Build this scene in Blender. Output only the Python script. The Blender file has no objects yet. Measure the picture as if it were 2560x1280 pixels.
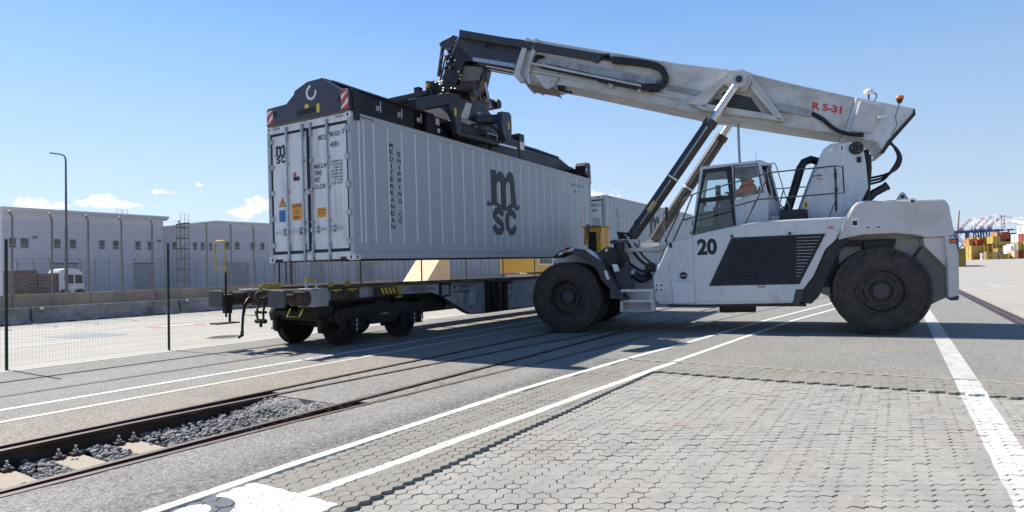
import bpy, bmesh, math, random
from math import sin, cos, pi, radians, atan2, sqrt
from mathutils import Vector, Matrix
random.seed(7)
SC = bpy.context.scene
COL = SC.collection
# ------------------------------------------------------------------ camera
cam_d = bpy.data.cameras.new('camera')
cam = bpy.data.objects.new('camera', cam_d); COL.objects.link(cam)
CP = Vector((-8.113, -8.843, 1.511)); yaw, pitch, roll = radians(32.538), radians(1.396), radians(-1.426)
f_ = Vector((cos(yaw)*cos(pitch), sin(yaw)*cos(pitch), sin(pitch)))
r_ = Vector((sin(yaw), -cos(yaw), 0)); u_ = r_.cross(f_)
r2 = cos(roll)*r_ + sin(roll)*u_; u2 = -sin(roll)*r_ + cos(roll)*u_
mw = Matrix((r2, u2, -f_)).transposed().to_4x4(); mw.translation = CP
cam.matrix_world = mw
cam_d.sensor_width = 36; cam_d.lens = 21.171; cam_d.clip_start = .05; cam_d.clip_end = 6000
SC.camera = cam
# ------------------------------------------------------------------ sky + sun
SUN_EL, SUN_AZ = 46.9, 90.3          # azimuth measured from +X towards +Y
W = bpy.data.worlds.new('World'); SC.world = W; W.use_nodes = True
nt = W.node_tree; nt.nodes.clear()
def N_(t, **k):
    n = nt.nodes.new(t)
    for a, b in k.items(): setattr(n, a, b)
    return n
wo = N_('ShaderNodeOutputWorld'); bg = N_('ShaderNodeBackground'); bg.inputs[1].default_value = .078
sky = N_('ShaderNodeTexSky', sky_type='NISHITA', sun_disc=False)
sky.sun_elevation = radians(SUN_EL); sky.sun_rotation = radians(90-SUN_AZ)
sky.air_density = 1.0; sky.dust_density = .15; sky.ozone_density = 1.6
tc = N_('ShaderNodeTexCoord')
def wm(op, a, b=None, c=None, clamp=False):
    n = N_('ShaderNodeMath', operation=op, use_clamp=clamp)
    for i, v in enumerate((a, b, c)):
        if v is None: continue
        if isinstance(v, (int, float)): n.inputs[i].default_value = v
        else: nt.links.new(v, n.inputs[i])
    return n.outputs[0]
sx = N_('ShaderNodeSeparateXYZ'); nt.links.new(tc.outputs['Generated'], sx.inputs[0])
az = wm('ARCTAN2', sx.outputs[1], sx.outputs[0])            # radians from +X
el = wm('ARCSINE', sx.outputs[2])
nz = N_('ShaderNodeTexNoise'); nz.inputs['Scale'].default_value = 46; nz.inputs['Detail'].default_value = 9; nz.inputs['Roughness'].default_value = .62
nt.links.new(tc.outputs['Generated'], nz.inputs['Vector'])
def px_dir(x, y):
    d = f_ + (x-1280)/1505.49*r2 - (y-640)/1505.49*u2; d.normalize(); return atan2(d.y, d.x), math.asin(d.z)
dens = None
CL = [(85,514,52,17,1.0),(62,506,22,15,.8),(150,513,30,12,.75),(262,502,40,17,1.1),(222,508,30,10,.8),(300,512,34,9,.7),(330,512,40,9,.6),(432,481,26,8,.8),(385,478,22,7,.7),(507,462,18,6,.75),(578,420,12,6,.55),(605,530,60,15,1.0),(655,505,40,16,1.0),
      (1480,490,60,14,.8),(2450,558,110,10,.55),(2640,545,90,14,.6),(-200,505,110,24,1.0),(-420,490,60,14,.8)]
for (x, y, sx_, sy_, k) in CL:
    a0, e0 = px_dir(x, y); f = 1505.49*(1+((x-1280)/1505.49)**2)
    ga = wm('MULTIPLY', wm('SUBTRACT', az, a0), f/sx_); ge = wm('MULTIPLY', wm('SUBTRACT', el, e0), sqrt(f*1505.49)/sy_)
    g = wm('EXPONENT', wm('MULTIPLY', wm('ADD', wm('MULTIPLY', ga, ga), wm('MULTIPLY', ge, ge)), -.9))
    g = wm('MULTIPLY', g, k); dens = g if dens is None else wm('ADD', dens, g)
d2 = wm('MULTIPLY', wm('SUBTRACT', wm('ADD', dens, wm('MULTIPLY', wm('SUBTRACT', nz.outputs[0], .5), 2.5)), .46), 5.5, clamp=True)
d2 = wm('MULTIPLY', d2, wm('MULTIPLY', dens, 3.0, clamp=True), clamp=True)
nb = N_('ShaderNodeTexNoise'); nb.inputs['Scale'].default_value = 60; nb.inputs['Detail'].default_value = 5
nt.links.new(tc.outputs['Generated'], nb.inputs['Vector'])
cc = N_('ShaderNodeMix', data_type='RGBA'); cc.inputs[6].default_value = (8.6, 8.9, 9.6, 1); cc.inputs[7].default_value = (5.6, 6.3, 7.8, 1)
nt.links.new(wm('MULTIPLY', wm('SUBTRACT', nb.outputs[0], .45), 3.0, clamp=True), cc.inputs[0])
mx = N_('ShaderNodeMix', data_type='RGBA')
gm = N_('ShaderNodeMix', data_type='RGBA'); gm.inputs[0].default_value = .88
cr_ = N_('ShaderNodeValToRGB'); nt.links.new(wm('MULTIPLY', el, 2/pi, clamp=True), cr_.inputs[0])
E_ = cr_.color_ramp.elements; E_[0].position = 0; E_[0].color = (.69,.82,.97,1); E_[1].position = 1; E_[1].color = (.045,.13,.40,1)
for p_, c_ in ((.06,(.60,.765,.97,1)),(.14,(.44,.66,.98,1)),(.25,(.245,.49,.95,1)),(.38,(.11,.27,.66,1))): q_ = E_.new(p_); q_.color = c_
gs = N_('ShaderNodeVectorMath', operation='SCALE'); nt.links.new(wm('MULTIPLY', wm('ADD', wm('MULTIPLY', wm('COSINE', wm('SUBTRACT', az, radians(SUN_AZ))), .22), .93), 8.2), gs.inputs['Scale']); nt.links.new(cr_.outputs[0], gs.inputs[0])
nt.links.new(sky.outputs[0], gm.inputs[6]); nt.links.new(gs.outputs[0], gm.inputs[7])
nt.links.new(d2, mx.inputs[0]); nt.links.new(gm.outputs[2], mx.inputs[6]); nt.links.new(cc.outputs[2], mx.inputs[7])
nt.links.new(mx.outputs[2], bg.inputs[0]); nt.links.new(bg.outputs[0], wo.inputs[0])
sun_d = bpy.data.lights.new('sun', 'SUN'); sun_d.energy = 5.0; sun_d.angle = radians(.53); sun_d.color = (1, .95, .865)
sun = bpy.data.objects.new('sun', sun_d); COL.objects.link(sun)
sv = Vector((cos(radians(SUN_AZ))*cos(radians(SUN_EL)), sin(radians(SUN_AZ))*cos(radians(SUN_EL)), sin(radians(SUN_EL))))
sun.rotation_euler = sv.to_track_quat('Z', 'Y').to_euler(); sun.location = (0, 60, 70)
SC.view_settings.view_transform = 'Standard'; SC.view_settings.look = 'None'; SC.view_settings.gamma = 1
SC.view_settings.exposure = .68; SC.view_settings.use_curve_mapping = False
SC.cycles.max_bounces = 8; SC.cycles.transparent_max_bounces = 24
# ------------------------------------------------------------------ materials
def pmat(name, col, rough=.6, metal=0., var=.12, scale=3., bump=0., bscale=60., dirt=None, dirt_amt=.0, dirt_scale=2., spec=.4, stretch=None, coat=0.):
    m = bpy.data.materials.new(name); m.use_nodes = True; t = m.node_tree; b = t.nodes['Principled BSDF']
    b.inputs['Roughness'].default_value = rough; b.inputs['Metallic'].default_value = metal
    b.inputs['Specular IOR Level'].default_value = spec
    if coat: b.inputs['Coat Weight'].default_value = coat; b.inputs['Coat Roughness'].default_value = .25
    co = t.nodes.new('ShaderNodeTexCoord'); src = co.outputs['Object']
    if stretch:
        mp = t.nodes.new('ShaderNodeMapping'); mp.inputs['Scale'].default_value = stretch; t.links.new(src, mp.inputs[0]); src = mp.outputs[0]
    n = t.nodes.new('ShaderNodeTexNoise'); n.inputs['Scale'].default_value = scale; n.inputs['Detail'].default_value = 6; n.inputs['Roughness'].default_value = .6
    t.links.new(src, n.inputs['Vector'])
    r = t.nodes.new('ShaderNodeMapRange'); r.inputs[1].default_value = .3; r.inputs[2].default_value = .7; r.inputs[3].default_value = 1-var; r.inputs[4].default_value = 1+var
    t.links.new(n.outputs[0], r.inputs[0])
    mu = t.nodes.new('ShaderNodeVectorMath'); mu.operation = 'MULTIPLY'; mu.inputs[0].default_value = col[:3]
    t.links.new(r.outputs[0], mu.inputs[1]); out = mu.outputs[0]
    if dirt:
        n2 = t.nodes.new('ShaderNodeTexNoise'); n2.inputs['Scale'].default_value = dirt_scale; n2.inputs['Detail'].default_value = 8; n2.inputs['Roughness'].default_value = .7
        t.links.new(src, n2.inputs['Vector'])
        r2_ = t.nodes.new('ShaderNodeMapRange'); r2_.inputs[1].default_value = .62-dirt_amt*.3; r2_.inputs[2].default_value = .75; t.links.new(n2.outputs[0], r2_.inputs[0])
        mm = t.nodes.new('ShaderNodeMath'); mm.operation = 'MULTIPLY'; mm.inputs[1].default_value = min(1, dirt_amt*1.5); t.links.new(r2_.outputs[0], mm.inputs[0])
        mi = t.nodes.new('ShaderNodeMix'); mi.data_type = 'RGBA'; mi.inputs[7].default_value = (*dirt, 1)
        t.links.new(mm.outputs[0], mi.inputs[0]); t.links.new(out, mi.inputs[6]); out = mi.outputs[2]
    t.links.new(out, b.inputs['Base Color'])
    if bump:
        n3 = t.nodes.new('ShaderNodeTexNoise'); n3.inputs['Scale'].default_value = bscale; n3.inputs['Detail'].default_value = 4
        t.links.new(src, n3.inputs['Vector'])
        bp = t.nodes.new('ShaderNodeBump'); bp.inputs['Strength'].default_value = bump; bp.inputs['Distance'].default_value = .01
        t.links.new(n3.outputs[0], bp.inputs['Height']); t.links.new(bp.outputs[0], b.inputs['Normal'])
    m['out'] = 1
    return m
M = {}
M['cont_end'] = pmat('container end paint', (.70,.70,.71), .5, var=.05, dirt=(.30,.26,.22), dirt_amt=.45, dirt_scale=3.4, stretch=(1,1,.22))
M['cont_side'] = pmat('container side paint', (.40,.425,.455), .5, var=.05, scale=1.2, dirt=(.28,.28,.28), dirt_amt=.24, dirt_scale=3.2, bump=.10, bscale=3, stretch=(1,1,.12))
M['cont_rib'] = pmat('container joint strip', (.80,.81,.82), .45, var=.05)
M['cont_rust'] = pmat('container worn steel edge', (.42,.36,.29), .7, var=.3, scale=14, dirt=(.16,.08,.04), dirt_amt=.7, dirt_scale=9)
M['cont_under'] = pmat('container underside', (.05,.035,.025), .85, var=.4, scale=5, dirt=(.12,.07,.04), dirt_amt=.6)
M['gasket'] = pmat('rubber gasket', (.012,.013,.018), .6, var=.2)
M['galv'] = pmat('galvanised steel', (.36,.39,.43), .42, .75, var=.2, scale=12, dirt=(.2,.16,.12), dirt_amt=.4, dirt_scale=9)
M['navy'] = pmat('dark letter paint', (.012,.014,.025), .5, var=.1)
M['navy_side'] = pmat('faded letter paint', (.028,.034,.045), .55, var=.15)
M['grey_letter'] = pmat('faint grey letter paint', (.16,.17,.19), .6, var=.15)
M['orange_st'] = pmat('orange sticker', (.72,.30,.03), .5, var=.1)
M['blue_st'] = pmat('blue sticker', (.04,.20,.55), .5, var=.12)
M['red_st'] = pmat('red sticker', (.55,.06,.05), .5, var=.15)
M['white_st'] = pmat('white sticker', (.72,.72,.70), .5, var=.08)
M['yellow_st'] = pmat('yellow sticker', (.70,.52,.05), .5, var=.12)
M['black'] = pmat('black', (.01,.01,.012), .6, var=.1)
M['sp_blue'] = pmat('spreader dark paint', (.042,.043,.064), .42, var=.2, scale=4, dirt=(.10,.05,.03), dirt_amt=.45, dirt_scale=2.2, spec=.4)
M['sp_black'] = pmat('spreader black paint', (.014,.013,.017), .45, var=.3, scale=5, dirt=(.06,.04,.03), dirt_amt=.4, dirt_scale=3)
M['sp_grease'] = pmat('greasy steel', (.03,.022,.02), .35, .3, var=.5, scale=8, dirt=(.12,.05,.02), dirt_amt=.6, dirt_scale=5)
M['chrome'] = pmat('chromed piston rod', (.62,.62,.64), .24, 1., var=.03)
M['st_white'] = pmat('loader light grey paint', (.60,.62,.635), .42, var=.05, scale=1.5, dirt=(.33,.30,.26), dirt_amt=.38, dirt_scale=3, coat=.15, stretch=(1,1,.35))
M['st_boom'] = pmat('boom light grey paint', (.57,.56,.535), .45, var=.06, scale=1.5, dirt=(.27,.20,.14), dirt_amt=.5, dirt_scale=2.6, coat=.1, stretch=(.6,1,1))
M['st_cw'] = pmat('counterweight light grey paint', (.55,.53,.52), .5, var=.06, scale=1.2, dirt=(.26,.22,.18), dirt_amt=.40, dirt_scale=.8)
M['st_dark'] = pmat('dark grey plastic', (.045,.044,.054), .5, var=.15, dirt=(.09,.085,.08), dirt_amt=.3)
M['st_black'] = pmat('black steel', (.016,.016,.018), .5, var=.25, dirt=(.07,.06,.05), dirt_amt=.35)
M['cyl'] = pmat('cylinder dark grey paint', (.045,.040,.039), .45, .0, var=.2, dirt=(.12,.10,.085), dirt_amt=.4)
M['hose'] = pmat('rubber hose', (.008,.008,.009), .45, var=.1)
M['tyre'] = pmat('dusty tyre rubber', (.042,.037,.033), .88, var=.22, scale=6, dirt=(.085,.078,.068), dirt_amt=.5, dirt_scale=3, bump=.25, bscale=90)
M['rim'] = pmat('dark wheel rim', (.055,.048,.042), .6, .2, var=.25, scale=6, dirt=(.10,.085,.07), dirt_amt=.4, dirt_scale=5)
M['orange_lens'] = pmat('orange lens', (.75,.16,.03), .25, var=.05)
M['wag_grey'] = pmat('wagon grey paint', (.36,.365,.38), .6, var=.15, scale=2, dirt=(.075,.045,.03), dirt_amt=.55, dirt_scale=2.5)
M['wag_light'] = pmat('wagon light grey panel', (.40,.41,.42), .6, var=.08, scale=2, dirt=(.12,.10,.08), dirt_amt=.35, dirt_scale=2)
M['wag_rust'] = pmat('rusty brown steel', (.055,.038,.030), .7, .1, var=.5, scale=7, dirt=(.13,.085,.055), dirt_amt=.55, dirt_scale=4, bump=.2)
M['wag_dark'] = pmat('dirty black running gear', (.018,.015,.013), .75, var=.4, scale=6, dirt=(.05,.035,.025), dirt_amt=.4)
M['yellow'] = pmat('yellow paint', (.48,.37,.06), .55, var=.2, scale=9, dirt=(.12,.08,.04), dirt_amt=.6, dirt_scale=6)
M['oryellow'] = pmat('orange yellow paint', (.70,.36,.03), .45, var=.1, scale=2, dirt=(.35,.18,.05), dirt_amt=.3)
M['cream'] = pmat('cream painted concrete', (.72,.52,.30), .7, var=.08, scale=1)
M['rail_top'] = pmat('worn rail head', (.19,.135,.105), .42, .25, var=.25, scale=9, stretch=(.4,8,8))
M['rail_side'] = pmat('rusty rail web', (.05,.030,.022), .8, .1, var=.4, scale=8, dirt=(.16,.09,.05), dirt_amt=.4, dirt_scale=2.5)
M['fence_green'] = pmat('dark green post', (.008,.02,.014), .5, var=.1)
M['wire'] = pmat('fence wire', (.30,.31,.30), .5, .3, var=.1)
M['galv_post'] = pmat('grey galvanised post', (.19,.18,.17), .6, .3, var=.2, scale=3)
M['conc_wall'] = pmat('stained concrete wall', (.33,.275,.215), .85, var=.16, scale=1.2, dirt=(.13,.105,.08), dirt_amt=.55, dirt_scale=1.6, bump=.2, stretch=(1,1,.45))
M['barrier'] = pmat('grey precast concrete', (.34,.32,.305), .85, var=.25, scale=1.6, dirt=(.06,.055,.055), dirt_amt=.9, dirt_scale=1.1, bump=.2)
M['clad'] = pmat('lilac white cladding', (.60,.575,.62), .6, var=.04, scale=.2, dirt=(.42,.40,.40), dirt_amt=.2, dirt_scale=.2)
M['clad2'] = pmat('white cladding', (.62,.60,.64), .6, var=.04, scale=.2)
M['win_dark'] = pmat('dark window', (.05,.04,.04), .2, var=.2)
M['win_frame'] = pmat('window frame', (.45,.45,.46), .5, var=.05)
M['shutter'] = pmat('roller shutter grey', (.36,.36,.36), .6, var=.08, scale=1)
M['wire_far'] = pmat('weathered fence wire', (.13,.125,.12), .7, var=.1)
M['truck_white'] = pmat('truck cab white', (.58,.60,.62), .35, var=.05)
M['brown'] = pmat('brown red stack', (.16,.11,.095), .8, var=.3, scale=2)
M['lamp'] = pmat('lamp post steel', (.13,.135,.14), .5, .4, var=.1)
M['orange_vest'] = pmat('orange hi vis cloth', (.95,.17,.04), .8, var=.15, scale=6, bump=.3, bscale=14)
M['reflect'] = pmat('reflective tape', (.62,.60,.52), .5, var=.05)
M['skin'] = pmat('skin', (.45,.26,.19), .6, var=.05)
M['hair'] = pmat('dark hair', (.02,.017,.016), .7, var=.2)
M['seat'] = pmat('dark seat cloth', (.05,.055,.07), .8, var=.1)
M['trousers'] = pmat('dark trousers', (.03,.035,.05), .85, var=.1)
M['cr_blue'] = pmat('crane blue steel', (.05,.085,.20), .5, var=.15, scale=.1)
M['cr_red'] = pmat('crane red steel', (.42,.10,.09), .5, var=.1, scale=.1)
M['cr_white'] = pmat('crane white steel', (.68,.66,.68), .5, var=.08, scale=.1)
M['cr_green'] = pmat('crane green steel', (.12,.22,.2), .5, var=.1, scale=.1)
for nme, c in (('c_yellow',(.50,.36,.09)),('c_olive',(.24,.17,.035)),('c_red',(.34,.065,.05)),('c_orange',(.48,.25,.09)),('c_maroon',(.13,.03,.035)),('c_white',(.68,.69,.70)),('c_teal',(.28,.52,.46)),('c_navy',(.03,.035,.09)),('c_tan',(.62,.48,.30))):
    M[nme] = pmat('far container '+nme[2:], c, .6, var=.12, scale=.6)
def glass(name, tint, mixf):
    m = bpy.data.materials.new(name); m.use_nodes = True; t = m.node_tree; t.nodes.clear()
    o = t.nodes.new('ShaderNodeOutputMaterial'); tr = t.nodes.new('ShaderNodeBsdfTransparent'); tr.inputs[0].default_value = (*tint, 1)
    g = t.nodes.new('ShaderNodeBsdfGlossy'); g.inputs['Roughness'].default_value = .03; lw = t.nodes.new('ShaderNodeFresnel'); lw.inputs[0].default_value = 1.5
    ad = t.nodes.new('ShaderNodeMath'); ad.operation = 'ADD'; ad.inputs[1].default_value = mixf; t.links.new(lw.outputs[0], ad.inputs[0])
    mi = t.nodes.new('ShaderNodeMixShader'); t.links.new(ad.outputs[0], mi.inputs[0]); t.links.new(tr.outputs[0], mi.inputs[1]); t.links.new(g.outputs[0], mi.inputs[2]); t.links.new(mi.outputs[0], o.inputs[0])
    return m
M['glass'] = glass('clear cab glass', (.90,.95,.96), .015)
M['glass_dark'] = glass('tinted cab glass', (.52,.57,.60), .03)
# ------------------------------------------------------------------ mesh helpers
MAT4 = {}
class MB:
    def __init__(s): s.v = []; s.f = []
    def add(s, vs, fs):
        o = len(s.v); s.v += [tuple(v) for v in vs]; s.f += [tuple(i+o for i in f) for f in fs]; return s
    def box(s, x0, x1, y0, y1, z0, z1):
        if x0 > x1: x0, x1 = x1, x0
        if y0 > y1: y0, y1 = y1, y0
        if z0 > z1: z0, z1 = z1, z0
        return s.add([(x0,y0,z0),(x1,y0,z0),(x1,y1,z0),(x0,y1,z0),(x0,y0,z1),(x1,y0,z1),(x1,y1,z1),(x0,y1,z1)],
              [(0,3,2,1),(4,5,6,7),(0,1,5,4),(1,2,6,5),(2,3,7,6),(3,0,4,7)])
    def prism(s, poly, axis, a, b):
        def P(p, c): return (p[0], c, p[1]) if axis == 'y' else ((c, p[0], p[1]) if axis == 'x' else (p[0], p[1], c))
        n = len(poly); ar = sum(poly[i][0]*poly[(i+1) % n][1]-poly[(i+1) % n][0]*poly[i][1] for i in range(n))
        if a > b: a, b = b, a
        flip = (ar > 0) != (axis == 'y')
        vs = [P(p, a) for p in poly]+[P(p, b) for p in poly]
        f0 = tuple(range(n)); f1 = tuple(range(n, 2*n)); fs = []
        if flip: fs = [f0[::-1], f1]+[(i, (i+1) % n, n+(i+1) % n, n+i) for i in range(n)]
        else: fs = [f0, f1[::-1]]+[((i+1) % n, i, n+i, n+(i+1) % n) for i in range(n)]
        return s.add(vs, fs)
    def beam(s, p0, p1, w, h, up=(0,0,1)):
        p0 = Vector(p0); p1 = Vector(p1); d = (p1-p0).normalized(); up = Vector(up)
        if abs(d.dot(up)) > .98: up = Vector((1,0,0))
        a = d.cross(up).normalized()*w/2; b = a.cross(d).normalized()*h/2
        vs = []
        for p in (p0, p1): vs += [p-a-b, p+a-b, p+a+b, p-a+b]
        return s.add(vs, [(0,1,2,3)[::-1],(4,5,6,7),(0,1,5,4),(1,2,6,5),(2,3,7,6),(3,0,4,7)])
    def cyl(s, p0, p1, r, n=16, r2=None, cap=True):
        p0 = Vector(p0); p1 = Vector(p1); d = (p1-p0).normalized(); r2 = r if r2 is None else r2
        up = Vector((0,0,1)) if abs(d.z) < .9 else Vector((1,0,0)); a = d.cross(up).normalized(); b = a.cross(d)
        vs = [p0+(a*cos(2*pi*i/n)+b*sin(2*pi*i/n))*r for i in range(n)]+[p1+(a*cos(2*pi*i/n)+b*sin(2*pi*i/n))*r2 for i in range(n)]
        fs = [(i, n+i, n+(i+1) % n, (i+1) % n) for i in range(n)]
        if cap: fs += [tuple(range(n)), tuple(range(2*n-1, n-1, -1))]
        return s.add(vs, fs)
    def tube(s, pts, r, n=8, smooth=0):
        pts = [Vector(p) for p in pts]
        if smooth:
            q = []
            for i in range(len(pts)-1):
                p0 = pts[max(i-1,0)]; p1 = pts[i]; p2 = pts[i+1]; p3 = pts[min(i+2,len(pts)-1)]
                for k in range(smooth):
                    t = k/smooth
                    q.append(.5*((2*p1)+(p2-p0)*t+(2*p0-5*p1+4*p2-p3)*t*t+(3*p1-p0-3*p2+p3)*t**3))
            q.append(pts[-1]); pts = q
        rings = []; prev = None
        for i, p in enumerate(pts):
            d = ((pts[min(i+1,len(pts)-1)]-pts[max(i-1,0)])).normalized()
            if prev is None:
                up = Vector((0,0,1)) if abs(d.z) < .9 else Vector((1,0,0)); a = d.cross(up).normalized()
            else: a = (prev-d*prev.dot(d)).normalized()
            prev = a; b = d.cross(a)
            rr = r[i] if isinstance(r, list) else r
            rings.append([p+(a*cos(2*pi*k/n)+b*sin(2*pi*k/n))*rr for k in range(n)])
        vs = [v for q in rings for v in q]; fs = []
        for i in range(len(rings)-1):
            for k in range(n): fs.append((i*n+k, i*n+(k+1) % n, (i+1)*n+(k+1) % n, (i+1)*n+k))
        fs += [tuple(range(n))[::-1], tuple(range((len(rings)-1)*n, len(rings)*n))]
        return s.add(vs, fs)
    def revolve(s, prof, c, axis, n=32):
        """prof: list of (radius, offset along axis)"""
        d = Vector(axis).normalized(); up = Vector((0,0,1)) if abs(d.z) < .9 else Vector((1,0,0)); a = d.cross(up).normalized(); b = a.cross(d); c = Vector(c)
        vs = []; fs = []
        for (r, h) in prof: vs += [c+d*h+(a*cos(2*pi*k/n)+b*sin(2*pi*k/n))*max(r, 1e-4) for k in range(n)]
        for i in range(len(prof)-1):
            for k in range(n): fs.append((i*n+k, (i+1)*n+k, (i+1)*n+(k+1) % n, i*n+(k+1) % n))
        return s.add(vs, fs)
    def quad(s, a, b, c, d): return s.add([a,b,c,d], [(0,1,2,3)])
    def text(s, txt, o, xd, yd, w, h, depth=.003, bold=.022):
        vs, fs = text_mesh(txt, bold); o = Vector(o); xd = Vector(xd).normalized(); yd = Vector(yd).normalized(); zd = xd.cross(yd)
        return s.add([o+xd*(v[0]*w)+yd*(v[1]*h)+zd*(v[2]*depth) for v in vs], fs)
    def clusters(s):
        n = len(s.v)
        if n > 2500 or len(s.f) < 2: return [s]
        par = list(range(n))
        def fd(i):
            while par[i] != i: par[i] = par[par[i]]; i = par[i]
            return i
        for f in s.f:
            r = fd(f[0])
            for i in f[1:]: par[fd(i)] = r
        isl = {}
        for f in s.f: isl.setdefault(fd(f[0]), []).append(f)
        if len(isl) < 2 or len(isl) > 150: return [s]
        bb = []
        for r, fs in isl.items():
            ids = set(i for f in fs for i in f); lo = [min(s.v[i][k] for i in ids) for k in range(3)]; hi = [max(s.v[i][k] for i in ids) for k in range(3)]
            bb.append((lo, hi, sqrt(sum((hi[k]-lo[k])**2 for k in range(3))), fs))
        m = len(bb); q = list(range(m))
        def fq(i):
            while q[i] != i: q[i] = q[q[i]]; i = q[i]
            return i
        for i in range(m):
            for j in range(i):
                d = sqrt(sum(max(0, bb[i][0][k]-bb[j][1][k], bb[j][0][k]-bb[i][1][k])**2 for k in range(3)))
                if d < .45*max(bb[i][2], bb[j][2]): q[fq(i)] = fq(j)
        g = {}
        for i in range(m): g.setdefault(fq(i), []).extend(bb[i][3])
        if len(g) == 1 or len(g) > 14: return [s]
        out = []
        for fs in g.values():
            mb = MB(); mp = {}
            for f in fs:
                for i in f:
                    if i not in mp: mp[i] = len(mb.v); mb.v.append(s.v[i])
            mb.f = [tuple(mp[i] for i in f) for f in fs]; out.append(mb)
        out.sort(key=lambda b_: -len(b_.f)); return out
    def build(s, name, mat, parent=None, bevel=0., smooth=None, local=True, kind=None, label=None, nosplit=False):
        if parent is not None and not nosplit and kind is None and name not in ('wire_mesh','cladding_rib','tread_lugs','wheel_nuts'):
            cl = s.clusters()
            if len(cl) > 1:
                os_ = [c.build(name, mat, parent, bevel, smooth, local, kind, label, True) for c in cl]; return os_[0]
        me = bpy.data.meshes.new(name); vs = s.v
        if parent is not None and not local:
            inv = MAT4[parent.name].inverted(); vs = [tuple(inv @ Vector(v)) for v in vs]
        me.from_pydata(vs, [], s.f); me.validate(); me.update()
        if smooth is not None:
            me.polygons.foreach_set('use_smooth', [True]*len(me.polygons)); me.set_sharp_from_angle(angle=radians(smooth))
        me.materials.append(mat if not isinstance(mat, str) else M[mat])
        o = bpy.data.objects.new(name, me); COL.objects.link(o)
        if parent is not None:
            o.parent = parent; MAT4[o.name] = MAT4[parent.name].copy() if parent.name in MAT4 else Matrix()
        if bevel:
            b = o.modifiers.new('bevel', 'BEVEL'); b.width = bevel; b.segments = 2; b.limit_method = 'ANGLE'; b.angle_limit = radians(35)
            b.harden_normals = False
        if kind: o['kind'] = kind
        if label: o['label'] = label
        return o
_tc = {}
def text_mesh(txt, bold=.03):
    if (txt, bold) in _tc: return _tc[(txt, bold)]
    c = bpy.data.curves.new('t', 'FONT'); c.body = txt; c.extrude = .5; c.offset = bold; c.resolution_u = 3
    o = bpy.data.objects.new('t', c); COL.objects.link(o)
    dg = bpy.context.evaluated_depsgraph_get(); me = bpy.data.meshes.new_from_object(o.evaluated_get(dg))
    vs = [v.co.copy() for v in me.vertices]; fs = [tuple(p.vertices) for p in me.polygons]
    bpy.data.objects.remove(o); bpy.data.meshes.remove(me); bpy.data.curves.remove(c)
    x0 = min(v.x for v in vs); x1 = max(v.x for v in vs); y0 = min(v.y for v in vs); y1 = max(v.y for v in vs)
    vs = [((v.x-x0)/max(1e-6,x1-x0), (v.y-y0)/max(1e-6,y1-y0), v.z+.5) for v in vs]
    _tc[(txt, bold)] = (vs, fs); return _tc[(txt, bold)]
def thing(name, label, cat, mat4=None, loc=None, group=None):
    o = bpy.data.objects.new(name, None); COL.objects.link(o); o.empty_display_size = .2
    m = mat4 if mat4 is not None else Matrix.Translation(Vector(loc or (0,0,0)))
    o.matrix_world = m; MAT4[o.name] = m.copy(); o['label'] = label; o['category'] = cat
    if group: o['group'] = group
    return o
def tag(o, label, cat, group=None):
    o['label'] = label; o['category'] = cat
    if group: o['group'] = group
    return o
def struct(o): o['kind'] = 'structure'; return o
def copy_tree(o, m=None, parent=None):
    c = o.copy(); COL.objects.link(c)
    if parent is not None: c.parent = parent
    if m is not None: c.matrix_world = m; MAT4[c.name] = m.copy()
    for ch in list(o.children): copy_tree(ch, None, c)
    return c
def interp(pts, x):
    if x <= pts[0][0]: return pts[0][1]
    for (a, b), (c, d) in zip(pts, pts[1:]):
        if x <= c: return b+(d-b)*(x-a)/(c-a)
    return pts[-1][1]
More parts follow.
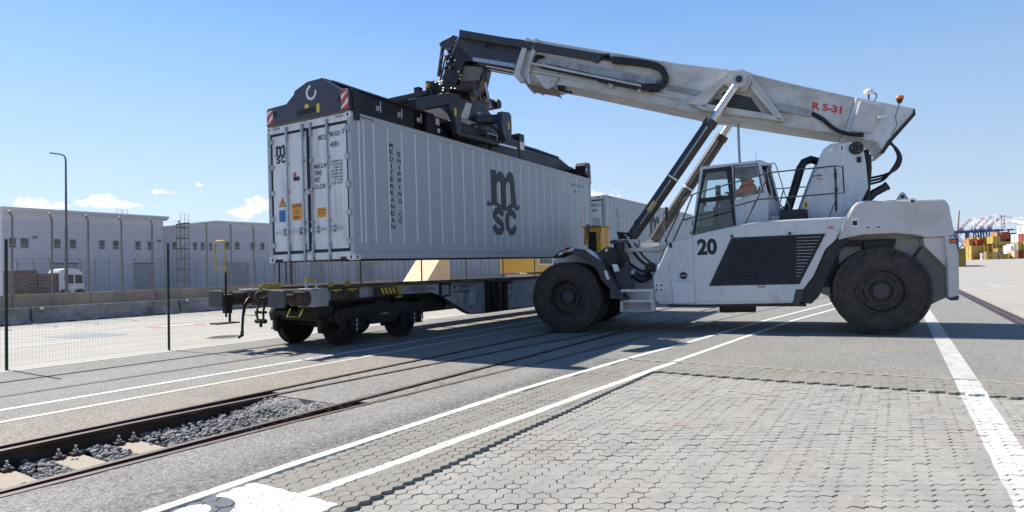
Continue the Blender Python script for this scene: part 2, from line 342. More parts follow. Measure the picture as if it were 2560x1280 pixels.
# ------------------------------------------------------------------ ground materials
def nodes(m): return m.node_tree, m.node_tree.nodes['Principled BSDF']
class NT:
    def __init__(s, m): s.t = m.node_tree; s.b = s.t.nodes['Principled BSDF']
    def m(s, op, a, b=None, c=None, clamp=False):
        n = s.t.nodes.new('ShaderNodeMath'); n.operation = op; n.use_clamp = clamp
        for i, v in enumerate((a, b, c)):
            if v is None: continue
            if isinstance(v, (int, float)): n.inputs[i].default_value = v
            else: s.t.links.new(v, n.inputs[i])
        return n.outputs[0]
    def pos(s):
        g = s.t.nodes.new('ShaderNodeNewGeometry'); x = s.t.nodes.new('ShaderNodeSeparateXYZ'); s.t.links.new(g.outputs['Position'], x.inputs[0]); s.P = g.outputs['Position']
        return x.outputs[0], x.outputs[1], x.outputs[2]
    def noise(s, sc, det=4, ro=.6, vec=None, w=None):
        n = s.t.nodes.new('ShaderNodeTexNoise'); n.inputs['Scale'].default_value = sc; n.inputs['Detail'].default_value = det; n.inputs['Roughness'].default_value = ro
        s.t.links.new(vec or s.P, n.inputs['Vector']); return n.outputs[0]
    def vor(s, sc, feat='F1', vec=None, out=0):
        n = s.t.nodes.new('ShaderNodeTexVoronoi'); n.inputs['Scale'].default_value = sc; n.feature = feat
        s.t.links.new(vec or s.P, n.inputs['Vector']); return n.outputs[out]
    def scale(s, v):
        n = s.t.nodes.new('ShaderNodeVectorMath'); n.operation = 'MULTIPLY'; n.inputs[1].default_value = v; s.t.links.new(s.P, n.inputs[0]); return n.outputs[0]
    def mr(s, v, a, b, c, d):
        n = s.t.nodes.new('ShaderNodeMapRange'); s.t.links.new(v, n.inputs[0])
        for i, q in enumerate((a, b, c, d)): n.inputs[i+1].default_value = q
        return n.outputs[0]
    def mix(s, f, a, b, bt='MIX'):
        n = s.t.nodes.new('ShaderNodeMix'); n.data_type = 'RGBA'; n.blend_type = bt
        for i, v in ((0, f), (6, a), (7, b)):
            if isinstance(v, (int, float)): n.inputs[i].default_value = v
            elif isinstance(v, tuple): n.inputs[i].default_value = (*v[:3], 1)
            else: s.t.links.new(v, n.inputs[i])
        return n.outputs[2]
    def bump(s, h, st, dist=.01):
        n = s.t.nodes.new('ShaderNodeBump'); n.inputs['Strength'].default_value = st; n.inputs['Distance'].default_value = dist
        s.t.links.new(h, n.inputs['Height']); s.t.links.new(n.outputs[0], s.b.inputs['Normal'])
    def base(s, c): s.t.links.new(c, s.b.inputs['Base Color'])
def newmat(name, rough=.85):
    m = bpy.data.materials.new(name); m.use_nodes = True; b = m.node_tree.nodes['Principled BSDF']; b.inputs['Roughness'].default_value = rough; b.inputs['Specular IOR Level'].default_value = .3
    return m, NT(m)
def asphalt():
    m, n = newmat('bleached asphalt'); x, y, z = n.pos()
    v = n.vor(78, out=1); sp = n.t.nodes.new('ShaderNodeSeparateColor'); n.t.links.new(v, sp.inputs[0])
    n1 = n.noise(150, 2, .5); n2 = n.noise(.8, 6, .65); n3 = n.noise(5, 5, .7)
    val = n.m('MULTIPLY', n.mr(sp.outputs[0], 0, 1, .52, 1.48), n.mr(n1, .3, .7, .75, 1.25))
    val = n.m('MULTIPLY', val, n.m('MULTIPLY', n.mr(n2, .3, .7, .88, 1.10), n.mr(n3, .3, .75, .93, 1.05)))
    c = n.mix(n2, (.262, .248, .222), (.222, .214, .196))
    # rusty sandy dust that lies beside the near track
    dust = n.m('MULTIPLY', n.mr(y, -.45, -1.2, 0, 1), n.m('MULTIPLY', n.mr(y, -1.80, -1.79, 0, 1), n.mr(x, -1.5, 4, .62, .2)))
    c = n.mix(n.m('MULTIPLY', dust, n.mr(n.noise(3, 6, .7), .3, .7, .4, .95)), c, (.295, .235, .165))
    # dark stains along the rails and the paving edge
    st = n.m('MULTIPLY', n.mr(n.noise(9, 6, .75, n.scale((.35, 1, 1))), .52, .72, 0, 1), n.mr(n.m('ABSOLUTE', n.m('ADD', y, 3.35)), .1, .95, .65, 0))
    ed = n.m('MULTIPLY', n.mr(n.m('SUBTRACT', n.m('MULTIPLY', x, -.04), y), 4.30, 4.62, 0, .75), n.mr(n.noise(14, 6, .75), .38, .62, 0, 1))
    ed = n.m('MULTIPLY', ed, n.mr(x, 1.2, 1.5, 1, 0))
    c = n.mix(n.m('MAXIMUM', st, ed), c, (.075, .07, .068))
    # fine cracks, tyre-rubbed streaks and darker repair tint
    wv = n.t.nodes.new('ShaderNodeTexNoise'); wv.inputs['Scale'].default_value = 3.5; wv.inputs['Detail'].default_value = 5; n.t.links.new(n.P, wv.inputs['Vector'])
    ad = n.t.nodes.new('ShaderNodeVectorMath'); ad.operation = 'MULTIPLY_ADD'; ad.inputs[1].default_value = (.55, .55, 0); n.t.links.new(wv.outputs['Color'], ad.inputs[0]); n.t.links.new(n.P, ad.inputs[2])
    vc = n.t.nodes.new('ShaderNodeTexVoronoi'); vc.feature = 'DISTANCE_TO_EDGE'; vc.inputs['Scale'].default_value = .55; n.t.links.new(ad.outputs[0], vc.inputs['Vector'])
    cr = n.m('MULTIPLY', n.mr(vc.outputs['Distance'], .002, .008, 1, 0), n.mr(n.noise(.7, 3, .6), .52, .64, 0, .38))
    c = n.mix(cr, c, (.07, .065, .06))
    tyr = n.m('MULTIPLY', n.mr(n.noise(1.0, 5, .7, n.scale((3.2, .22, 1))), .52, .70, 0, 1), n.mr(n.noise(.5, 3, .5), .4, .6, 0, .30)); c = n.mix(tyr, c, (.11, .105, .10))
    sp_ = n.m('GREATER_THAN', n.noise(2.2, 8, .8, n.scale((.5, 1.6, 1))), .66); c = n.mix(n.m('MULTIPLY', sp_, .25), c, (.12, .115, .11))
    mv = n.t.nodes.new('ShaderNodeVectorMath'); mv.operation = 'MULTIPLY'; n.t.links.new(c, mv.inputs[0]); n.t.links.new(val, mv.inputs[1]); n.base(mv.outputs[0])
    n.bump(n.m('ADD', n.m('MULTIPLY', sp.outputs[0], .6), n1), .55, .006)
    return m
M['asphalt'] = asphalt()
def paver(name, c1, c2, speck, bs):
    m, n = newmat(name); x, y, z = n.pos()
    oi = n.t.nodes.new('ShaderNodeVectorMath'); oi.operation = 'MULTIPLY'; oi.inputs[1].default_value = (9.6, 9.6, 0); n.t.links.new(n.P, oi.inputs[0])
    wn = n.vor(9.6, out=1, vec=None); sp = n.t.nodes.new('ShaderNodeSeparateColor'); n.t.links.new(wn, sp.inputs[0])
    n1 = n.noise(420, 2, .6); n2 = n.noise(1.3, 6, .6); n3 = n.noise(40, 4, .6)
    c = n.mix(n.mr(n2, .35, .65, 0, 1), c1, c2)
    val = n.m('MULTIPLY', n.mr(n1, .3, .7, 1-speck, 1+speck), n.m('MULTIPLY', n.mr(n3, .3, .7, .94, 1.06), n.mr(sp.outputs[0], 0, 1, .93, 1.05)))
    # reddish stains
    c = n.mix(n.m('MULTIPLY', n.mr(n.noise(.9, 5, .7), .56, .72, 0, 1), .35), c, (.33, .22, .17))
    c = n.mix(n.m('MULTIPLY', n.mr(n.noise(3.1, 7, .75), .60, .70, 0, 1), .35), c, (.16, .15, .135))
    tyr = n.m('MULTIPLY', n.mr(n.noise(1.0, 5, .65, n.scale((.25, 2.6, 1))), .50, .68, 0, 1), .22); c = n.mix(tyr, c, (.17, .155, .135))
    mv = n.t.nodes.new('ShaderNodeVectorMath'); mv.operation = 'MULTIPLY'; n.t.links.new(c, mv.inputs[0]); n.t.links.new(val, mv.inputs[1]); c = mv.outputs[0]
    wob = n.m('MULTIPLY', n.m('SUBTRACT', n3, .5), .02)
    # painted line D, painted box, dark digit, wide worn band
    yd = n.m('ADD', n.m('MULTIPLY', n.m('ADD', x, 5.37), -.0705), -5.345)
    L = n.m('LESS_THAN', n.m('ABSOLUTE', n.m('SUBTRACT', n.m('ADD', y, wob), yd)), .050); L = n.m('MULTIPLY', L, n.m('GREATER_THAN', x, -5.395))
    bx = n.m('MULTIPLY', n.m('LESS_THAN', n.m('ADD', x, wob), -5.378), n.m('GREATER_THAN', n.m('ADD', y, wob), -5.69))
    pm = n.m('MAXIMUM', L, bx)
    pm = n.m('MULTIPLY', pm, n.mr(n.noise(7, 8, .75), .30, .42, .75, 1))
    c = n.mix(pm, c, (.80, .79, .77))
    dx = n.m('ADD', x, 5.93); dy = n.m('ADD', y, 4.935); rr = n.m('SQRT', n.m('ADD', n.m('MULTIPLY', dx, dx), n.m('MULTIPLY', dy, dy)))
    rg = n.m('MULTIPLY', n.m('GREATER_THAN', rr, .115), n.m('LESS_THAN', rr, .262)); rg = n.m('MULTIPLY', rg, n.m('LESS_THAN', n.m('ADD', n.m('MULTIPLY', dx, .0), n.m('MULTIPLY', dy, 1)), .275))
    c = n.mix(rg, c, (.13, .135, .15))
    bd = n.m('LESS_THAN', n.m('ABSOLUTE', n.m('ADD', n.m('ADD', y, 9.527), n.m('MULTIPLY', n.m('SUBTRACT', n.noise(3, 3, .5), .5), .03))), .125)
    c = n.mix(n.m('MULTIPLY', bd, n.mr(n.noise(2.6, 8, .75), .32, .60, .35, .85)), c, (.66, .65, .62))
    n.base(c); n.bump(n.m('ADD', n1, n.m('MULTIPLY', n3, .7)), bs, .004)
    return m
M['paver_smooth'] = paver('smooth hexagon paver', (.262, .242, .206), (.232, .217, .19), .08, .2)
M['paver_rough'] = paver('weathered hexagon paver', (.345, .326, .288), (.292, .278, .252), .24, .5)
def farpave():
    m, n = newmat('far block paving'); x, y, z = n.pos()
    n2 = n.noise(.35, 7, .65); n3 = n.noise(60, 2, .5)
    # two crossing joint sets of 0.105 m blocks, readable only close by
    jx = n.m('ABSOLUTE', n.m('SUBTRACT', n.m('FRACT', n.m('MULTIPLY', x, 4.6)), .5)); jy = n.m('ABSOLUTE', n.m('SUBTRACT', n.m('FRACT', n.m('MULTIPLY', y, 5.6)), .5))
    j = n.m('MAXIMUM', n.mr(jx, .40, .47, 0, .35), n.mr(jy, .36, .46, 0, .22))
    c = n.mix(n.mr(n2, .35, .65, 0, 1), (.40, .37, .32), (.33, .31, .275))
    c = n.mix(n.m('MULTIPLY', n.mr(n.noise(.12, 5, .7), .52, .7, 0, 1), .35), c, (.46, .37, .28))
    c = n.mix(j, c, (.24, .22, .20)); c = n.mix(n.m('MULTIPLY', n.m('GREATER_THAN', n.noise(.6, 8, .8, n.scale((.4, 1.5, 1))), .66), .2), c, (.16, .155, .15))
    val = n.mr(n3, .3, .7, .94, 1.06); mv = n.t.nodes.new('ShaderNodeVectorMath'); mv.operation = 'MULTIPLY'; n.t.links.new(c, mv.inputs[0]); n.t.links.new(val, mv.inputs[1])
    n.base(mv.outputs[0]); return m
M['farpave'] = farpave()
def paint(name, col, wear, rough=.6):
    m, n = newmat(name, rough); n.pos(); w = n.mr(n.noise(6, 8, .8), .34, .34+wear*.4, 1, 0); w2 = n.mr(n.noise(55, 3, .6), .3, .6, .2, 1)
    n.base(n.mix(n.m('MULTIPLY', w, w2), col, (.25, .24, .22))); return m
M['paint_white'] = paint('road paint white', (.66, .655, .63), .12)
M['paint_cream'] = paint('road paint yellowish', (.58, .51, .39), .12)
M['paint_worn'] = paint('worn road paint', (.55, .54, .50), .6)
M['paint_red'] = paint('road paint red', (.50, .16, .13), .4)
M['patch'] = paint('dark painted patch', (.20, .205, .215), .3)
M['edge_conc'] = paint('concrete edging with whitish paint', (.70, .67, .60), .35)
M['bed'] = pmat('dirty track bed', (.045, .038, .03), .95, var=.5, scale=20, dirt=(.10, .08, .06), dirt_amt=.4, dirt_scale=12, bump=.5)
M['sleeper'] = pmat('concrete sleeper', (.36, .305, .24), .85, var=.1, scale=8, dirt=(.25, .19, .13), dirt_amt=.5, dirt_scale=8, bump=.15)
M['stone'] = pmat('ballast stone', (.27, .255, .245), .85, var=.45, scale=9, dirt=(.11, .09, .075), dirt_amt=.4, dirt_scale=14)
M['drain'] = pmat('dark iron drain channel', (.055, .036, .042), .6, .2, var=.25, scale=5, dirt=(.12, .07, .05), dirt_amt=.4)
# ------------------------------------------------------------------ ground sheets
g = MB()
def sheet(x0, x1, y0, y1, z0, z1=None):
    z1 = z0 if z1 is None else z1
    g.quad((x0, y0, z0), (x1, y0, z1), (x1, y1, z1), (x0, y1, z0))
sheet(-60, 60, 3.98, 400, -.004); sheet(60, 205, 3.98, 400, -.004, 1.30); sheet(205, 2500, 3.98, 900, 1.30)
sheet(-60, -15, -60, 3.98, -.004)
sheet(60, 205, -400, 3.98, -.004, 1.30); sheet(205, 2500, -1200, 3.98, 1.30)
sheet(-60, 60, -400, -11.55, -.004)
sheet(-15, -8, -11.55, -4.7, -.004)
struct(g.build('ground', 'farpave'))
g = MB(); sheet(-15, 60, -11.55, 3.98, -.21); struct(g.build('track_bed', 'bed'))
# rail centre lines
RA, RC, RF1, RF2 = -1.765, -3.295, 2.745, 1.265
OB = [(-16,.21),(-6,.205),(-4.9,.205),(-3.17,.31),(-1.88,.42),(2,.76),(4.55,1.06),(9,1.5),(14,2.05),(60,7.4)]
OD = [(-16,.14),(-6.5,.14),(-4.2,.215),(-.08,.53),(4.86,.9),(10.7,1.5),(14,1.95),(60,7.4)]
rb = lambda x: RA-interp(OB, x)
rd = lambda x: RC-interp(OD, x)
YC = [(-16,-4.72),(-5,-4.70),(-3.87,-4.728),(-1.6,-4.775),(1.4,-5.02),(3.45,-5.264),(9.34,-5.82),(17.9,-6.85),(60,-12)]
yc = lambda x: interp(YC, x)
YD = [(1.37,-5.815),(5,-6.10),(9.5,-6.48),(14.6,-7.16),(60,-13.5)]
xs = [-15+.5*i for i in range(49)]+[10, 12, 15, 20, 30, 45, 60]
a = MB(); rnd = random.Random(3)
def strip(mb, xs, top, bot, z=0., th=.16, jit=0.):
    """asphalt slab between two boundary functions (top: larger y)"""
    pts = []
    for x in xs:
        t, b = top(x), bot(x)
        if t-b < .02: b = t-.02
        pts.append((x, t+rnd.uniform(-jit, jit), b+rnd.uniform(-jit, jit)))
    vs = []
    for (x, t, b) in pts: vs += [(x,t,z),(x,b,z),(x,t,z-th),(x,b,z-th)]
    fs = []
    for i in range(len(pts)-1):
        o = i*4; p = o+4
        fs += [(o,o+1,p+1,p),(o+1,o+3,p+3,p+1),(o+2,o,p,p+2)]
    fs += [(0,2,3,1)]; k = (len(pts)-1)*4; fs += [(k,k+1,k+3,k+2)]
    mb.add(vs, fs)
fine = [-9+.12*i for i in range(100)]
def fx(a0, a1): return [x for x in sorted(set([a0, a1]+[round(q, 3) for q in xs+fine if a0 < q < a1]))]
X0, XE = -15, 60
K = lambda v: (lambda x: v)
strip(a, [X0, XE], K(3.98), K(RF1+.045))
strip(a, [X0, XE], K(RF1-.09), K(RF2+.09))
strip(a, [X0, XE], K(RF2-.045), K(RA+.04))
strip(a, fx(-3.1, XE), K(RA-.085), lambda x: rb(x)+.04, z=-.006, jit=.008)            # filler between the first two rails
strip(a, fx(-3.25, 9.0), lambda x: rb(x)-.085, K(RC+.045), jit=.012)                    # between the running rails
strip(a, fx(9.0, XE), lambda x: min(rb(x)-.085, RC-.05), lambda x: rd(x)+.04, jit=.004)
strip(a, fx(-3.0, 9.0), K(RC-.085), lambda x: rd(x)+.04, z=-.008, jit=.008)
strip(a, fx(X0, 1.37), lambda x: rd(x)-.045, lambda x: yc(x)+.07, jit=.010)
strip(a, fx(1.37, XE), lambda x: rd(x)-.045, K(-11.10), jit=.0)
struct(a.build('asphalt_road', 'asphalt'))
# sloping tongue of loose gravelly asphalt that runs down into the ballast pit
tg = MB(); nx, ny = 36, 22; vs = []
for i in range(nx+1):
    for j in range(ny+1):
        x = -4.25+1.06*i/nx; yt = rb(x)-.06; yb = RC+.05; y = yb+(yt-yb)*j/ny
        k = min(1, max(0, (x+4.0+.28*sin(j*.45))/.8)); zz = -.15+.140*(k*k*(3-2*k))+rnd.uniform(-.009, .009)
        vs.append((x, y, zz))
tg.add(vs, [(i*(ny+1)+j, (i+1)*(ny+1)+j, (i+1)*(ny+1)+j+1, i*(ny+1)+j+1) for i in range(nx) for j in range(ny)])
struct(tg.build('gravel_slope', 'asphalt', smooth=60))
# rails
PR = [(-.035,.0),(.035,.0),(.035,-.034),(.010,-.048),(.010,-.145),(.066,-.155),(.066,-.17),(-.066,-.17),(-.066,-.155),(-.010,-.145),(-.010,-.048),(-.035,-.034)]
def rail_mesh(yf, xs, z):
    m = MB(); n = len(PR); vs = []
    for x in xs:
        y0 = yf(x)
        vs += [(x, y0+p[0], z+p[1]) for p in PR]
    fs = [(i*n+k, i*n+(k+1) % n, (i+1)*n+(k+1) % n, (i+1)*n+k) for i in range(len(xs)-1) for k in range(n)]
    m.add(vs, [f[::-1] for f in fs]); return m
def rail(yf, label, z=.004, x0=X0, x1=XE):
    root = thing('rail', label, 'rail', loc=(0, yf(0), 0), group='rails let into the asphalt')
    rx_ = fx(x0, x1); rail_mesh(yf, rx_, z).build('rail_profile', 'rail_side', root, local=False)
    t = MB()
    vs = []
    for x in rx_: vs += [(x, yf(x)+.034, z+.002), (x, yf(x)-.034, z+.002)]
    t.add(vs, [(2*i, 2*i+1, 2*i+3, 2*i+2) for i in range(len(rx_)-1)]); t.build('running_surface', 'rail_top', root, local=False)
    return root
rail(K(RF1), 'dark rail of the far track, the one beyond the flatcar wheels')
rail(K(RF2), 'dark rail of the far track on the near side of the flatcar')
rail(K(RA), 'straight rail farthest from the paving in the open near track')
rail(rb, 'curving rail with a tall rusty web beside the ballast pit')
rail(K(RC), 'straight rail on the near side of the ballast pit')
rail(rd, 'curving rusty rail nearest to the white line')
# crane rail channel at the right
cr = thing('drain_channel', 'dark reddish iron channel running across the yard behind the loader', 'channel', loc=(10, -11.3, 0))
d = MB(); d.box(X0, XE, -11.48, -11.10, -.12, -.012); d.build('channel_bed', 'drain', cr, local=False)
d = MB(); d.box(X0, XE, -11.31, -11.295, -.045, -.004); d.build('channel_rail', 'rail_top', cr, local=False)
d = MB(); d.box(X0, XE, -11.55, -11.48, -.12, .004); d.build('channel_kerb', 'sleeper', cr, local=False)
# pit sleepers, clips, ballast
sx0 = [-7.68, -7.15, -6.62, -6.09, -5.56, -5.04]
for i, x in enumerate(sx0):
    s = MB(); s.box(x-.125, x+.125, -3.9, -1.5, -.33, -.150)
    o = s.build('sleeper', 'sleeper', bevel=.012)
    tag(o, ['concrete sleeper hidden at the left edge of the ballast pit', 'concrete sleeper just left of the picture edge in the ballast pit', 'concrete sleeper at the extreme left of the ballast pit', 'leftmost clearly seen concrete sleeper in the ballast pit', 'middle concrete sleeper in the ballast pit', 'concrete sleeper in the ballast pit right beside the large stone heap'][i], 'sleeper', 'concrete sleepers in the ballast pit')
    for dx in (-.065, .075):
        cl = thing('rail_clip', 'bolted rail clip on '+['the sleeper hidden left', 'the outermost left sleeper', 'the sleeper at the picture edge', 'the leftmost seen sleeper', 'the middle sleeper', 'the sleeper beside the stone heap'][i]+(', left bolt' if dx < 0 else ', right bolt'), 'rail clip', loc=(x+dx, -2.13, -.15), group='rail clips with bolts in the pit')
        b = MB(); b.box(x+dx-.045, x+dx+.045, -2.20, -2.08, -.15, -.122); b.build('clip_plate', 'rail_side', cl, local=False, bevel=.006)
        b = MB(); b.cyl((x+dx, -2.15, -.122), (x+dx, -2.15, -.098), .024, 6); b.build('nut', 'galv', cl, local=False)
        b = MB(); b.cyl((x+dx, -2.15, -.098), (x+dx, -2.15, -.058), .0125, 8); b.build('bolt', 'galv', cl, local=False)
def stone_verts(r, rg):
    ic = [(0,0,1),(.894,0,.447),(.276,.851,.447),(-.724,.526,.447),(-.724,-.526,.447),(.276,-.851,.447),(.724,.526,-.447),(-.276,.851,-.447),(-.894,0,-.447),(-.276,-.851,-.447),(.724,-.526,-.447),(0,0,-1)]
    fc = [(0,1,2),(0,2,3),(0,3,4),(0,4,5),(0,5,1),(1,6,2),(2,7,3),(3,8,4),(4,9,5),(5,10,1),(6,7,2),(7,8,3),(8,9,4),(9,10,5),(10,6,1),(11,7,6),(11,8,7),(11,9,8),(11,10,9),(11,6,10)]
    sx_, sy_, sz_ = rg.uniform(.75,1.3), rg.uniform(.65,1.1), rg.uniform(.5,.8)
    R = Matrix.Rotation(rg.uniform(0,6.28),3,'Z') @ Matrix.Rotation(rg.uniform(-.6,.6),3,'X')
    return [R @ Vector((v[0]*sx_, v[1]*sy_, v[2]*sz_))*r*rg.uniform(.8,1.15) for v in ic], fc
rg = random.Random(11); bl = MB(); big = []
for i in range(3000):
    x = rg.uniform(-7.9, -3.35); y = rg.uniform(RC+.05, rb(x)-.06)
    if x > -3.95 and rg.random() < (x+3.95)/.6: continue
    near = min(abs(x-s) for s in sx0)
    if near < .135 and rg.random() < .97: continue
    r = rg.uniform(.016, .034)
    slope = max(0, min(1, (x+4.15)/.8))*.11
    hump = .030*min(1, max(0, near-.12)/.15)
    z = -.178+rg.uniform(0, .035)+hump+slope
    vs, fc = stone_verts(r, rg); vs = [v+Vector((x, y, z)) for v in vs]
    if r > .027 and z > -.165 and len(big) < 150 and x > -6.6: big.append((vs, fc))
    else: bl.add(vs, fc)
o = bl.build('ballast', 'stone'); o['kind'] = 'stuff'; tag(o, 'grey crushed stone ballast filling the pit between the near rails', 'ballast')
for vs, fc in big:
    m_ = MB(); m_.add(vs, fc); o2 = m_.build('stone', 'stone', o)
sg = MB()
for i in range(1500):
    x = rg.uniform(-4.35, -2.9); y = rg.uniform(RC+.06, rb(x)-.07); k = min(1, max(0, (x+4.0+.28*sin((y-RC)*8))/.8))
    if rg.random() < .75*max(0, (x+3.6)/.7): continue
    vs, fc = stone_verts(rg.uniform(.006, .016), rg); zz = -.15+.140*(k*k*(3-2*k)); sg.add([v+Vector((x, y, zz+.003)) for v in vs], fc)
o = sg.build('spilled_gravel', 'stone'); o['kind'] = 'stuff'; tag(o, 'fine gravel spilled down the slope at the end of the ballast pit', 'gravel')
# loose grit on the filler
gr = MB()
for i in range(2600):
    x = rg.uniform(-4.6, 6); q = rg.random()
    y = (RC+rg.gauss(0, .13)) if q < .45 else ((rd(x)+.1+rg.gauss(0, .1)) if q < .6 else (yc(x)+.16+abs(rg.gauss(0, .10)) if x < 1.3 else rb(x)+rg.gauss(0, .1)))
    vs, fc = stone_verts(rg.uniform(.002, .007), rg); gr.add([v+Vector((x, y, .003)) for v in vs], fc)
o = gr.build('loose_grit', 'stone'); o['kind'] = 'stuff'; tag(o, 'scattered loose grit lying along the rails and paving edge', 'grit')
# ------------------------------------------------------------------ painted lines (4 mm above)
def line(name, fy, x0, x1, hw, mat, z=.004, step=.5):
    m = MB(); n = max(2, int((x1-x0)/step)); vs = []
    for i in range(n+1):
        x = x0+(x1-x0)*i/n; y = fy(x); vs += [(x, y+hw, z), (x, y-hw, z)]
    m.add(vs, [(2*i, 2*i+1, 2*i+3, 2*i+2) for i in range(n)]); return struct(m.build(name, mat))
line('painted_line', K(.20), -15, 60, .055, 'paint_white')
line('painted_line', K(-.575), -15, 60, .055, 'paint_cream')
line('painted_line', yc, 1.45, 60, .052, 'paint_white', z=.004)
line('painted_line', lambda x: interp(YD, x), 1.39, 60, .052, 'paint_white', z=.004)
line('painted_band', K(-9.527), 1.38, 60, .125, 'paint_worn', z=.004)
m_ = MB(); fe = fx(-9, 1.37); vs = []
e = MB(); strip(e, fe, lambda x: yc(x)+.058, lambda x: yc(x)-.045, z=.002, th=.1, jit=.004); struct(e.build('concrete_edging', 'edge_conc'))
e = MB(); e.box(-9, 60, 3.96, 4.02, -.1, .008); struct(e.build('concrete_edging', 'edge_conc'))
e = MB(); e.box(1.30, 1.37, -11.1, -5.12, -.1, .003); struct(e.build('concrete_edging', 'sleeper'))
# far yard markings
def poly(name, pts, mat, z=0.0):
    m = MB(); m.add([(p[0], p[1], z) for p in pts], [tuple(range(len(pts)))]); o = struct(m.build(name, mat)); return o
def seg(name, p, q, w, mat, z=0.0):
    p = Vector((*p, 0)); q = Vector((*q, 0)); n = Vector((-(q-p).y, (q-p).x, 0)).normalized()*w/2
    return poly(name, [p-n, q-n, q+n, p+n], mat, z)
seg('yard_line', (-3.2, 12.6), (9, 12.0), .13, 'paint_worn'); seg('yard_line', (-3.9, 8.9), (-1.1, 8.74), .16, 'paint_worn')
seg('yard_line', (-.82, 9.15), (9.5, 8.5), .12, 'paint_worn'); seg('yard_line', (-1.5, 14.2), (.9, 14.0), .35, 'paint_worn'); seg('yard_line', (-1.45, 12.1), (-.9, 8.7), .1, 'paint_worn')
seg('yard_line', (1.5, 9.6), (20, 11.2), .12, 'paint_worn'); seg('yard_line', (1.4, 15.7), (7.9, 15.2), .2, 'paint_worn')
poly('dark_patch', [(-1.08, 11.17), (-.82, 9.17), (.32, 9.32), (.07, 11.37)][::-1][::-1], 'patch', .001)
poly('red_marking', [(1.7, 10.75), (3.2, 10.4), (3.35, 10.9), (1.85, 11.5)], 'paint_red', .001); poly('white_marking', [(2.05, 10.86), (2.95, 10.64), (3.03, 10.86), (2.12, 11.2)], 'paint_white', .005)
mh = thing('manhole_cover', 'round iron manhole cover in the pale paving beyond the fence', 'manhole cover', loc=(.92, 5.72, 0))
b = MB(); b.cyl((.92,5.72,-.02),(.92,5.72,.006),.34,28); b.build('cover', 'wag_dark', mh, local=False)
b = MB(); b.revolve([(.36,-.02),(.36,.008),(.44,.008),(.44,-.02)], (.92,5.72,0),(0,0,1),28); b.build('frame_ring', 'sleeper', mh, local=False)
# right yard markings
seg('yard_line', (32, -13.4), (37, -13.4), .2, 'paint_worn'); seg('yard_line', (33, -14.2), (37, -13.7), .25, 'paint_worn'); seg('yard_line', (40, -17), (60, -21), .15, 'paint_worn')
# ------------------------------------------------------------------ hexagonal pavers
def hexpave(x0, x1, y0, y1, keep, z0, gap, jz, jt, cluster, seed, bev):
    """returns list of (distance, verts, faces)"""
    rg = random.Random(seed); out = []; P_ = .1055; ry = P_*.866; j0 = int(y0/ry)-1; j1 = int(y1/ry)+1
    for j in range(j0, j1+1):
        for i in range(int(x0/P_)-1, int(x1/P_)+2):
            x = i*P_+(P_/2 if j % 2 else 0); y = j*ry
            if not (x0 < x < x1 and y0 < y < y1) or not keep(x, y): continue
            cl = (j//3); ox = .004*sin(cl*12.9+i*.11)+rg.gauss(0, jt); oy = (-.0035 if j % 3 == 0 else (.0035 if j % 3 == 2 else 0))*cluster+rg.gauss(0, jt)
            z = z0+rg.gauss(0, jz)+.003*sin(i*.35+j*.2); tx = rg.gauss(0, jz*7); ty = rg.gauss(0, jz*7); th = rg.gauss(0, .015)
            R = (P_/sqrt(3))-gap/2*1.155; vs = []
            for (r_, dz) in ((R-bev, 0), (R, -bev*.8), (R, -.05)):
                for k in range(6):
                    an = pi/6+k*pi/3+th; px, py = r_*cos(an), r_*sin(an); vs.append((x+ox+px, y+oy+py, z+dz+(tx*px+ty*py if dz > -.04 else 0)))
            fs = [(0,1,2,3,4,5)]+[(k, 6+k, 6+(k+1) % 6, (k+1) % 6) for k in range(6)]+[(6+k, 12+k, 12+(k+1) % 6, 6+(k+1) % 6) for k in range(6)]
            out.append(((x-CP.x)**2+(y-CP.y)**2, vs, fs))
    return out
def inview(x, y, mg=.5):
    # visible wedge of the ground plus a margin for steps aside
    d = Vector((x, y, 0))-CP; zf = d.dot(f_)
    if zf < .3: return False
    px = d.dot(r2)/zf; py = d.dot(u2)/zf
    return abs(px) < .85*1.22+.05 and py > -.425*1.30
def ytop(x): return yc(x)-.068
EDGE = -5.83
sm = hexpave(-8.4, 1.30, -11.0, -4.7, lambda x, y: inview(x, y) and y < ytop(x) and (y > EDGE or x > .38), 0.0, .0040, .0011, .0008, .7, 1, .0024)
ro = hexpave(-8.4, .42, -11.5, -5.80, lambda x, y: inview(x, y) and not (y > EDGE or x > .38), -.026, .0042, .0017, .0013, .8, 2, .0026)
bd_ = MB(); bd_.box(-9, 1.32, -11.6, -4.74, -.14, -.0385); struct(bd_.build('paving_sand', pmat('joint sand', (.115,.085,.065), .95, var=.5, scale=9, dirt=(.04,.03,.025), dirt_amt=.6, dirt_scale=4)))
def pave_obj(lst, name, mat, nm, label):
    lst.sort(key=lambda t: t[0]); st = MB()
    for q in lst[nm:]: st.add(q[1], q[2])
    o = st.build(name, mat); struct(o)
    base = None
    for q in lst[:nm]:
        c = Vector((sum(v[0] for v in q[1][:6])/6, sum(v[1] for v in q[1][:6])/6, 0)); mb = MB(); mb.add([Vector(v)-c for v in q[1]], q[2])
        p = mb.build('paver', mat, o); p.location = c
    return o
o = pave_obj(sm, 'paving', 'paver_smooth', 150, ''); o = pave_obj(ro, 'paving', 'paver_rough', 150, '')
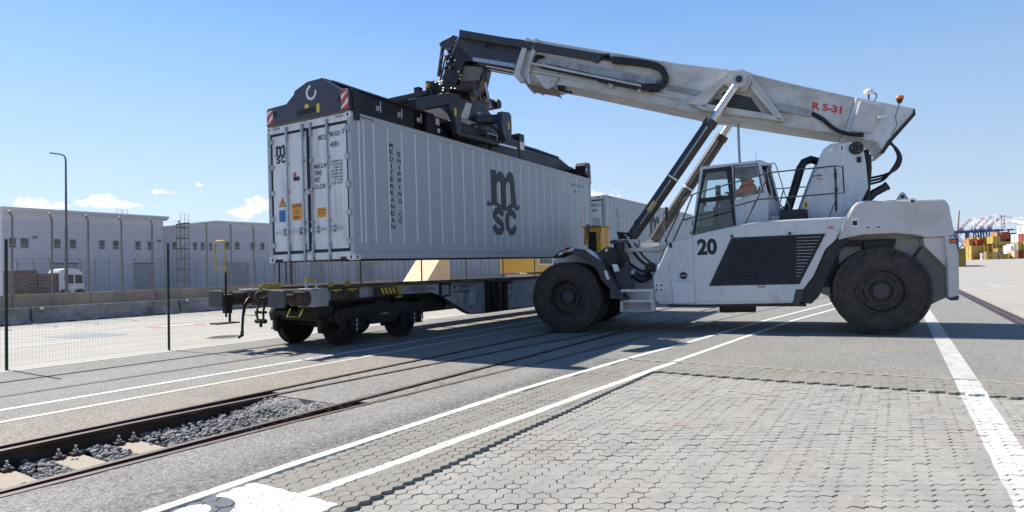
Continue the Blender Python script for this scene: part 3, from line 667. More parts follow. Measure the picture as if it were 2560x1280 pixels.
# thin dry weeds in the edge joint
wd = MB()
for i in range(60):
    x = rg.uniform(-6.4, 1.2); y = yc(x)+.08+rg.uniform(-.02, .03); h = rg.uniform(.01, .035); b = Vector((x, y, 0)); t = b+Vector((rg.uniform(-.015,.015), rg.uniform(-.015,.015), h))
    wd.add([b-Vector((.0012,0,0)), b+Vector((.0012,0,0)), t], [(0,1,2)])
o = wd.build('dry_weeds', pmat('dry weed', (.30,.24,.13), .8)); o['kind'] = 'stuff'; tag(o, 'thin dry weed stalks in the joint beside the painted edging', 'weeds')
print('pavers', len(sm), len(ro))
# ------------------------------------------------------------------ shipping container
def ribbon(mb, pts, w, fn, d0, d1, smooth=6):
    """thick flat stroke along a 2-D path mapped by fn(x, y, depth)"""
    q = []
    P_ = [Vector(p) for p in pts]
    for i in range(len(P_)-1):
        p0 = P_[max(i-1,0)]; p1 = P_[i]; p2 = P_[i+1]; p3 = P_[min(i+2,len(P_)-1)]
        for k in range(smooth):
            t = k/smooth; q.append(.5*((2*p1)+(p2-p0)*t+(2*p0-5*p1+4*p2-p3)*t*t+(3*p1-p0-3*p2+p3)*t**3))
    q.append(P_[-1]); vs = []
    for i, p in enumerate(q):
        d = (q[min(i+1,len(q)-1)]-q[max(i-1,0)]).normalized(); n = Vector((-d.y, d.x))*w/2
        for s_ in (1, -1):
            for dd in (d0, d1): vs.append(fn(p.x+n.x*s_, p.y+n.y*s_, dd))
    fs = []
    for i in range(len(q)-1):
        o = i*4; p = o+4; fs += [(o+1,o+3,p+3,p+1),(o,o+1,p+1,p),(o+3,o+2,p+2,p+3)]
    fs += [(0,2,3,1)]; k = (len(q)-1)*4; fs += [(k,k+1,k+3,k+2)]
    mb.add(vs, fs)
def plate(mb, pts, fn, d0, d1):
    n = len(pts); vs = [fn(*p, d0) for p in pts]+[fn(*p, d1) for p in pts]
    mb.add(vs, [tuple(range(n, 2*n))]+[(i, (i+1) % n, n+(i+1) % n, n+i) for i in range(n)])
def carrier_logo(mb, fn, d):
    """fn maps metric logo coordinates (x right, y up) as traced on the big side logo"""
    plate(mb, [(5.143,2.38),(5.42,2.40),(5.43,2.22),(5.43,1.50),(5.36,1.42),(5.2,1.44),(5.13,1.52),(5.16,1.65)], fn, 0, d)
    plate(mb, [(5.425,2.22),(5.50,2.33),(5.60,2.385),(5.72,2.38),(5.84,2.31),(5.93,2.20),(5.945,2.05),(5.95,1.53),(5.93,1.42),(5.75,1.40),(5.66,1.46),(5.655,2.05),(5.61,2.10),(5.55,2.10),(5.47,2.06),(5.425,2.0)], fn, 0, d+.0002)
    plate(mb, [(5.94,2.25),(6.02,2.36),(6.14,2.43),(6.27,2.43),(6.37,2.36),(6.42,2.22),(6.46,1.85),(6.52,1.52),(6.60,1.49),(6.68,1.55),(6.70,1.47),(6.64,1.38),(6.54,1.36),(6.38,1.42),(6.25,1.50),(6.215,1.58),(6.19,2.07),(6.14,2.14),(6.06,2.14),(5.98,2.09),(5.94,2.02)], fn, 0, d+.0004)
    plate(mb, [(4.93,1.46),(4.97,1.55),(5.05,1.48),(5.16,1.50),(5.3,1.535),(5.45,1.52),(5.65,1.46),(5.85,1.42),(6.0,1.44),(6.15,1.53),(6.25,1.52),(6.38,1.44),(6.2,1.40),(6.05,1.34),(5.85,1.31),(5.65,1.345),(5.4,1.43),(5.2,1.43),(5.02,1.39),(4.95,1.41)], fn, 0, d+.0006)
    ribbon(mb, [(5.70,1.16),(5.64,1.27),(5.49,1.305),(5.34,1.25),(5.30,1.14),(5.42,1.045),(5.60,.98),(5.69,.87),(5.63,.765),(5.48,.72),(5.33,.765),(5.26,.89)], .19, fn, 0, d+.0001)
    ribbon(mb, [(6.40,1.12),(6.33,1.25),(6.18,1.30),(6.03,1.22),(5.96,1.02),(6.02,.82),(6.17,.73),(6.33,.78),(6.40,.92)], .19, fn, 0, d+.0001)
def make_container(mat4, label, group):
    R = thing('shipping_container', label, 'container', mat4=mat4, group=group)
    L, Wd, H = 12.192, 2.438, 2.896
    b = MB()
    for u in (0, L-.12):
        for v in (0, Wd-.10): b.box(u, u+.12, v, v+.10, .118, H-.118)
    b.box(.12, L-.12, 0, .09, H-.115, H-.006); b.box(.12, L-.12, Wd-.09, Wd, H-.115, H-.006)
    b.box(.12, L-.12, .004, .09, .02, .152)
    b.prism([(0.004,.152),(-.002,.17),(-.004,.30),(.012,.332),(.09,.332),(.09,.152)], 'x', .12, L-.12)
    b.box(.12, L-.12, Wd-.09, Wd, .02, .3)
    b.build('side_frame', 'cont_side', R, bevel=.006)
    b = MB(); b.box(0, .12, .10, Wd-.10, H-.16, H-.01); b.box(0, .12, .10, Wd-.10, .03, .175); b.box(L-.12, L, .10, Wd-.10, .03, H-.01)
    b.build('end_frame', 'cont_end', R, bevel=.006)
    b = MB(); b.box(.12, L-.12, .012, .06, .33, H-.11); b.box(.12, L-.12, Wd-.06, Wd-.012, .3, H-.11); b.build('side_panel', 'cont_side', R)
    b = MB(); b.box(.1, L-.1, .09, Wd-.09, H-.03, H-.012); b.build('roof', 'cont_rust', R)
    b = MB(); b.box(.12, L-.12, .09, Wd-.09, .10, .16)
    for k in range(26): b.box(.3+k*.46, .38+k*.46, .09, Wd-.09, .02, .10)
    b.build('underside', 'cont_under', R)
    b = MB()
    for u in (.22,.35,.64,1.07,1.51,1.97,2.44,2.9,3.36,3.84,4.31,4.79,5.26,5.6,5.96,6.3,6.81,7.32,7.82,8.33,8.85,9.36,9.88,10.41,10.89,11.38,11.68,11.81):
        o = MB(); o.box(u-.014, u+.014, .0045, .013, .335, H-.118); o.build('joint_strip', 'cont_rib', R)
    for u0, u1 in ((0, .178), (L-.178, L)):
        for v0, v1, s_ in ((-.004, .162, 0), (Wd-.162, Wd+.004, 1)):
            for z0, z1 in ((0, .118), (H-.118, H+.004)):
                c = MB(); uu0 = u0-.004 if u0 == 0 else u0; uu1 = u1+.004 if u0 else u1
                c.box(uu0, uu1, v0, v1, z0, z1); o = c.build('corner_casting', 'cont_end', R, bevel=.012)
                h = MB(); uc = (u0+u1)/2; zc = (z0+z1)/2; vf = v0-.0015 if s_ == 0 else v1+.0015
                h.prism([(uc+.022*cos(t*pi/6), zc+.038*sin(t*pi/6)) for t in range(12)], 'y', vf, vf+(.01 if s_ == 0 else -.01))
                uf = uu0-.0015 if u0 == 0 else uu1+.0015; vc = (v0+v1)/2
                h.prism([(vc+.024*cos(t*pi/6), zc+.036*sin(t*pi/6)) for t in range(12)], 'x', uf, uf+(.01 if u0 == 0 else -.01))
                h.build('lock_hole', 'black', o)
    # hazard marks on the top corners, worn top edges
    b = MB()
    for v0, v1 in ((.20, .42), (2.02, 2.25)):
        for k in range(4): b.prism([(v0+(v1-v0)*k/4, H-.085), (v0+(v1-v0)*(k+.5)/4, H-.085), (v0+(v1-v0)*(k+.7)/4, H-.035), (v0+(v1-v0)*(k+.2)/4, H-.035)], 'x', -.0025, .003)
    for k in range(5): b.prism([(.22+.09*k, H-.085), (.27+.09*k, H-.085), (.29+.09*k, H-.05), (.24+.09*k, H-.05)], 'y', -.0025, .003)
    b.build('hazard_mark', 'wag_rust', R)
    b = MB(); b.box(.12, L-.12, -.002, .012, H-.010, H-.001); b.build('worn_edge', 'cont_rust', R)
    b = MB(); b.box(-.002, .004, .21, .37, .001, .075); b.box(-.002, .004, 2.03, 2.27, .001, .075); b.box(-.0005, .03, .38, 2.0, .0, .03); b.build('lashing_recess', 'cont_under', R)
    # door end
    for (va, vb) in ((.085, 1.19), (1.20, 2.335)):
        dl = MB(); dl.box(.012, .07, va+.05, vb-.045, .235, 2.69); D = dl.build('door', 'cont_end', R, bevel=.006)
        gk = MB(); gk.box(.008, .06, va, va+.055, .185, 2.736); gk.box(.008, .06, vb-.05, vb, .185, 2.736); gk.box(.008, .06, va+.055, vb-.05, .185, .240); gk.box(.008, .06, va+.055, vb-.05, 2.68, 2.736)
        gk.build('gasket', 'gasket', D)
        for zc in (.37, .93, 1.475, 2.02, 2.57):
            vv = (.05, .175) if va < 1 else (2.25, 2.38); h = MB(); h.box(-.012, .008, vv[0], vv[1], zc-.05, zc+.055)
            for zz in (-.03, .03): 
                for q in (.3, .55, .8): h.cyl((-.018, vv[0]+(vv[1]-vv[0])*q, zc+zz), (-.012, vv[0]+(vv[1]-vv[0])*q, zc+zz), .009, 6)
            vp = .06 if va < 1 else 2.378; h.cyl((-.008, vp, zc-.075), (-.008, vp, zc+.075), .016, 8); h.build('hinge', 'galv', D)
        for vr, hs in (((.635, -1), (1.10, -1)) if va < 1 else ((1.34, 1), (1.815, 1))):
            r = MB(); r.cyl((-.022, vr, .06), (-.022, vr, 2.82), .0165, 10); rod = r.build('locking_rod', 'galv', D, smooth=40)
            k = MB()
            for z0, z1 in ((.10, .37), (2.55, 2.80)):
                k.box(-.028, .008, vr-.030, vr-.019, z0, z1); k.box(-.028, .008, vr+.019, vr+.030, z0, z1)
                for zz in (z0+.03, (z0+z1)/2, z1-.03): k.box(-.040, -.012, vr-.027, vr+.027, zz-.013, zz+.013)
            for zz in (.045, 2.80): k.cyl((-.05, vr, zz), (-.0, vr, zz), .032, 8)
            for zz in (.80, 1.47, 2.06): k.box(-.040, .010, vr-.034, vr+.034, zz-.018, zz+.018)
            k.build('rod_guide', 'galv', rod)
            hd = MB(); hd.box(-.046, -.030, min(vr, vr+.36*hs)+(0 if hs > 0 else .0), max(vr, vr+.36*hs), .628, .652)
            hd.box(-.040, .010, vr+.13*hs-.025, vr+.13*hs+.025, .57, .71); hd.box(-.05, -.012, vr-.03, vr+.03, .60, .68); hd.cyl((-.05, vr+.33*hs, .64), (-.02, vr+.33*hs, .64), .022, 8)
            hd.build('handle', 'galv', rod)
    b = MB(); b.box(-.028, .012, 1.15, 1.26, 1.37, 1.47); b.box(-.02, .01, 1.14, 1.27, .16, .21); b.build('door_keeper', 'galv', R, bevel=.005)
    # lettering on the doors (reading direction: towards -v)
    XD, ZD = (0,-1,0), (0,0,1); xo = .0122
    t = MB()
    def et(s_, v, z, w, h): t.text(s_, (xo, v, z), XD, ZD, w, h, .0025)
    et('MSCU', .905, 2.435, .21, .105); et('901031', .60, 2.46, .30, .105); et('3', .255, 2.48, .05, .105); et('45R1', .58, 2.255, .235, .105)
    for s_, z, w in (('MAX.G.W.', 1.90, .36), ('TARE', 1.765, .20), ('NET', 1.63, .155), ('CU.CAP.', 1.49, .32)): et(s_, 1.04, z-.03, w, .095)
    t.build('lettering', 'navy', R)
    t = MB()
    for i, s_ in enumerate(('35.000 KG', '77.160 LBS', '4.600 KG', '10.140 LBS', '30.400 KG', '67.020 LBS', '67 CU.M.', '2.367 CU.FT.')):
        w = .31 if len(s_) > 8 else .24; et(s_, .255+w, 1.945-.062*i, w, .045)
    t.build('small_lettering', 'navy', R)
    t = MB(); carrier_logo(t, lambda x, y, d: (xo-d, 2.225-(x-4.93)*.215, 2.10+(y-.66)*.215), .003); t.build('carrier_logo', 'navy', R)
    # lettering on the long side
    XD, ZD = (1,0,0), (0,0,1); yo = .0122
    t = MB()
    for i, ch in enumerate('MEDITERRANEAN'):
        if ch == 'I': t.text(ch, (1.145, yo, 2.355-.1435*i), XD, ZD, .03, .102, .004)
        else: t.text(ch, (1.105, yo, 2.355-.1435*i), XD, ZD, .115, .102, .004, .004 if ch == 'M' else .022)
    for i, ch in enumerate('SHIPPING CO'):
        if ch == ' ': continue
        w = .03 if ch == 'I' else .105; t.text(ch, (1.355+(.04 if ch == 'I' else 0), yo, 2.205-.1435*i), XD, ZD, w, .102, .004)
    t.build('lettering', 'navy_side', R)
    t = MB(); carrier_logo(t, lambda x, y, d: (x, yo-d, y), .0095); t.build('carrier_logo', 'navy_side', R)
    t = MB(); t.text('MSCU 901031 3', (10.45, yo, 2.46), XD, ZD, 1.1, .10, .003); t.text('45R1', (10.62, yo, 2.24), XD, ZD, .35, .10, .003); t.build('faint_lettering', 'grey_letter', R)
    # stickers
    def st(mat, v0, v1, z0, z1, d=.0145): q = MB(); q.box(xo-.0025, d, v0, v1, z0, z1); return q.build('sticker', mat, R)
    st('red_st', 1.575, 1.665, 1.775, 1.865); st('navy', 1.478, 1.667, 1.685, 1.772); st('white_st', 1.48, 1.57, 1.778, 1.862)
    st('blue_st', 1.925, 2.128, .858, 1.11); st('orange_st', 1.435, 1.733, .868, 1.223); st('orange_st', .738, .994, .884, 1.077)
    t = MB(); t.prism([(1.905,1.173),(2.132,1.177),(2.012,1.378)], 'x', xo-.0015, .014); t.build('sticker', 'navy', R)
    t = MB(); t.prism([(1.932,1.188),(2.105,1.19),(2.012,1.350)], 'x', xo-.0025, .012); t.build('sticker', 'orange_st', R)
    t = MB(); xo2 = xo-.0024
    for s_, v, z, w, h in (('CAUTION', 1.72, 1.135, .27, .06), ("9'-6\"", 1.64, 1.01, .13, .07), ('HIGH', 1.66, .90, .15, .06), ('CAUTION', .95, 1.02, .17, .025), ('KEEP CLOSED', .96, .96, .19, .02)): t.text(s_, (xo2, v, z), (0,-1,0), (0,0,1), w, h, .0015)
    for k in range(7): t.box(xo2-.001, xo2, 1.95, 2.10, .885+.03*k, .893+.03*k)
    t.box(xo2-.001, xo2, 2.0, 2.02, 1.22, 1.30); t.build('sticker_print', 'navy', R)
    for (mat, u0, u1, z0, z1) in (('orange_st', 11.42, 11.62, .55, 1.0), ('orange_st', 11.5, 11.6, 1.45, 1.62)): q = MB(); q.box(u0, u1, yo-.003, .014, z0, z1); q.build('sticker', mat, R)
    q = MB(); q.prism([(11.10,1.15),(11.34,1.15),(11.22,1.38)], 'y', yo-.003, .014); q.build('sticker', 'orange_st', R)
    return R
rz_, ry_ = .0496, .012
CM = Matrix.Translation((.065, -.01, 1.795)) @ Matrix.Rotation(rz_, 4, 'Z') @ Matrix.Rotation(-ry_, 4, 'Y')
cont = make_container(CM, 'grey white reefer container hanging from the spreader above the flatcar', 'reefer containers of one shipping line')
c2 = copy_tree(cont, Matrix.Translation((13.95, .80, 1.53)))
c2['label'] = 'grey white reefer container standing farther back, behind the lift cylinders of the loader'
# ------------------------------------------------------------------ spreader (container frame)
S = thing('container_spreader', 'dark telescopic spreader frame gripping the top of the lifted container', 'spreader', mat4=CM)
b = MB()
eb = [(2.376,2.915),(2.375,3.24),(2.33,3.285),(1.76,3.30),(1.53,3.456),(1.50,3.53),(1.123,3.655),(.70,3.66),(.20,3.335),(.01,3.325),(-.015,3.29),(-.015,2.915)]
b.prism(eb, 'x', -.045, -.015); o = b.build('end_plate', 'sp_blue', S, bevel=.006)
b = MB()
for i in range(len(eb)):      # flange round the plate
    p, q = eb[i], eb[(i+1) % len(eb)]
    if i == len(eb)-1: continue
    b.beam((.03,p[0],p[1]),(.03,q[0],q[1]),.10,.022, up=(1,0,0)) if False else b.prism([(p[0],p[1]),(q[0],q[1]),(q[0]*.985+.018,q[1]-.02),(p[0]*.985+.018,p[1]-.02)], 'x', -.012, .11)
b.build('end_flange', 'sp_blue', S)
b = MB(); b.box(-.01, .26, .0, 2.42, 2.905, 2.955); b.build('end_foot', 'cont_rust', S)
b = MB(); ring = [(-1.015+.125*cos(radians(97+275*k/34)), 3.415+.130*sin(radians(97+275*k/34))) for k in range(35)]
ribbon(b, ring, .05, lambda x, y, d: (-.0455-d, -x, y), 0, .003, smooth=1); b.build('ring_mark', 'white_st', S)
b = MB(); sl = [(.945+.075*cos(a_), 3.055+.062*sin(a_)) for a_ in [radians(-90+180*k/8) for k in range(9)]]
sl = [(1.40-(-1)*.055*cos(radians(90-180*k/8)), 3.05+.055*sin(radians(90-180*k/8))) for k in range(9)]+[(.95-.055*cos(radians(90-180*k/8)), 3.06-.055*sin(radians(90-180*k/8))) for k in range(9)]
b.prism(sl, 'x', -.0475, -.046); b.cyl((-.047,.235,3.155),(-.0455,.235,3.155),.060,18); b.cyl((-.047,2.10,3.13),(-.0455,2.10,3.13),.060,18); b.build('plate_opening', 'black', S)
def stripes(v0, v1, z0, z1, nm):
    q = MB(); q.box(-.0475, -.0455, v0, v1, z0, z1); q.build('reflector', 'red_st', S)
    for zc in (z0+.0, z0+.235):
        # band rises towards smaller v (to the right as seen); clip to the plate by corner points
        pts = [(v1, zc-.06), (v0, zc+.12), (v0, zc+.22), (v1, zc+.04)]; pts = [(p[0], min(max(p[1], z0), z1)) for p in pts]
        m_ = MB(); m_.prism(pts, 'x', -.0485, -.0474); m_.build('reflector_stripe', 'white_st', S)
stripes(.005, .195, 2.945, 3.30, 'a'); stripes(2.18, 2.36, 2.935, 3.24, 'b')
for v0, v1, z0, z1 in ((.79,.87,2.985,3.16),(1.10,1.21,3.115,3.195)): q = MB(); q.box(-.0475,-.0455,v0,v1,z0,z1); q.build('sticker', 'yellow_st', S)
# telescopic beams
b = MB(); b.prism([(.62,2.96),(.62,3.60),(.66,3.65),(1.12,3.65),(1.46,3.52),(1.50,2.96)], 'x', .0, 3.15); b.build('extension_beam', 'sp_black', S, bevel=.008)
b = MB(); b.box(.0, 3.1, .54, .62, 2.955, 2.99); b.box(.1, 3.1, .56, .62, 3.585, 3.62); b.build('beam_flange', 'cont_rust' if False else 'sp_blue', S)
b = MB(); yo = .6195
for u, s_ in ((1.56, "30'"), (2.28, "35'"), (3.01, "40'")):
    if u < 2.7: b.box(u-.012, u+.012, yo-.004, .621, 3.27, 3.52); b.text(s_, (u-.15, yo, 3.29), (1,0,0), (0,0,1), .12, .12, .003)
b.box(2.985, 3.01, yo-.004, .621, 3.30, 3.54); b.text("40'", (2.82, yo, 3.31), (1,0,0), (0,0,1), .13, .12, .003)
b.build('length_mark', 'white_st', S)
# near corner twistlock guide
b = MB(); b.prism([(.02,3.34),(.14,3.36),(.22,3.30),(.28,3.08),(.22,3.03),(.20,2.74),(.07,2.74),(.05,2.95),(.03,3.08)], 'y', -.05, -.012); b.build('corner_guide', 'sp_black', S, bevel=.006)
b = MB(); b.box(.02,.22,.02,.5,2.96,3.02); b.cyl((.10,-.01,3.14),(.10,.3,3.14),.035,10); b.box(.05,.15,.05,.3,3.1,3.28); b.tube([(.05,.1,3.26),(.1,.02,3.30),(.2,.1,3.28),(.3,.3,3.2)],.012,6); b.build('twistlock_drive', 'sp_grease', S)
# central frame
b = MB(); b.prism([(.52,3.0),(.52,3.60),(1.20,3.60),(1.45,3.45),(1.45,3.0)], 'x', 3.10, 3.40); b.build('sleeve', 'sp_black', S, bevel=.012)
q = MB(); q.box(3.42,3.56,.49,.5,3.34,3.50); q.cyl((3.52,.498,3.2),(3.52,.48,3.2),.06,16); q.build('reflector', 'white_st', S)
b = MB(); b.box(2.7, 8.1, .62, 1.30, 3.02, 3.60); b.build('main_box', 'sp_black', S, bevel=.012)
b = MB(); b.prism([(4.4,3.66),(4.55,4.30),(5.9,4.36),(6.45,4.08),(7.4,3.78),(8.0,3.70),(8.0,3.62),(4.3,3.62)], 'y', .60, 1.84); b.build('rotator_pedestal', 'sp_blue', S, bevel=.012)
b = MB(); b.text("45'", (5.50, .599, 4.0), (1,0,0), (0,0,1), .20, .13, .004); b.build('length_mark', 'white_st', S)
b = MB(); b.prism([(4.62,3.74),(4.95,4.24),(5.22,4.26),(5.02,3.80)], 'y', .585, .60); b.build('worn_patch', 'st_boom', S)
# two gooseneck legs each side (piggyback arms folded) and cross arms
for v0 in (-.02, 2.25):
    b = MB(); b.prism([(3.30,4.03),(3.72,4.07),(3.80,4.00),(3.80,3.50),(3.72,3.10),(3.60,3.08),(3.50,3.45),(3.34,3.62)], 'y', v0, v0+.16); b.build('folded_leg', 'sp_blue', S, bevel=.015)
    b = MB(); b.prism([(5.80,4.08),(6.22,4.14),(6.34,4.06),(6.34,3.60),(6.26,3.36),(6.02,3.30),(5.86,3.44),(5.78,3.72)], 'y', v0, v0+.16); b.build('folded_leg', 'sp_blue', S, bevel=.015)
    q = MB(); vf = v0-.002 if v0 < 0 else v0+.162; q.box(3.50,3.58,vf,vf+.002,3.50,3.70); q.box(6.12,6.2,vf,vf+.002,3.64,3.86); q.build('sticker', 'yellow_st', S)
    q = MB(); q.cyl((3.62,v0-.015,3.28),(3.62,v0+.175,3.28),.05,14); q.cyl((6.12,v0-.015,3.42),(6.12,v0+.175,3.42),.05,14); q.build('pivot_pin', 'sp_blue', S)
b = MB(); b.beam((2.1,.15,3.50),(3.45,.10,3.93),.22,.25); b.beam((3.5,.1,3.9),(3.5,2.3,3.9),.2,.22); b.beam((6.0,.1,3.95),(6.0,2.3,3.95),.2,.22); b.beam((5.2,.5,3.82),(6.0,.2,3.95),.2,.2); b.build('cross_arm', 'sp_blue', S, bevel=.01)
b = MB(); b.box(4.05,5.2,.42,.50,3.58,3.70); b.build('hose_tray', 'wag_grey', S)
b = MB(); b.cyl((3.85,.22,3.17),(5.85,.22,3.22),.105,16); b.build('extension_cylinder', 'sp_black', S, smooth=40)
b = MB(); b.cyl((5.85,.22,3.22),(6.95,.22,3.25),.045,12); b.build('extension_rod', 'chrome', S, smooth=40)
b = MB(); b.box(5.2,5.75,.10,.14,3.38,3.41); b.tube([(5.25,.12,3.39),(5.25,.12,3.27)],.012,6); b.tube([(5.72,.12,3.39),(5.74,.12,3.22)],.012,6); b.build('small_bracket', 'galv', S)
b = MB(); rr = random.Random(5)
for k in range(7):
    x0 = 4.3+.22*k; b.tube([(x0,.5,3.62-.02*k),(x0+.25,.35,3.48),(x0+.6,.30,3.40),(x0+.9,.4,3.30+.02*k),(x0+1.0,.55,3.2)],.022,6,smooth=5)
b.tube([(4.9,.4,3.6),(5.5,.2,3.66),(5.9,.15,3.5),(5.95,.2,3.25),(5.6,.3,3.1)],.03,8,smooth=6)
b.build('hydraulic_hose', 'hose', S, smooth=60)
b = MB(); b.box(3.05,6.3,.5,.62,3.04,3.30); b.box(3.9,5.0,.3,.6,3.25,3.5); b.box(5.95,7.95,.46,.62,3.06,3.62); b.build('valve_block', 'sp_black', S, bevel=.01)
b = MB(); b.box(7.60,7.95,.44,1.95,3.05,3.86); b.build('sleeve', 'sp_black', S, bevel=.03)
q = MB(); q.box(7.62,7.90,.435,.44,3.35,3.60); q.build('reflector', 'white_st', S)
b = MB(); b.prism([(.66,3.02),(.66,3.50),(.74,3.60),(1.70,3.60),(1.78,3.50),(1.78,3.02)], 'x', 7.95, 11.0); b.prism([(11.0,3.56),(11.35,3.48),(11.8,3.38),(12.2,3.38),(12.2,3.0),(11.0,3.0)], 'y', .66, 1.78); b.build('extension_beam', 'sp_black', S, bevel=.02)
b = MB(); b.tube([(8.0,.72,3.60),(9.2,.72,3.62),(11.0,.72,3.6)],.035,8); b.tube([(8.0,.69,3.45),(10.2,.69,3.44)],.05,8); b.build('guide_tube', 'sp_blue', S, smooth=50)
b = MB(); b.box(12.0,12.2,.02,2.40,2.92,3.30); b.prism([(11.75,3.0),(11.72,3.34),(11.82,3.46),(11.95,3.42),(12.10,3.48),(12.22,3.42),(12.24,3.0)], 'y', .0, .4); b.prism([(12.19,3.2),(12.26,3.2),(12.32,2.74),(12.26,2.70),(12.19,2.92)], 'y', .02, .3); b.build('end_beam', 'sp_black', S, bevel=.012)
for k in range(5): q = MB(); q.box(11.75+.03*k,11.765+.03*k,-.004,.0,3.10+.02*(k%3),3.24); q.build('sticker', 'white_st', S)
b = MB(); b.box(12.205,12.275,.06,.20,2.70,3.0); b.build('corner_guide', 'cont_rust', S)
# rotator ring and damping arm
b = MB(); b.cyl((5.15,1.2,4.25),(5.15,1.2,4.52),.62,32,r2=.50); b.cyl((5.15,1.2,4.52),(5.15,1.2,4.62),.72,32); b.build('slewing_ring', 'sp_grease', S, smooth=40)
b = MB(); b.prism([(4.35,4.62),(4.4,4.78),(5.5,4.82),(7.10,4.82),(7.22,4.72),(7.15,4.58),(6.3,4.55),(5.6,4.5),(4.5,4.52)], 'y', .92, 1.48); b.build('rotator_arm', 'sp_blue', S, bevel=.03)
b = MB(); b.cyl((7.1,.82,4.70),(7.1,1.58,4.70),.14,20); b.build('damper_pivot', 'sp_black', S, smooth=40)
q = MB(); q.box(4.95,5.1,.905,.92,4.64,4.74); q.build('sticker','white_st',S)
q = MB(); q.box(6.45,6.50,.905,.92,4.66,4.76); q.box(6.53,6.58,.905,.92,4.66,4.76); q.build('sticker','yellow_st',S)
# valve cluster on the left end of the frame
b = MB(); b.box(3.1,4.2,.5,1.9,4.02,4.12); b.box(3.15,3.2,.4,.45,3.95,4.2); b.box(3.15,4.1,.4,.45,4.17,4.2)
for k in range(14):
    x = 3.35+rr.random()*.95; y = .45+rr.random()*.7; z = 4.12+rr.random()*.25; w = .03+rr.random()*.05; b.box(x-w, x+w, y-w, y+w, z-w*1.2, z+w*1.2)
for k in range(8):
    x = 3.3+.13*k; b.cyl((x,.42,4.16+.03*(k%3)),(x,.6,4.16+.03*(k%3)),.028,8)
b.build('valve_bank', 'sp_black', S)
q = MB()
for k in range(10): x = 3.35+rr.random()*.9; z = 4.12+rr.random()*.3; q.cyl((x,.40,z),(x,.44,z),.016,6)
q.build('hose_fitting', 'galv', S)
q = MB(); q.cyl((3.3,.6,4.22),(3.3,.6,4.36),.05,14); q.build('warning_lamp', 'orange_st', S)
q = MB(); q.cyl((3.3,.6,4.36),(3.3,.6,4.39),.065,14); q.cyl((3.3,.6,4.10),(3.3,.6,4.22),.065,14)
for k in range(6): q.cyl((3.3+.062*cos(k*pi/3),.6+.062*sin(k*pi/3),4.2),(3.3+.062*cos(k*pi/3),.6+.062*sin(k*pi/3),4.38),.005,5)
q.build('lamp_guard', 'sp_black', S)
# ------------------------------------------------------------------ reach stacker (local frame: x forward, y near side, z up)
KM = Matrix.Translation((7.97, -8.26, 0)) @ Matrix.Rotation(radians(101.2), 4, 'Z')
K_ = thing('reach_stacker', 'big light grey reach stacker with the number 20 lifting the white container', 'reach stacker', mat4=KM)
def two(fn, name, mat, **k):
    for s_ in (1, -1):
        b = MB(); fn(b, s_); b.build(name, mat, K_, **k)
panel = [(4.625,1.295),(4.24,2.069),(3.806,2.194),(3.322,2.298),(2.822,2.382),(2.363,2.444),(1.726,2.471),(.98,2.471),(.55,2.475),(.79,2.0),(1.0,1.80),(1.24,1.243),(1.452,.952),(1.60,.658),(3.733,.628),(4.503,.640),(4.575,.70),(4.612,.81)]
two(lambda b, s_: b.prism(panel, 'y', s_*1.10, s_*1.55), 'side_body', 'st_white', bevel=.035)
b = MB(); b.prism([(4.3,2.0),(3.3,2.22),(2.3,2.36),(.7,2.40),(.7,1.0),(4.3,.8)], 'y', -1.1, 1.1); b.build('chassis', 'st_dark', K_)
b = MB(); b.prism([(5.36,1.93),(4.20,2.06),(4.30,.80),(5.30,.95)], 'y', -1.18, 1.18); b.build('front_body', 'st_white', K_, bevel=.02)
b = MB(); b.prism([(5.36,1.93),(7.15,1.92),(7.15,1.2),(6.9,.75),(5.3,.75)], 'y', -.95, .95); b.build('front_frame', 'st_white', K_, bevel=.02)
b = MB(); b.box(4.3,5.6,.75,1.28,1.93,1.99); b.box(4.4,6.9,.80,1.3,1.90,1.93); b.build('front_deck', 'st_boom', K_)
b = MB(); b.cyl((6.6,-1.0,.83),(6.6,1.0,.83),.22,18); b.cyl((0,-1.1,.9),(0,1.1,.9),.18,18); b.box(-.5,.6,-.6,.6,.7,1.9); b.build('axle', 'wag_dark', K_)
b = MB(); b.box(1.5,4.4,-1.1,1.1,.60,.66); b.box(1.4,4.3,1.0,1.5,.585,.635); b.build('bottom_plate', 'st_black', K_)
b = MB(); b.box(2.4,3.2,.3,1.05,.42,.60); b.build('bottom_box', 'st_black', K_, bevel=.05)
# louvre grille with slats
lq = [(2.845,2.106),(1.012,2.116),(1.536,1.086),(3.351,1.074)]
b = MB(); b.prism([(2.87,2.125),(.985,2.135),(1.525,1.066),(3.38,1.054)], 'y', 1.552, 1.562); gr_ = b.build('grille_frame', 'st_black', K_)
b = MB()
n = 15; sl0 = None
for k in range(n):
    t = (k+.5)/n; z = 2.106+(1.08-2.106)*t; x0 = 2.845+(3.351-2.845)*t-.03; x1 = 1.012+(1.536-1.012)*t+.03
    m_ = MB(); m_.add([(x0,1.563,z+.030),(x1,1.563,z+.030),(x1-.004,1.593,z-.004),(x0,1.593,z-.004),(x0,1.563,z-.012),(x1,1.563,z-.012)], [(0,1,2,3),(3,2,5,4),(0,3,4),(1,5,2)])
    m_.build('slat', 'st_dark', gr_)
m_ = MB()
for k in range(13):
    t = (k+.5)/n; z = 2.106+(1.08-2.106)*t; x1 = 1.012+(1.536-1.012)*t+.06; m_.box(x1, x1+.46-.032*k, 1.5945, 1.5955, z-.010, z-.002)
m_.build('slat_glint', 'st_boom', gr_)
for p in ((2.86,2.16),(1.68,2.17)): m_ = MB(); m_.cyl((p[0],1.555,p[1]),(p[0],1.60,p[1]),.030,10); m_.build('grille_latch', 'st_black', gr_)
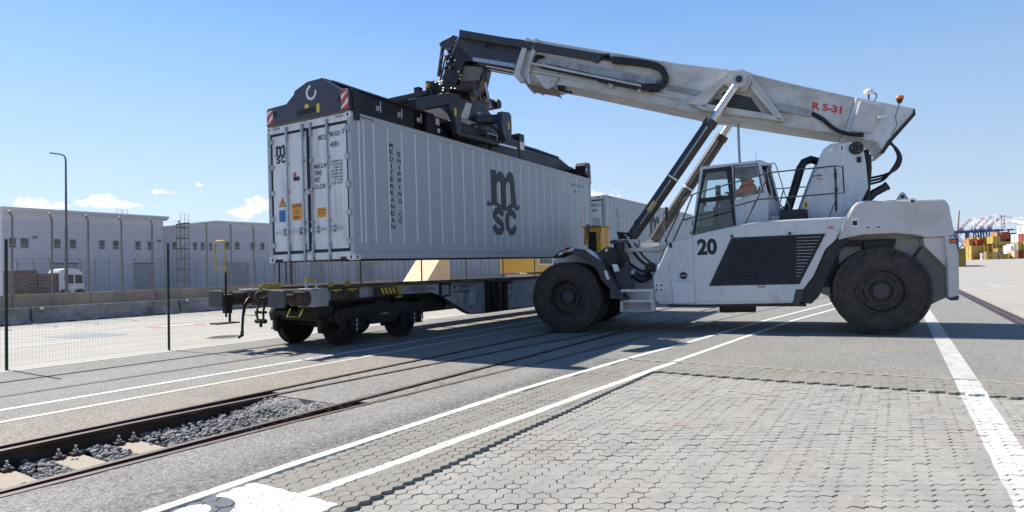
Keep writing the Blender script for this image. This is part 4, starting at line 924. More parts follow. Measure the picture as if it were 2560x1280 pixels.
m_ = MB(); m_.tube([(2.34,1.56,1.05),(2.34,1.59,1.02),(2.22,1.59,1.02),(2.22,1.56,1.05)],.008,6); m_.build('grille_handle', 'st_black', gr_)
b = MB(); b.text('20', (3.61, 1.5495, 1.755), (-1,0,0), (0,0,1), .43, .375, .004, .045); b.build('number_20', 'navy', K_)
b = MB(); b.box(3.735,4.17,1.549,1.556,1.16,1.485); b.build('cap_plate', 'st_white', K_)
b = MB(); b.prism([(4.19,1.17),(3.72,1.17),(3.70,1.10),(3.70,.66),(4.17,.66),(4.19,1.08)], 'y', 1.45, 1.615); b.build('lower_box', 'st_white', K_, bevel=.02)
b = MB(); b.cyl((3.93,1.556,1.30),(3.93,1.60,1.30),.082,20); cp = b.build('filler_cap', 'st_black', K_, smooth=40)
b = MB(); b.box(3.87,3.99,1.601,1.612,1.288,1.312); b.build('cap_grip', 'galv', cp)
b = MB(); b.box(.83,.93,1.552,1.575,2.235,2.275); b.build('side_marker_light', 'orange_lens', K_)
for k, (s0, z0) in enumerate(((4.54,.98),(4.44,.98),(4.54,1.09),(4.44,1.09))):
    q = MB(); q.box(s0-.045, s0+.04, 1.5498, 1.552, z0-.04, z0+.045); st_ = q.build('warning_sticker', 'white_st', K_)
    q = MB()
    if z0 > 1: q.prism([(s0-.035,z0-.025),(s0+.03,z0-.025),(s0-.002,z0+.035)], 'y', 1.552, 1.5530)
    else: q.prism([(s0-.02,z0-.03),(s0+.015,z0-.025),(s0+.02,z0+.02),(s0-.01,z0+.03)], 'y', 1.552, 1.5530)
    q.build('print', 'navy', st_)
q = MB(); q.box(3.695,3.701,1.5495,1.5515,.66,2.19); q.box(1.5,4.55,1.5495,1.5512,.700,.704); q.build('panel_seam', 'st_dark', K_)
q = MB(); q.box(4.17,4.23,1.549,1.57,1.95,2.07); q.build('small_socket', 'st_black', K_)
q = MB()
for p in ((4.5,1.35),(4.5,1.6),(4.35,1.85),(4.1,1.43),(3.78,1.43),(4.25,1.2),(3.0,2.28),(.95,2.38),(2.3,2.37)): q.cyl((p[0],1.549,p[1]),(p[0],1.556,p[1]),.011,8)
q.build('bolt_head', 'st_dark', K_)
# fender strut (dark band behind the side body)
b = MB(); b.prism([(.56,2.10),(.74,2.03),(.98,1.80),(1.22,1.243),(1.44,.952),(1.58,.66),(1.30,.64),(1.15,.80),(.96,1.22),(.80,1.62),(.55,1.95)], 'y', 1.02, 1.50); b.build('rear_strut', 'st_black', K_, bevel=.02)
b = MB(); b.prism([(1.44,.955),(1.60,.96),(1.68,.62),(1.57,.60),(1.50,.70)], 'y', 1.3, 1.565); b.build('strut_foot', 'st_dark', K_, bevel=.01)
# counterweight
cw = [(.29,2.785),(-1.10,2.735),(-1.17,2.70),(-1.225,2.58),(-1.295,1.99),(-.84,1.968),(-.63,2.035),(-.276,2.085),(.314,2.078),(.62,2.02),(.76,1.985),(.70,2.25),(.46,2.68),(.38,2.76)]
b = MB(); b.prism(cw, 'y', -1.6, 1.6); cwo = b.build('counterweight', 'st_cw', K_, bevel=.04)
b = MB(); b.prism([(-1.12,1.962),(-1.285,1.965),(-1.345,1.60),(-1.325,.80),(-1.15,.755),(-1.15,1.40)], 'y', -1.58, 1.58); b.build('counterweight_rear', 'st_cw', K_, bevel=.02)
b = MB(); b.prism([(-.80,1.965),(-1.14,1.965),(-1.14,.755),(-.82,.58),(-.30,.58),(-.30,1.965)], 'y', -1.05, 1.05); b.build('counterweight_core', 'st_cw', K_)
two(lambda b, s_: b.prism([(-.78,1.966),(-1.14,1.966),(-1.14,1.38),(-.80,1.80)], 'y', s_*1.0, s_*1.50), 'arch_plate', 'st_cw')
two(lambda b, s_: b.prism([(-.80,1.80),(-1.14,1.38),(-1.14,.755),(-.82,.58),(-.60,.62),(-.60,1.5)], 'y', s_*.98, s_*1.42), 'arch_plate_dark', pmat('mud and shade darkened side plate', (.17,.16,.15), .7, var=.2, dirt=(.07,.06,.05), dirt_amt=.6, dirt_scale=1.5))  # shade and mud on this plate are both put into its dark colour
two(lambda b, s_: b.prism([(.75,2.11),(-.80,2.11),(-.80,.62),(-.1,.5),(.3,.5),(1.2,.9)], 'y', s_*.90, s_*1.0), 'inner_wheel_wall', 'st_cw')
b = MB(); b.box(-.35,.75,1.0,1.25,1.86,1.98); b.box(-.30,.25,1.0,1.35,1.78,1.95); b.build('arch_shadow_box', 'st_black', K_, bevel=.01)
b = MB(); b.box(-1.325,-1.20,1.555,1.606,1.84,1.92); b.build('rear_marker_housing', 'st_black', K_)
b = MB(); b.box(-1.30,-1.21,1.590,1.612,1.855,1.905); b.build('rear_marker_light', 'orange_lens', K_)
b = MB(); b.prism([(-1.12,.755),(-1.33,.80),(-1.335,.74),(-1.31,.70),(-1.20,.70)], 'y', 1.45, 1.52); b.build('tie_down_eye', 'st_dark', K_)
for (s0, z0, w, h) in ((.44,2.34,.13,.19),(-.60,2.72,.1,.1),(.20,2.23,.10,.06),(.02,2.23,.08,.07)):
    q = MB(); q.box(s0-w/2, s0+w/2, 1.599, 1.6025, z0-h/2, z0+h/2); st_ = q.build('warning_sticker', 'white_st', K_)
    q = MB(); q.box(s0-w/3, s0+w/3, 1.6025, 1.6035, z0-h/3, z0+h/6); q.build('print', 'navy', st_)
b = MB(); b.prism([(-.52,2.77),(-.66,3.02),(-.70,3.04),(-.74,3.02),(-.88,2.76)], 'y', .25, .31); lug_ = b.build('lifting_lug', 'st_cw', K_, bevel=.008)
q = MB(); q.cyl((-.70,.245,2.94),(-.70,.315,2.94),.035,14); q.build('lug_hole', 'black', lug_)
# wheels
def wheel(sx_, r, l0, l1, side, name='wheel', lugs=30, dual=False):
    c = Vector((sx_, 0, r)); w = l1-l0; b = MB(); ax = (0, side, 0)
    pr = [(r*.50,l0+.02),(r*.56,l0-.01),(r*.72,l0-.025),(r*.88,l0+.0),(r*.935,l0+.03),(r*.955,l0+.07),(r*.957,l1-.07),(r*.935,l1-.03),(r*.88,l1-.0),(r*.72,l1+.025),(r*.56,l1+.01),(r*.50,l1-.02),(r*.46,l1-.06)]
    b.revolve(pr, (sx_, 0, r), ax, 56)
    wh = thing.__wrapped__ if False else None
    ty = b.build('tyre', 'tyre', K_, smooth=50)
    lb = MB()
    for k in range(lugs):
        for (a0, la, lb_) in ((k/lugs, l0+.005, l0+w*.46), ((k+.5)/lugs, l1-w*.46, l1-.005)):
            an = 2*pi*a0; sl = .16; 
            def pt(rr, l, da): return (sx_+rr*cos(an+da), side*l, r+rr*sin(an+da))
            da = pi/lugs*.78; o1 = la if la < lb_ else lb_; t0 = 0 if a0 == k/lugs else sl; t1 = sl if a0 == k/lugs else 0
            vs = []
            for (l, tt) in ((la, t0*0), (lb_, sl*.6 if a0 == k/lugs else -sl*.6)):
                tt2 = tt
                for rr in (r*.93 if l in (l0+.005, l1-.005) else r*.95, r*1.0 if l not in (l0+.005, l1-.005) else r*.99):
                    for q in (-1, 1): vs.append(pt(rr, l, q*da+tt2*.5))
            lb.add(vs, [(0,1,3,2),(4,6,7,5),(2,3,7,6),(0,4,5,1),(0,2,6,4),(1,5,7,3)])
            # shoulder block running down the sidewall
            lo = l0 if a0 == k/lugs else l1; dl = -.012 if lo == l0 else .012
            vs = [pt(r*.99, lo-dl*.3, -da), pt(r*.99, lo-dl*.3, da), pt(r*.91, lo+dl*.25, da), pt(r*.91, lo+dl*.25, -da),
                  pt(r*.96, lo-dl*5, -da), pt(r*.96, lo-dl*5, da), pt(r*.90, lo-dl*2, da), pt(r*.90, lo-dl*2, -da)]
            lb.add(vs, [(0,1,2,3),(0,4,5,1),(1,5,6,2),(3,2,6,7),(0,3,7,4)])
    o = lb.build('tread_lugs', 'tyre', ty)
    rm = MB(); lo = l1
    dp = .16 if not dual else .30
    rm.revolve([(r*.505,lo-.015),(r*.515,lo+.012),(r*.49,lo+.014),(r*.47,lo-.02),(r*.46,lo-.08),(r*.445,lo-dp),(r*.34,lo-dp-.01),(r*.335,lo-dp+.035),(r*.25,lo-dp+.035),(r*.245,lo-dp-.02),(r*.20,lo-dp-.02),(r*.195,lo-dp+.05),(.001,lo-dp+.055)], (sx_, 0, r), ax, 40)
    for k in range(5):
        an = 2*pi*k/5+.3; rm.box(0,0,0,0,0,0) if False else None
        p = Vector((sx_+r*.39*cos(an), side*(lo-dp+.012), r+r*.39*sin(an))); t_ = Vector((-sin(an), 0, cos(an))); n_ = Vector((cos(an), 0, sin(an)))
        rm.beam(p-t_*.07, p+t_*.07, .03, .11, up=n_) if False else rm.beam(p-n_*.045, p+n_*.045, .13, .03, up=(0,1,0))
    ro_ = rm.build('rim', 'rim', K_, smooth=35)
    bt = MB()
    for k in range(24):
        if k % 12 == 5: continue
        an = 2*pi*k/24; p = (sx_+r*.292*cos(an), side*(lo-dp+.034), r+r*.292*sin(an)); q = (p[0], side*(lo-dp+.058), p[2]); bt.cyl(p, q, .021, 6)
    bt.build('wheel_nuts', 'rim', ro_)
    hb = MB(); hb.cyl((sx_, side*(lo-dp+.03), r), (sx_, side*(lo-dp+.09), r), r*.17, 24); hb.build('hub', 'st_dark', ro_, bevel=.01)
for sd in (1, -1):
    wheel(0.0 if sd > 0 else -.22, .905, 1.08, 1.58, sd)
    wheel(6.60, .845, 1.58, 2.08, sd, dual=True); wheel(6.60, .845, .98, 1.48, sd, dual=True)
# front fender
fd = [(6.90,1.80),(6.88,1.83),(6.70,1.955),(6.44,2.005),(6.12,1.965),(5.90,1.80),(5.70,1.66),(5.55,1.42),(5.40,1.10),(5.24,.86),(5.16,.80),(5.26,.74),(5.36,.79),(5.55,1.035),(5.60,1.10),(5.74,1.25),(5.85,1.52),(6.07,1.70),(6.33,1.865),(6.55,1.90),(6.80,1.80)]
two(lambda b, s_: b.prism(fd, 'y', s_*1.42, s_*2.08), 'front_fender', 'st_dark', bevel=.012)
b = MB(); b.prism([(6.42,2.012),(6.12,1.972),(5.90,1.807),(5.74,1.70),(5.74,1.708),(5.90,1.815),(6.12,1.982),(6.42,2.020)], 'y', 1.5, 2.06); b.build('fender_sky_sheen', 'st_white', K_)  # light strip painted as sky sheen along the dark fender top
b = MB(); b.prism([(6.92,1.79),(6.69,1.965),(6.42,2.015),(6.40,1.92),(6.60,1.88)], 'y', 1.5, 2.10); b.build('fender_tip', 'st_black', K_, bevel=.008)
q = MB(); q.prism([(6.62,1.905),(6.50,1.925),(6.50,1.985),(6.62,1.96)], 'y', 2.098, 2.112); q.build('fender_light', 'orange_lens', K_)
for a0, a1 in ((6.74,6.64),(6.49,6.43),(6.42,6.37)): q = MB(); q.prism([(a0,1.885+(6.6-a0)*.3),(a1,1.895+(6.6-a1)*.3),(a1,1.955+(6.6-a1)*.3),(a0,1.94+(6.6-a0)*.35)], 'y', 2.098, 2.104); q.build('sticker', 'white_st', K_)
for pts in ([(5.66,1.45),(5.60,1.46),(5.53,1.26),(5.60,1.25)], [(5.47,1.60),(5.35,1.60),(5.30,1.44),(5.42,1.43)]): q = MB(); q.prism(pts, 'y', 2.06, 2.085); q.build('reflector', 'white_st', K_)
b = MB(); b.prism([(5.62,1.75),(5.25,1.75),(5.05,1.05),(5.05,.98),(5.35,.98)], 'y', 1.60, 1.75); b.build('fender_bracket', 'st_dark', K_)
b = MB(); b.cyl((6.55,1.8,2.0),(6.55,1.8,2.035),.13,16,r2=.09); b.build('fender_lamp_dome', 'st_black', K_)
b = MB(); b.tube([(6.15,1.95,1.96),(6.15,1.95,2.1),(6.08,1.95,2.30),(6.04,1.95,2.5)],.014,6); b.tube([(6.04,1.95,2.5),(5.80,1.95,2.5),(5.74,1.95,2.42),(5.86,1.95,2.10),(6.0,1.95,2.06)],.010,6,smooth=4); b.box(6.0,6.08,1.92,1.98,2.38,2.56); b.build('width_marker', 'st_dark', K_)
b = MB(); b.box(6.09,6.19,1.90,2.0,1.97,2.08); b.build('marker_foot', 'st_cw', K_)
# air cleaner and intake pipe
b = MB(); b.cyl((5.60,1.35,1.78),(5.60,1.82,1.78),.235,28); b.cyl((5.60,1.82,1.78),(5.60,1.86,1.78),.20,28); b.cyl((5.60,1.86,1.78),(5.60,1.87,1.78),.07,16); b.cyl((5.40,1.35,1.70),(5.40,1.75,1.70),.21,22); b.cyl((5.40,1.55,1.8),(5.40,1.55,2.10),.13,20); b.build('air_cleaner', 'st_black', K_, bevel=.008, smooth=40)
b = MB(); b.cyl((5.39,1.55,2.10),(5.39,1.55,2.16),.225,28); b.cyl((5.39,1.55,2.16),(5.39,1.55,2.19),.225,28,r2=.17); b.build('rain_cap', 'st_dark', K_, smooth=40)
q = MB(); q.cyl((5.64,1.862,1.94),(5.64,1.868,1.94),.035,12); q.build('sticker', 'white_st', K_)
b = MB(); b.tube([(5.32,1.6,1.62),(5.20,1.6,1.50),(5.02,1.6,1.34)],.092,18); b.build('intake_pipe', 'cyl', K_, smooth=40)
b = MB(); b.tube([(5.06,1.6,1.37),(4.97,1.6,1.28),(4.90,1.58,1.24),(4.84,1.50,1.25),(4.80,1.35,1.28),(4.78,1.2,1.30)],.095,18,smooth=4); b.build('intake_elbow', 'hose', K_, smooth=60)
b = MB(); b.cyl((5.11,1.6,1.42),(5.05,1.6,1.37),.10,18); b.cyl((5.30,1.6,1.60),(5.25,1.6,1.55),.10,18); b.build('pipe_clamp', 'galv', K_)
# steps
b = MB()
for z in (1.0,.76): b.box(4.60,5.32,1.50,1.92,z-.012,z+.012); b.box(4.60,5.32,1.90,1.925,z-.045,z+.012)
b.box(4.62,5.28,1.50,1.54,.50,1.0); b.build('step_tread', 'st_white', K_)
b = MB()
for s0 in (4.60,5.30): b.prism([(s0-.025,1.0),(s0+.025,1.0),(s0+.045,.50),(s0-.02,.50)], 'y', 1.86, 1.92); b.prism([(s0-.02,.76),(s0+.03,.76),(s0+.03,.50),(s0-.02,.50)], 'y', 1.5, 1.9)
b.cyl((4.58,1.89,.51),(5.34,1.89,.51),.018,8); b.build('step_frame', 'st_cw', K_)
# main boom
ob = [(7.95,7.83),(7.66,7.765),(4.086,6.60),(2.90,6.27),(2.376,6.10),(1.62,5.78),(.165,5.22),(.30,4.80),(.44,4.40),(1.656,4.735),(3.445,5.235),(6.635,6.31),(7.15,6.47),(7.307,6.44),(7.45,6.56),(8.02,6.62),(8.22,6.78)]
b = MB(); b.prism(ob, 'y', -.48, .48); BO = b.build('outer_boom', 'st_boom', K_, bevel=.02)
b = MB(); b.prism([(.165,5.224),(-.93,4.845),(-.94,4.70),(-.48,4.185),(-.311,3.93),(-.20,4.17),(.44,4.40),(.30,4.8)], 'y', -.52, .52); RB = b.build('boom_rear_box', 'st_white', BO, bevel=.03)
b = MB(); b.prism([(.10,5.12),(-.34,4.97),(-.10,4.35),(.32,4.47)], 'y', .52, .60); b.build('boom_side_box', 'st_cw', RB if False else BO, bevel=.03)
b = MB(); b.prism([(-.945,4.83),(-.955,4.68),(-.50,4.15),(-.33,3.90),(-.25,3.90),(-.40,4.15),(-.90,4.72)], 'y', -.54, .54); b.build('boom_rear_seal', 'sp_grease', BO)
# collar and side ribs at the front mouth
for (sa, sb) in ((7.62, 7.95),):
    two(lambda b, s_: b.prism([(7.98,7.84),(7.86,7.81),(7.98,7.45),(8.16,6.90),(8.05,6.66),(8.16,6.62),(8.36,6.86),(8.28,7.10),(8.10,7.55)], 'y', s_*.48, s_*.60), 'mouth_collar', 'st_boom', bevel=.012)
    two(lambda b, s_: b.prism([(7.72,7.78),(7.62,7.75),(7.72,7.40),(7.90,6.85),(7.86,6.55),(7.94,6.56),(8.0,6.86),(7.82,7.45)], 'y', s_*.48, s_*.60), 'mouth_rib', 'st_boom', bevel=.012)
b = MB(); b.prism([(8.33,6.86),(8.06,6.62),(7.45,6.44),(7.30,6.36),(7.38,6.52),(8.0,6.70)], 'y', -.5, .5); b.build('mouth_lip', 'cont_rust', BO)
b = MB(); b.prism([(7.80,6.84),(7.10,6.62),(7.25,6.42),(7.42,6.36),(7.52,6.44)], 'y', .46, .56); b.build('mouth_gusset', 'st_boom', BO, bevel=.01)
b = MB(); b.prism([(8.32,7.10),(8.31,7.04),(4.0,5.66),(4.0,5.72)], 'y', .478, .53); b.build('lower_flange', 'st_boom', BO)
b = MB()
b.prism([(7.82,7.11),(4.90,6.10),(4.90,6.045),(7.82,7.055)], 'y', .48, .70); b.prism([(5.75,6.30),(5.70,6.15),(5.66,6.13),(5.60,6.27)], 'y', .48, .66); b.prism([(5.0,6.06),(4.98,5.94),(4.95,5.93),(4.88,6.03)], 'y', .48, .66)
b.build('chain_shelf', 'st_boom', BO)
b = MB(); b.prism([(7.40,7.20),(4.50,6.22),(4.54,6.10),(5.0,6.16),(7.44,7.06)], 'y', .52, .60); b.build('chain_guide_plate', 'wag_grey', BO)
b = MB(); b.prism([(4.25,6.06),(2.95,5.62),(2.98,5.50),(4.28,5.93)], 'y', .478, .52); b.prism([(1.9,5.30),(1.05,5.02),(1.09,4.88),(1.94,5.16)], 'y', .478, .55); b.build('side_channel', 'wag_grey', BO)
# energy chain: separate links along the loop
path = [(5.62,6.86),(5.1,6.73),(4.72,6.62),(4.50,6.53),(4.36,6.40),(4.30,6.24),(4.33,6.10),(4.44,6.00),(4.60,5.97),(4.78,6.02),(5.4,6.22),(6.2,6.50),(7.0,6.78),(7.55,6.97)]
q = []; P_ = [Vector(p) for p in path]
for i in range(len(P_)-1):
    d = (P_[i+1]-P_[i]); nseg = max(1, round(d.length/.105))
    for k in range(nseg): q.append((P_[i]+d*k/nseg, P_[i]+d*(k+1)/nseg))
for i, (p0, p1) in enumerate(q):
    w = .15 if i < len(q)-16 else .07; m_ = MB(); d = (p1-p0); p1b = p0+d*.93; m_.beam((p0.x,.60,p0.y),(p1b.x,.60,p1b.y),.15,w,up=(0,1,0)) if False else m_.prism([(p0.x-d.y/d.length*w/2, p0.y+d.x/d.length*w/2),(p1b.x-d.y/d.length*w/2, p1b.y+d.x/d.length*w/2),(p1b.x+d.y/d.length*w/2, p1b.y-d.x/d.length*w/2),(p0.x+d.y/d.length*w/2, p0.y-d.x/d.length*w/2)], 'y', .53, .68)
    m_.build('chain_link', 'st_black', BO)
m_ = MB()
for k in range(5): m_.tube([(7.55,.56+.02*k,6.95+.02*k),(7.72,.56+.02*k,7.08),(7.66,.56+.02*k,7.20+.02*k),(7.45,.56+.02*k,7.22)],.018,6,smooth=5)
m_.build('hose_bundle', 'hose', BO)
# hose cover panels on top flank
p0, p1 = Vector((5.90,6.86)), Vector((9.99,8.20)); n = 13
for k in range(n):
    a_ = p0+(p1-p0)*k/n; c_ = p0+(p1-p0)*(k+.975)/n; m_ = MB(); h = .20
    pts = [(a_.x, a_.y), (c_.x, c_.y), (c_.x-.02, c_.y+h), (a_.x-.02, a_.y+h)] if k else [(a_.x+.12, a_.y), (c_.x, c_.y), (c_.x-.02, c_.y+h), (a_.x-.05, a_.y+h)]
    m_.prism(pts, 'y', .42 if k > 6 else .485, .585 if k > 6 else .60); m_.build('hose_cover_panel', 'st_dark', BO)
m_ = MB(); m_.tube([(5.98,.55,7.0),(5.75,.55,6.93),(5.60,.56,6.89)],.045,8); m_.box(5.70,5.90,.5,.62,6.98,7.04); m_.build('hose_joint', 'hose', BO)
# inner boom
ib = [(9.97,8.41),(7.6,7.72),(7.9,6.95),(8.33,7.06),(9.35,7.38),(9.60,7.50),(10.2,8.15)]
b = MB(); b.prism(ib, 'y', -.40, .40); IB = b.build('inner_boom', 'sp_blue', K_, bevel=.012)
b = MB(); b.prism([(9.62,7.60),(8.35,7.22),(8.38,7.12),(9.65,7.50)], 'y', .402, .44); b.build('worn_slide_rail', 'galv', IB)
b = MB(); b.tube([(9.3,.25,7.36),(8.0,.25,6.93)],.04,10); b.tube([(9.3,.1,7.31),(8.0,.1,6.88)],.04,10); b.build('boom_pipe', 'chrome', IB, smooth=50)
for s0, z0 in ((9.20,7.86),(9.03,7.81)): q = MB(); q.cyl((s0,.401,z0),(s0,.412,z0),.068,20); q.build('boom_hole', 'black', IB)
# boom head
hd = [(10.0,8.46),(10.2,8.12),(10.33,7.85),(10.66,7.19),(10.64,6.93),(10.27,6.82),(9.62,6.60),(9.47,6.95),(9.33,7.36),(9.60,7.50),(9.7,7.9)]
b = MB(); b.prism([(10.10,8.25),(10.35,7.80),(10.66,7.19),(10.64,6.93),(10.27,6.82),(10.05,7.2),(9.95,7.55),(9.62,7.50),(9.5,7.6),(9.7,8.2)], 'y', -.38, .38); b.build('boom_head', 'sp_black', K_, bevel=.015)
b = MB(); b.prism([(10.02,7.50),(9.35,7.38),(9.47,6.95),(9.60,6.62),(9.75,6.56),(10.25,6.80)], 'y', -.30, .30); b.build('boom_head_box', 'sp_grease', K_, bevel=.05)
b = MB(); b.prism([(9.98,7.44),(9.38,7.32),(9.50,6.96),(10.12,7.02)], 'y', .301, .306); b.build('worn_patch', pmat('dusty worn paint', (.17,.145,.12), .6, var=.2), K_)
two(lambda b, s_: b.prism([(10.10,8.30),(10.33,8.42),(10.45,8.36),(10.74,8.28),(10.78,8.20),(10.70,8.08),(10.50,8.06),(10.30,7.95),(10.18,8.0)], 'y', s_*.12, s_*.30), 'head_ear', 'sp_blue', bevel=.02)
b = MB(); b.tube([(10.70,.2,8.18),(10.86,.2,7.30)],.058,12); b.build('tilt_cylinder', 'sp_blue', K_, smooth=40)
b = MB(); b.tube([(9.40,.25,7.32),(9.34,.25,6.90)],.062,12); b.tube([(9.60,-.25,7.1),(9.5,-.25,6.6)],.062,12); b.build('tilt_cylinder', 'sp_blue', K_, smooth=40)
b = MB(); b.tube([(9.34,.25,6.90),(9.27,.25,6.42)],.030,10); b.tube([(9.5,-.25,6.6),(9.4,-.25,6.3)],.03,10); b.build('tilt_rod', 'chrome', K_, smooth=40)
b = MB(); b.prism([(9.62,6.95),(9.72,6.95),(9.60,6.40),(9.48,6.40)], 'y', .2, .34); b.build('head_strut', 'sp_blue', K_)
rr = random.Random(8); b = MB()
for k in range(11):
    y0 = -.3+.06*k; a0 = rr.uniform(0,.12)
    b.tube([(10.28+rr.uniform(-.05,.05),y0,8.0+rr.uniform(-.1,.1)),(10.50+a0,y0+.02,7.72),(10.60+a0,y0,7.42),(10.72+a0*.8,y0,7.12),(10.95+a0*.6,y0,6.88),(11.0+rr.uniform(-.05,.1),y0,6.66)],.016+.008*rr.random(),6,smooth=5)
b.build('hydraulic_hose', 'hose', K_, smooth=60)
b = MB()
for k in range(18):
    x = 10.30+rr.uniform(0,.32); z = 7.35+rr.uniform(0,.45); y = .33+rr.uniform(0,.12); b.box(x-.03,x+.03,y,y+.06,z-.02,z+.02)
b.build('valve_block', 'sp_black', K_)
b = MB()
for k in range(22):
    x = 10.25+rr.uniform(0,.40); z = 7.25+rr.uniform(0,.60); y = .40+rr.uniform(0,.08); b.cyl((x,y,z),(x+rr.uniform(-.03,.03),y+.02,z+.04),.012,6)
b.build('hose_fitting', 'galv', K_)
for s0, z0, mt in ((10.12,7.27,'white_st'),(10.05,7.16,'yellow_st'),(10.08,7.06,'c_teal'),(10.22,7.62,'white_st')): q = MB(); q.cyl((s0,.385,z0),(s0,.40,z0),.028,10); q.build('pressure_gauge', mt, K_)
# lift cylinders and their brackets
for s_ in (1, -1):
    y = .82*s_; yb_ = .95 if s_ > 0 else -1.45; top = Vector((2.60 if s_ > 0 else 2.42,y,5.83)); bot = Vector((5.27 if s_ > 0 else 5.08,yb_,2.16)); g_ = top+(bot-top)*.262
    b = MB(); b.tube([top, g_], .095, 20); rod = b.build('lift_rod', 'chrome', K_, smooth=40)
    b = MB(); b.tube([g_, bot], .148, 24); d = (bot-g_).normalized(); b.tube([g_-d*.12, g_+d*.04], .165, 24); cy = b.build('lift_cylinder', 'cyl', K_, smooth=40)
    b = MB(); m0 = g_+(bot-g_)*.44; b.tube([m0, m0+d*.045], .154, 24); b.build('cylinder_band', 'white_st', cy, smooth=40)
    b = MB(); off = Vector((-.02, .165*1, -.0)); b.tube([g_+d*.1+off, m0+off], .022, 8); b.tube([m0+off+d*.1, bot+off-d*.5], .016, 8); b.build('cylinder_pipe', 'cyl' if s_ < 0 else 'galv', cy, smooth=50)
    b = MB(); b.cyl((top.x, y-.13, top.z), (top.x, y+.13, top.z), .17, 24); b.build('rod_eye', 'st_boom', rod, smooth=40)
    b = MB(); b.cyl((top.x, y-.20, top.z), (top.x, y+.22*(1), top.z), .075, 16); b.build('pivot_pin', 'st_dark', rod, smooth=40)
    b = MB(); b.cyl((bot.x,yb_-.2,bot.z),(bot.x,yb_+.2,bot.z),.12,20); b.box(bot.x-.25,bot.x+.25,yb_-.25,yb_-.18,1.9,2.2); b.box(bot.x-.25,bot.x+.25,yb_+.18,yb_+.25,1.9,2.2); b.build('cylinder_foot', 'st_boom', K_)
q = MB(); A_ = Vector((2.60,.82,5.83)); B_ = Vector((5.27,.95,2.16)); d = (B_-A_).normalized(); c_ = A_+(B_-A_)*.775
side = d.cross(Vector((0,1,0))).normalized(); out_ = side.cross(d).normalized(); out_ = out_ if out_.y > 0 else -out_
vs = []
for k in range(7):
    a_ = radians(-22+44*k/6)
    for t in (-.14, .14): vs.append(c_+d*t+out_*cos(a_)*.1505+side*sin(a_)*.1505)
q.add(vs, [(2*k, 2*k+2, 2*k+3, 2*k+1) for k in range(6)])
q.build('warning_sticker', 'yellow_st', K_)
# boom brackets for the cylinders (triangular plates with an opening)
def tri(b, s_):
    yo_ = (s_*.62, s_*.70)
    b.prism([(3.78,5.49),(2.86,6.04),(2.73,6.14),(2.52,6.14),(2.38,6.05),(2.28,5.90),(2.46,5.60),(2.62,5.62),(2.80,5.72),(2.92,5.84),(3.02,5.78),(3.35,5.42),(3.3,5.30)], 'y', *yo_)
    b.prism([(2.28,5.90),(2.40,6.04),(2.36,6.06),(1.66,4.86),(1.80,4.84),(2.36,5.66)], 'y', *yo_)
    b.prism([(3.60,5.40),(3.35,5.42),(2.1,5.05),(1.66,4.86),(1.66,4.80),(3.45,5.28)], 'y', *yo_)
two(tri, 'cylinder_bracket', 'st_boom', bevel=.008)
two(lambda b, s_: b.prism([(2.35,5.5),(2.1,5.05),(3.35,5.42),(2.95,5.72)], 'y', s_*.48, s_*.49), 'bracket_opening', 'st_dark')
two(lambda b, s_: (b.prism([(3.78,5.50),(2.73,6.145),(2.71,6.12),(3.74,5.48)], 'y', s_*.46, s_*.72), b.prism([(2.40,6.06),(1.66,4.85),(1.70,4.83),(2.44,6.03)], 'y', s_*.46, s_*.72)), 'bracket_web', 'st_boom')
b = MB()
for k in range(3): b.tube([(1.08,.50,5.0-.03*k),(.85,.53,4.82-.03*k),(.60,.54,4.55-.02*k),(.35,.55,4.42-.02*k),(.05,.56,4.36-.02*k)],.026,8,smooth=5)
b.build('boom_hose', 'hose', K_, smooth=60)
b = MB(); b.text('R 5-31', (1.05,.4795,5.06), (-.957,0,-.29), (-.10,0,.995), .62, .175, .005, .045); b.build('lettering', 'red_st', K_)
b = MB(); b.box(6.95,7.15,.3,.45,6.36,6.44)
for k in range(4): b.cyl((7.13-.10*k,.40,6.36-.035*k),(7.07-.10*k,.46,6.30-.035*k),.035,8)
b.build('hanging_fitting', 'hose', K_); b = MB(); b.tube([(7.05,.484,6.95),(7.10,.49,6.75),(7.05,.46,6.42)],.008,5,smooth=4); b.build('thin_cable', 'hose', K_)
# gps dome, beacon
b = MB(); b.cyl((-.115,.35,5.12),(-.115,.35,5.30),.018,8); b.tube([(-.15,.35,5.32),(-.24,.35,5.30),(-.27,.35,5.22),(-.20,.35,5.10)],.012,6,smooth=4); b.build('dome_stem', 'st_black', K_)
b = MB(); b.revolve([(.001,.10),(.05,.095),(.085,.07),(.10,.035),(.095,.0),(.06,-.02),(.001,-.02)], (-.115,.35,5.31), (0,0,1), 20); b.build('antenna_dome', 'white_st', K_, smooth=50)
b = MB(); b.cyl((-.68,.35,4.92),(-.70,.35,5.02),.014,8); b.cyl((-.70,.35,5.02),(-.71,.35,5.10),.045,12,r2=.07); b.box(-.74,-.60,.3,.42,4.90,4.93); b.build('beacon_base', 'st_black', K_)
b = MB(); b.revolve([(.075,0),(.085,.02),(.08,.06),(.05,.085),(.001,.09)], (-.71,.35,5.10), (0,0,1), 18); b.build('beacon_lens', 'orange_lens', K_, smooth=50)
b = MB(); b.tube([(-.66,.525,4.94),(-.58,.53,4.7),(-.60,.53,4.5),(-.50,.53,4.3),(-.50,.53,4.16)],.005,5); b.build('thin_cable', 'hose', K_)
b = MB(); b.prism([(-.22,4.72),(-.36,4.70),(-.40,4.66),(-.22,4.66)], 'y', .60, .70); b.build('small_lamp', 'white_st', K_)
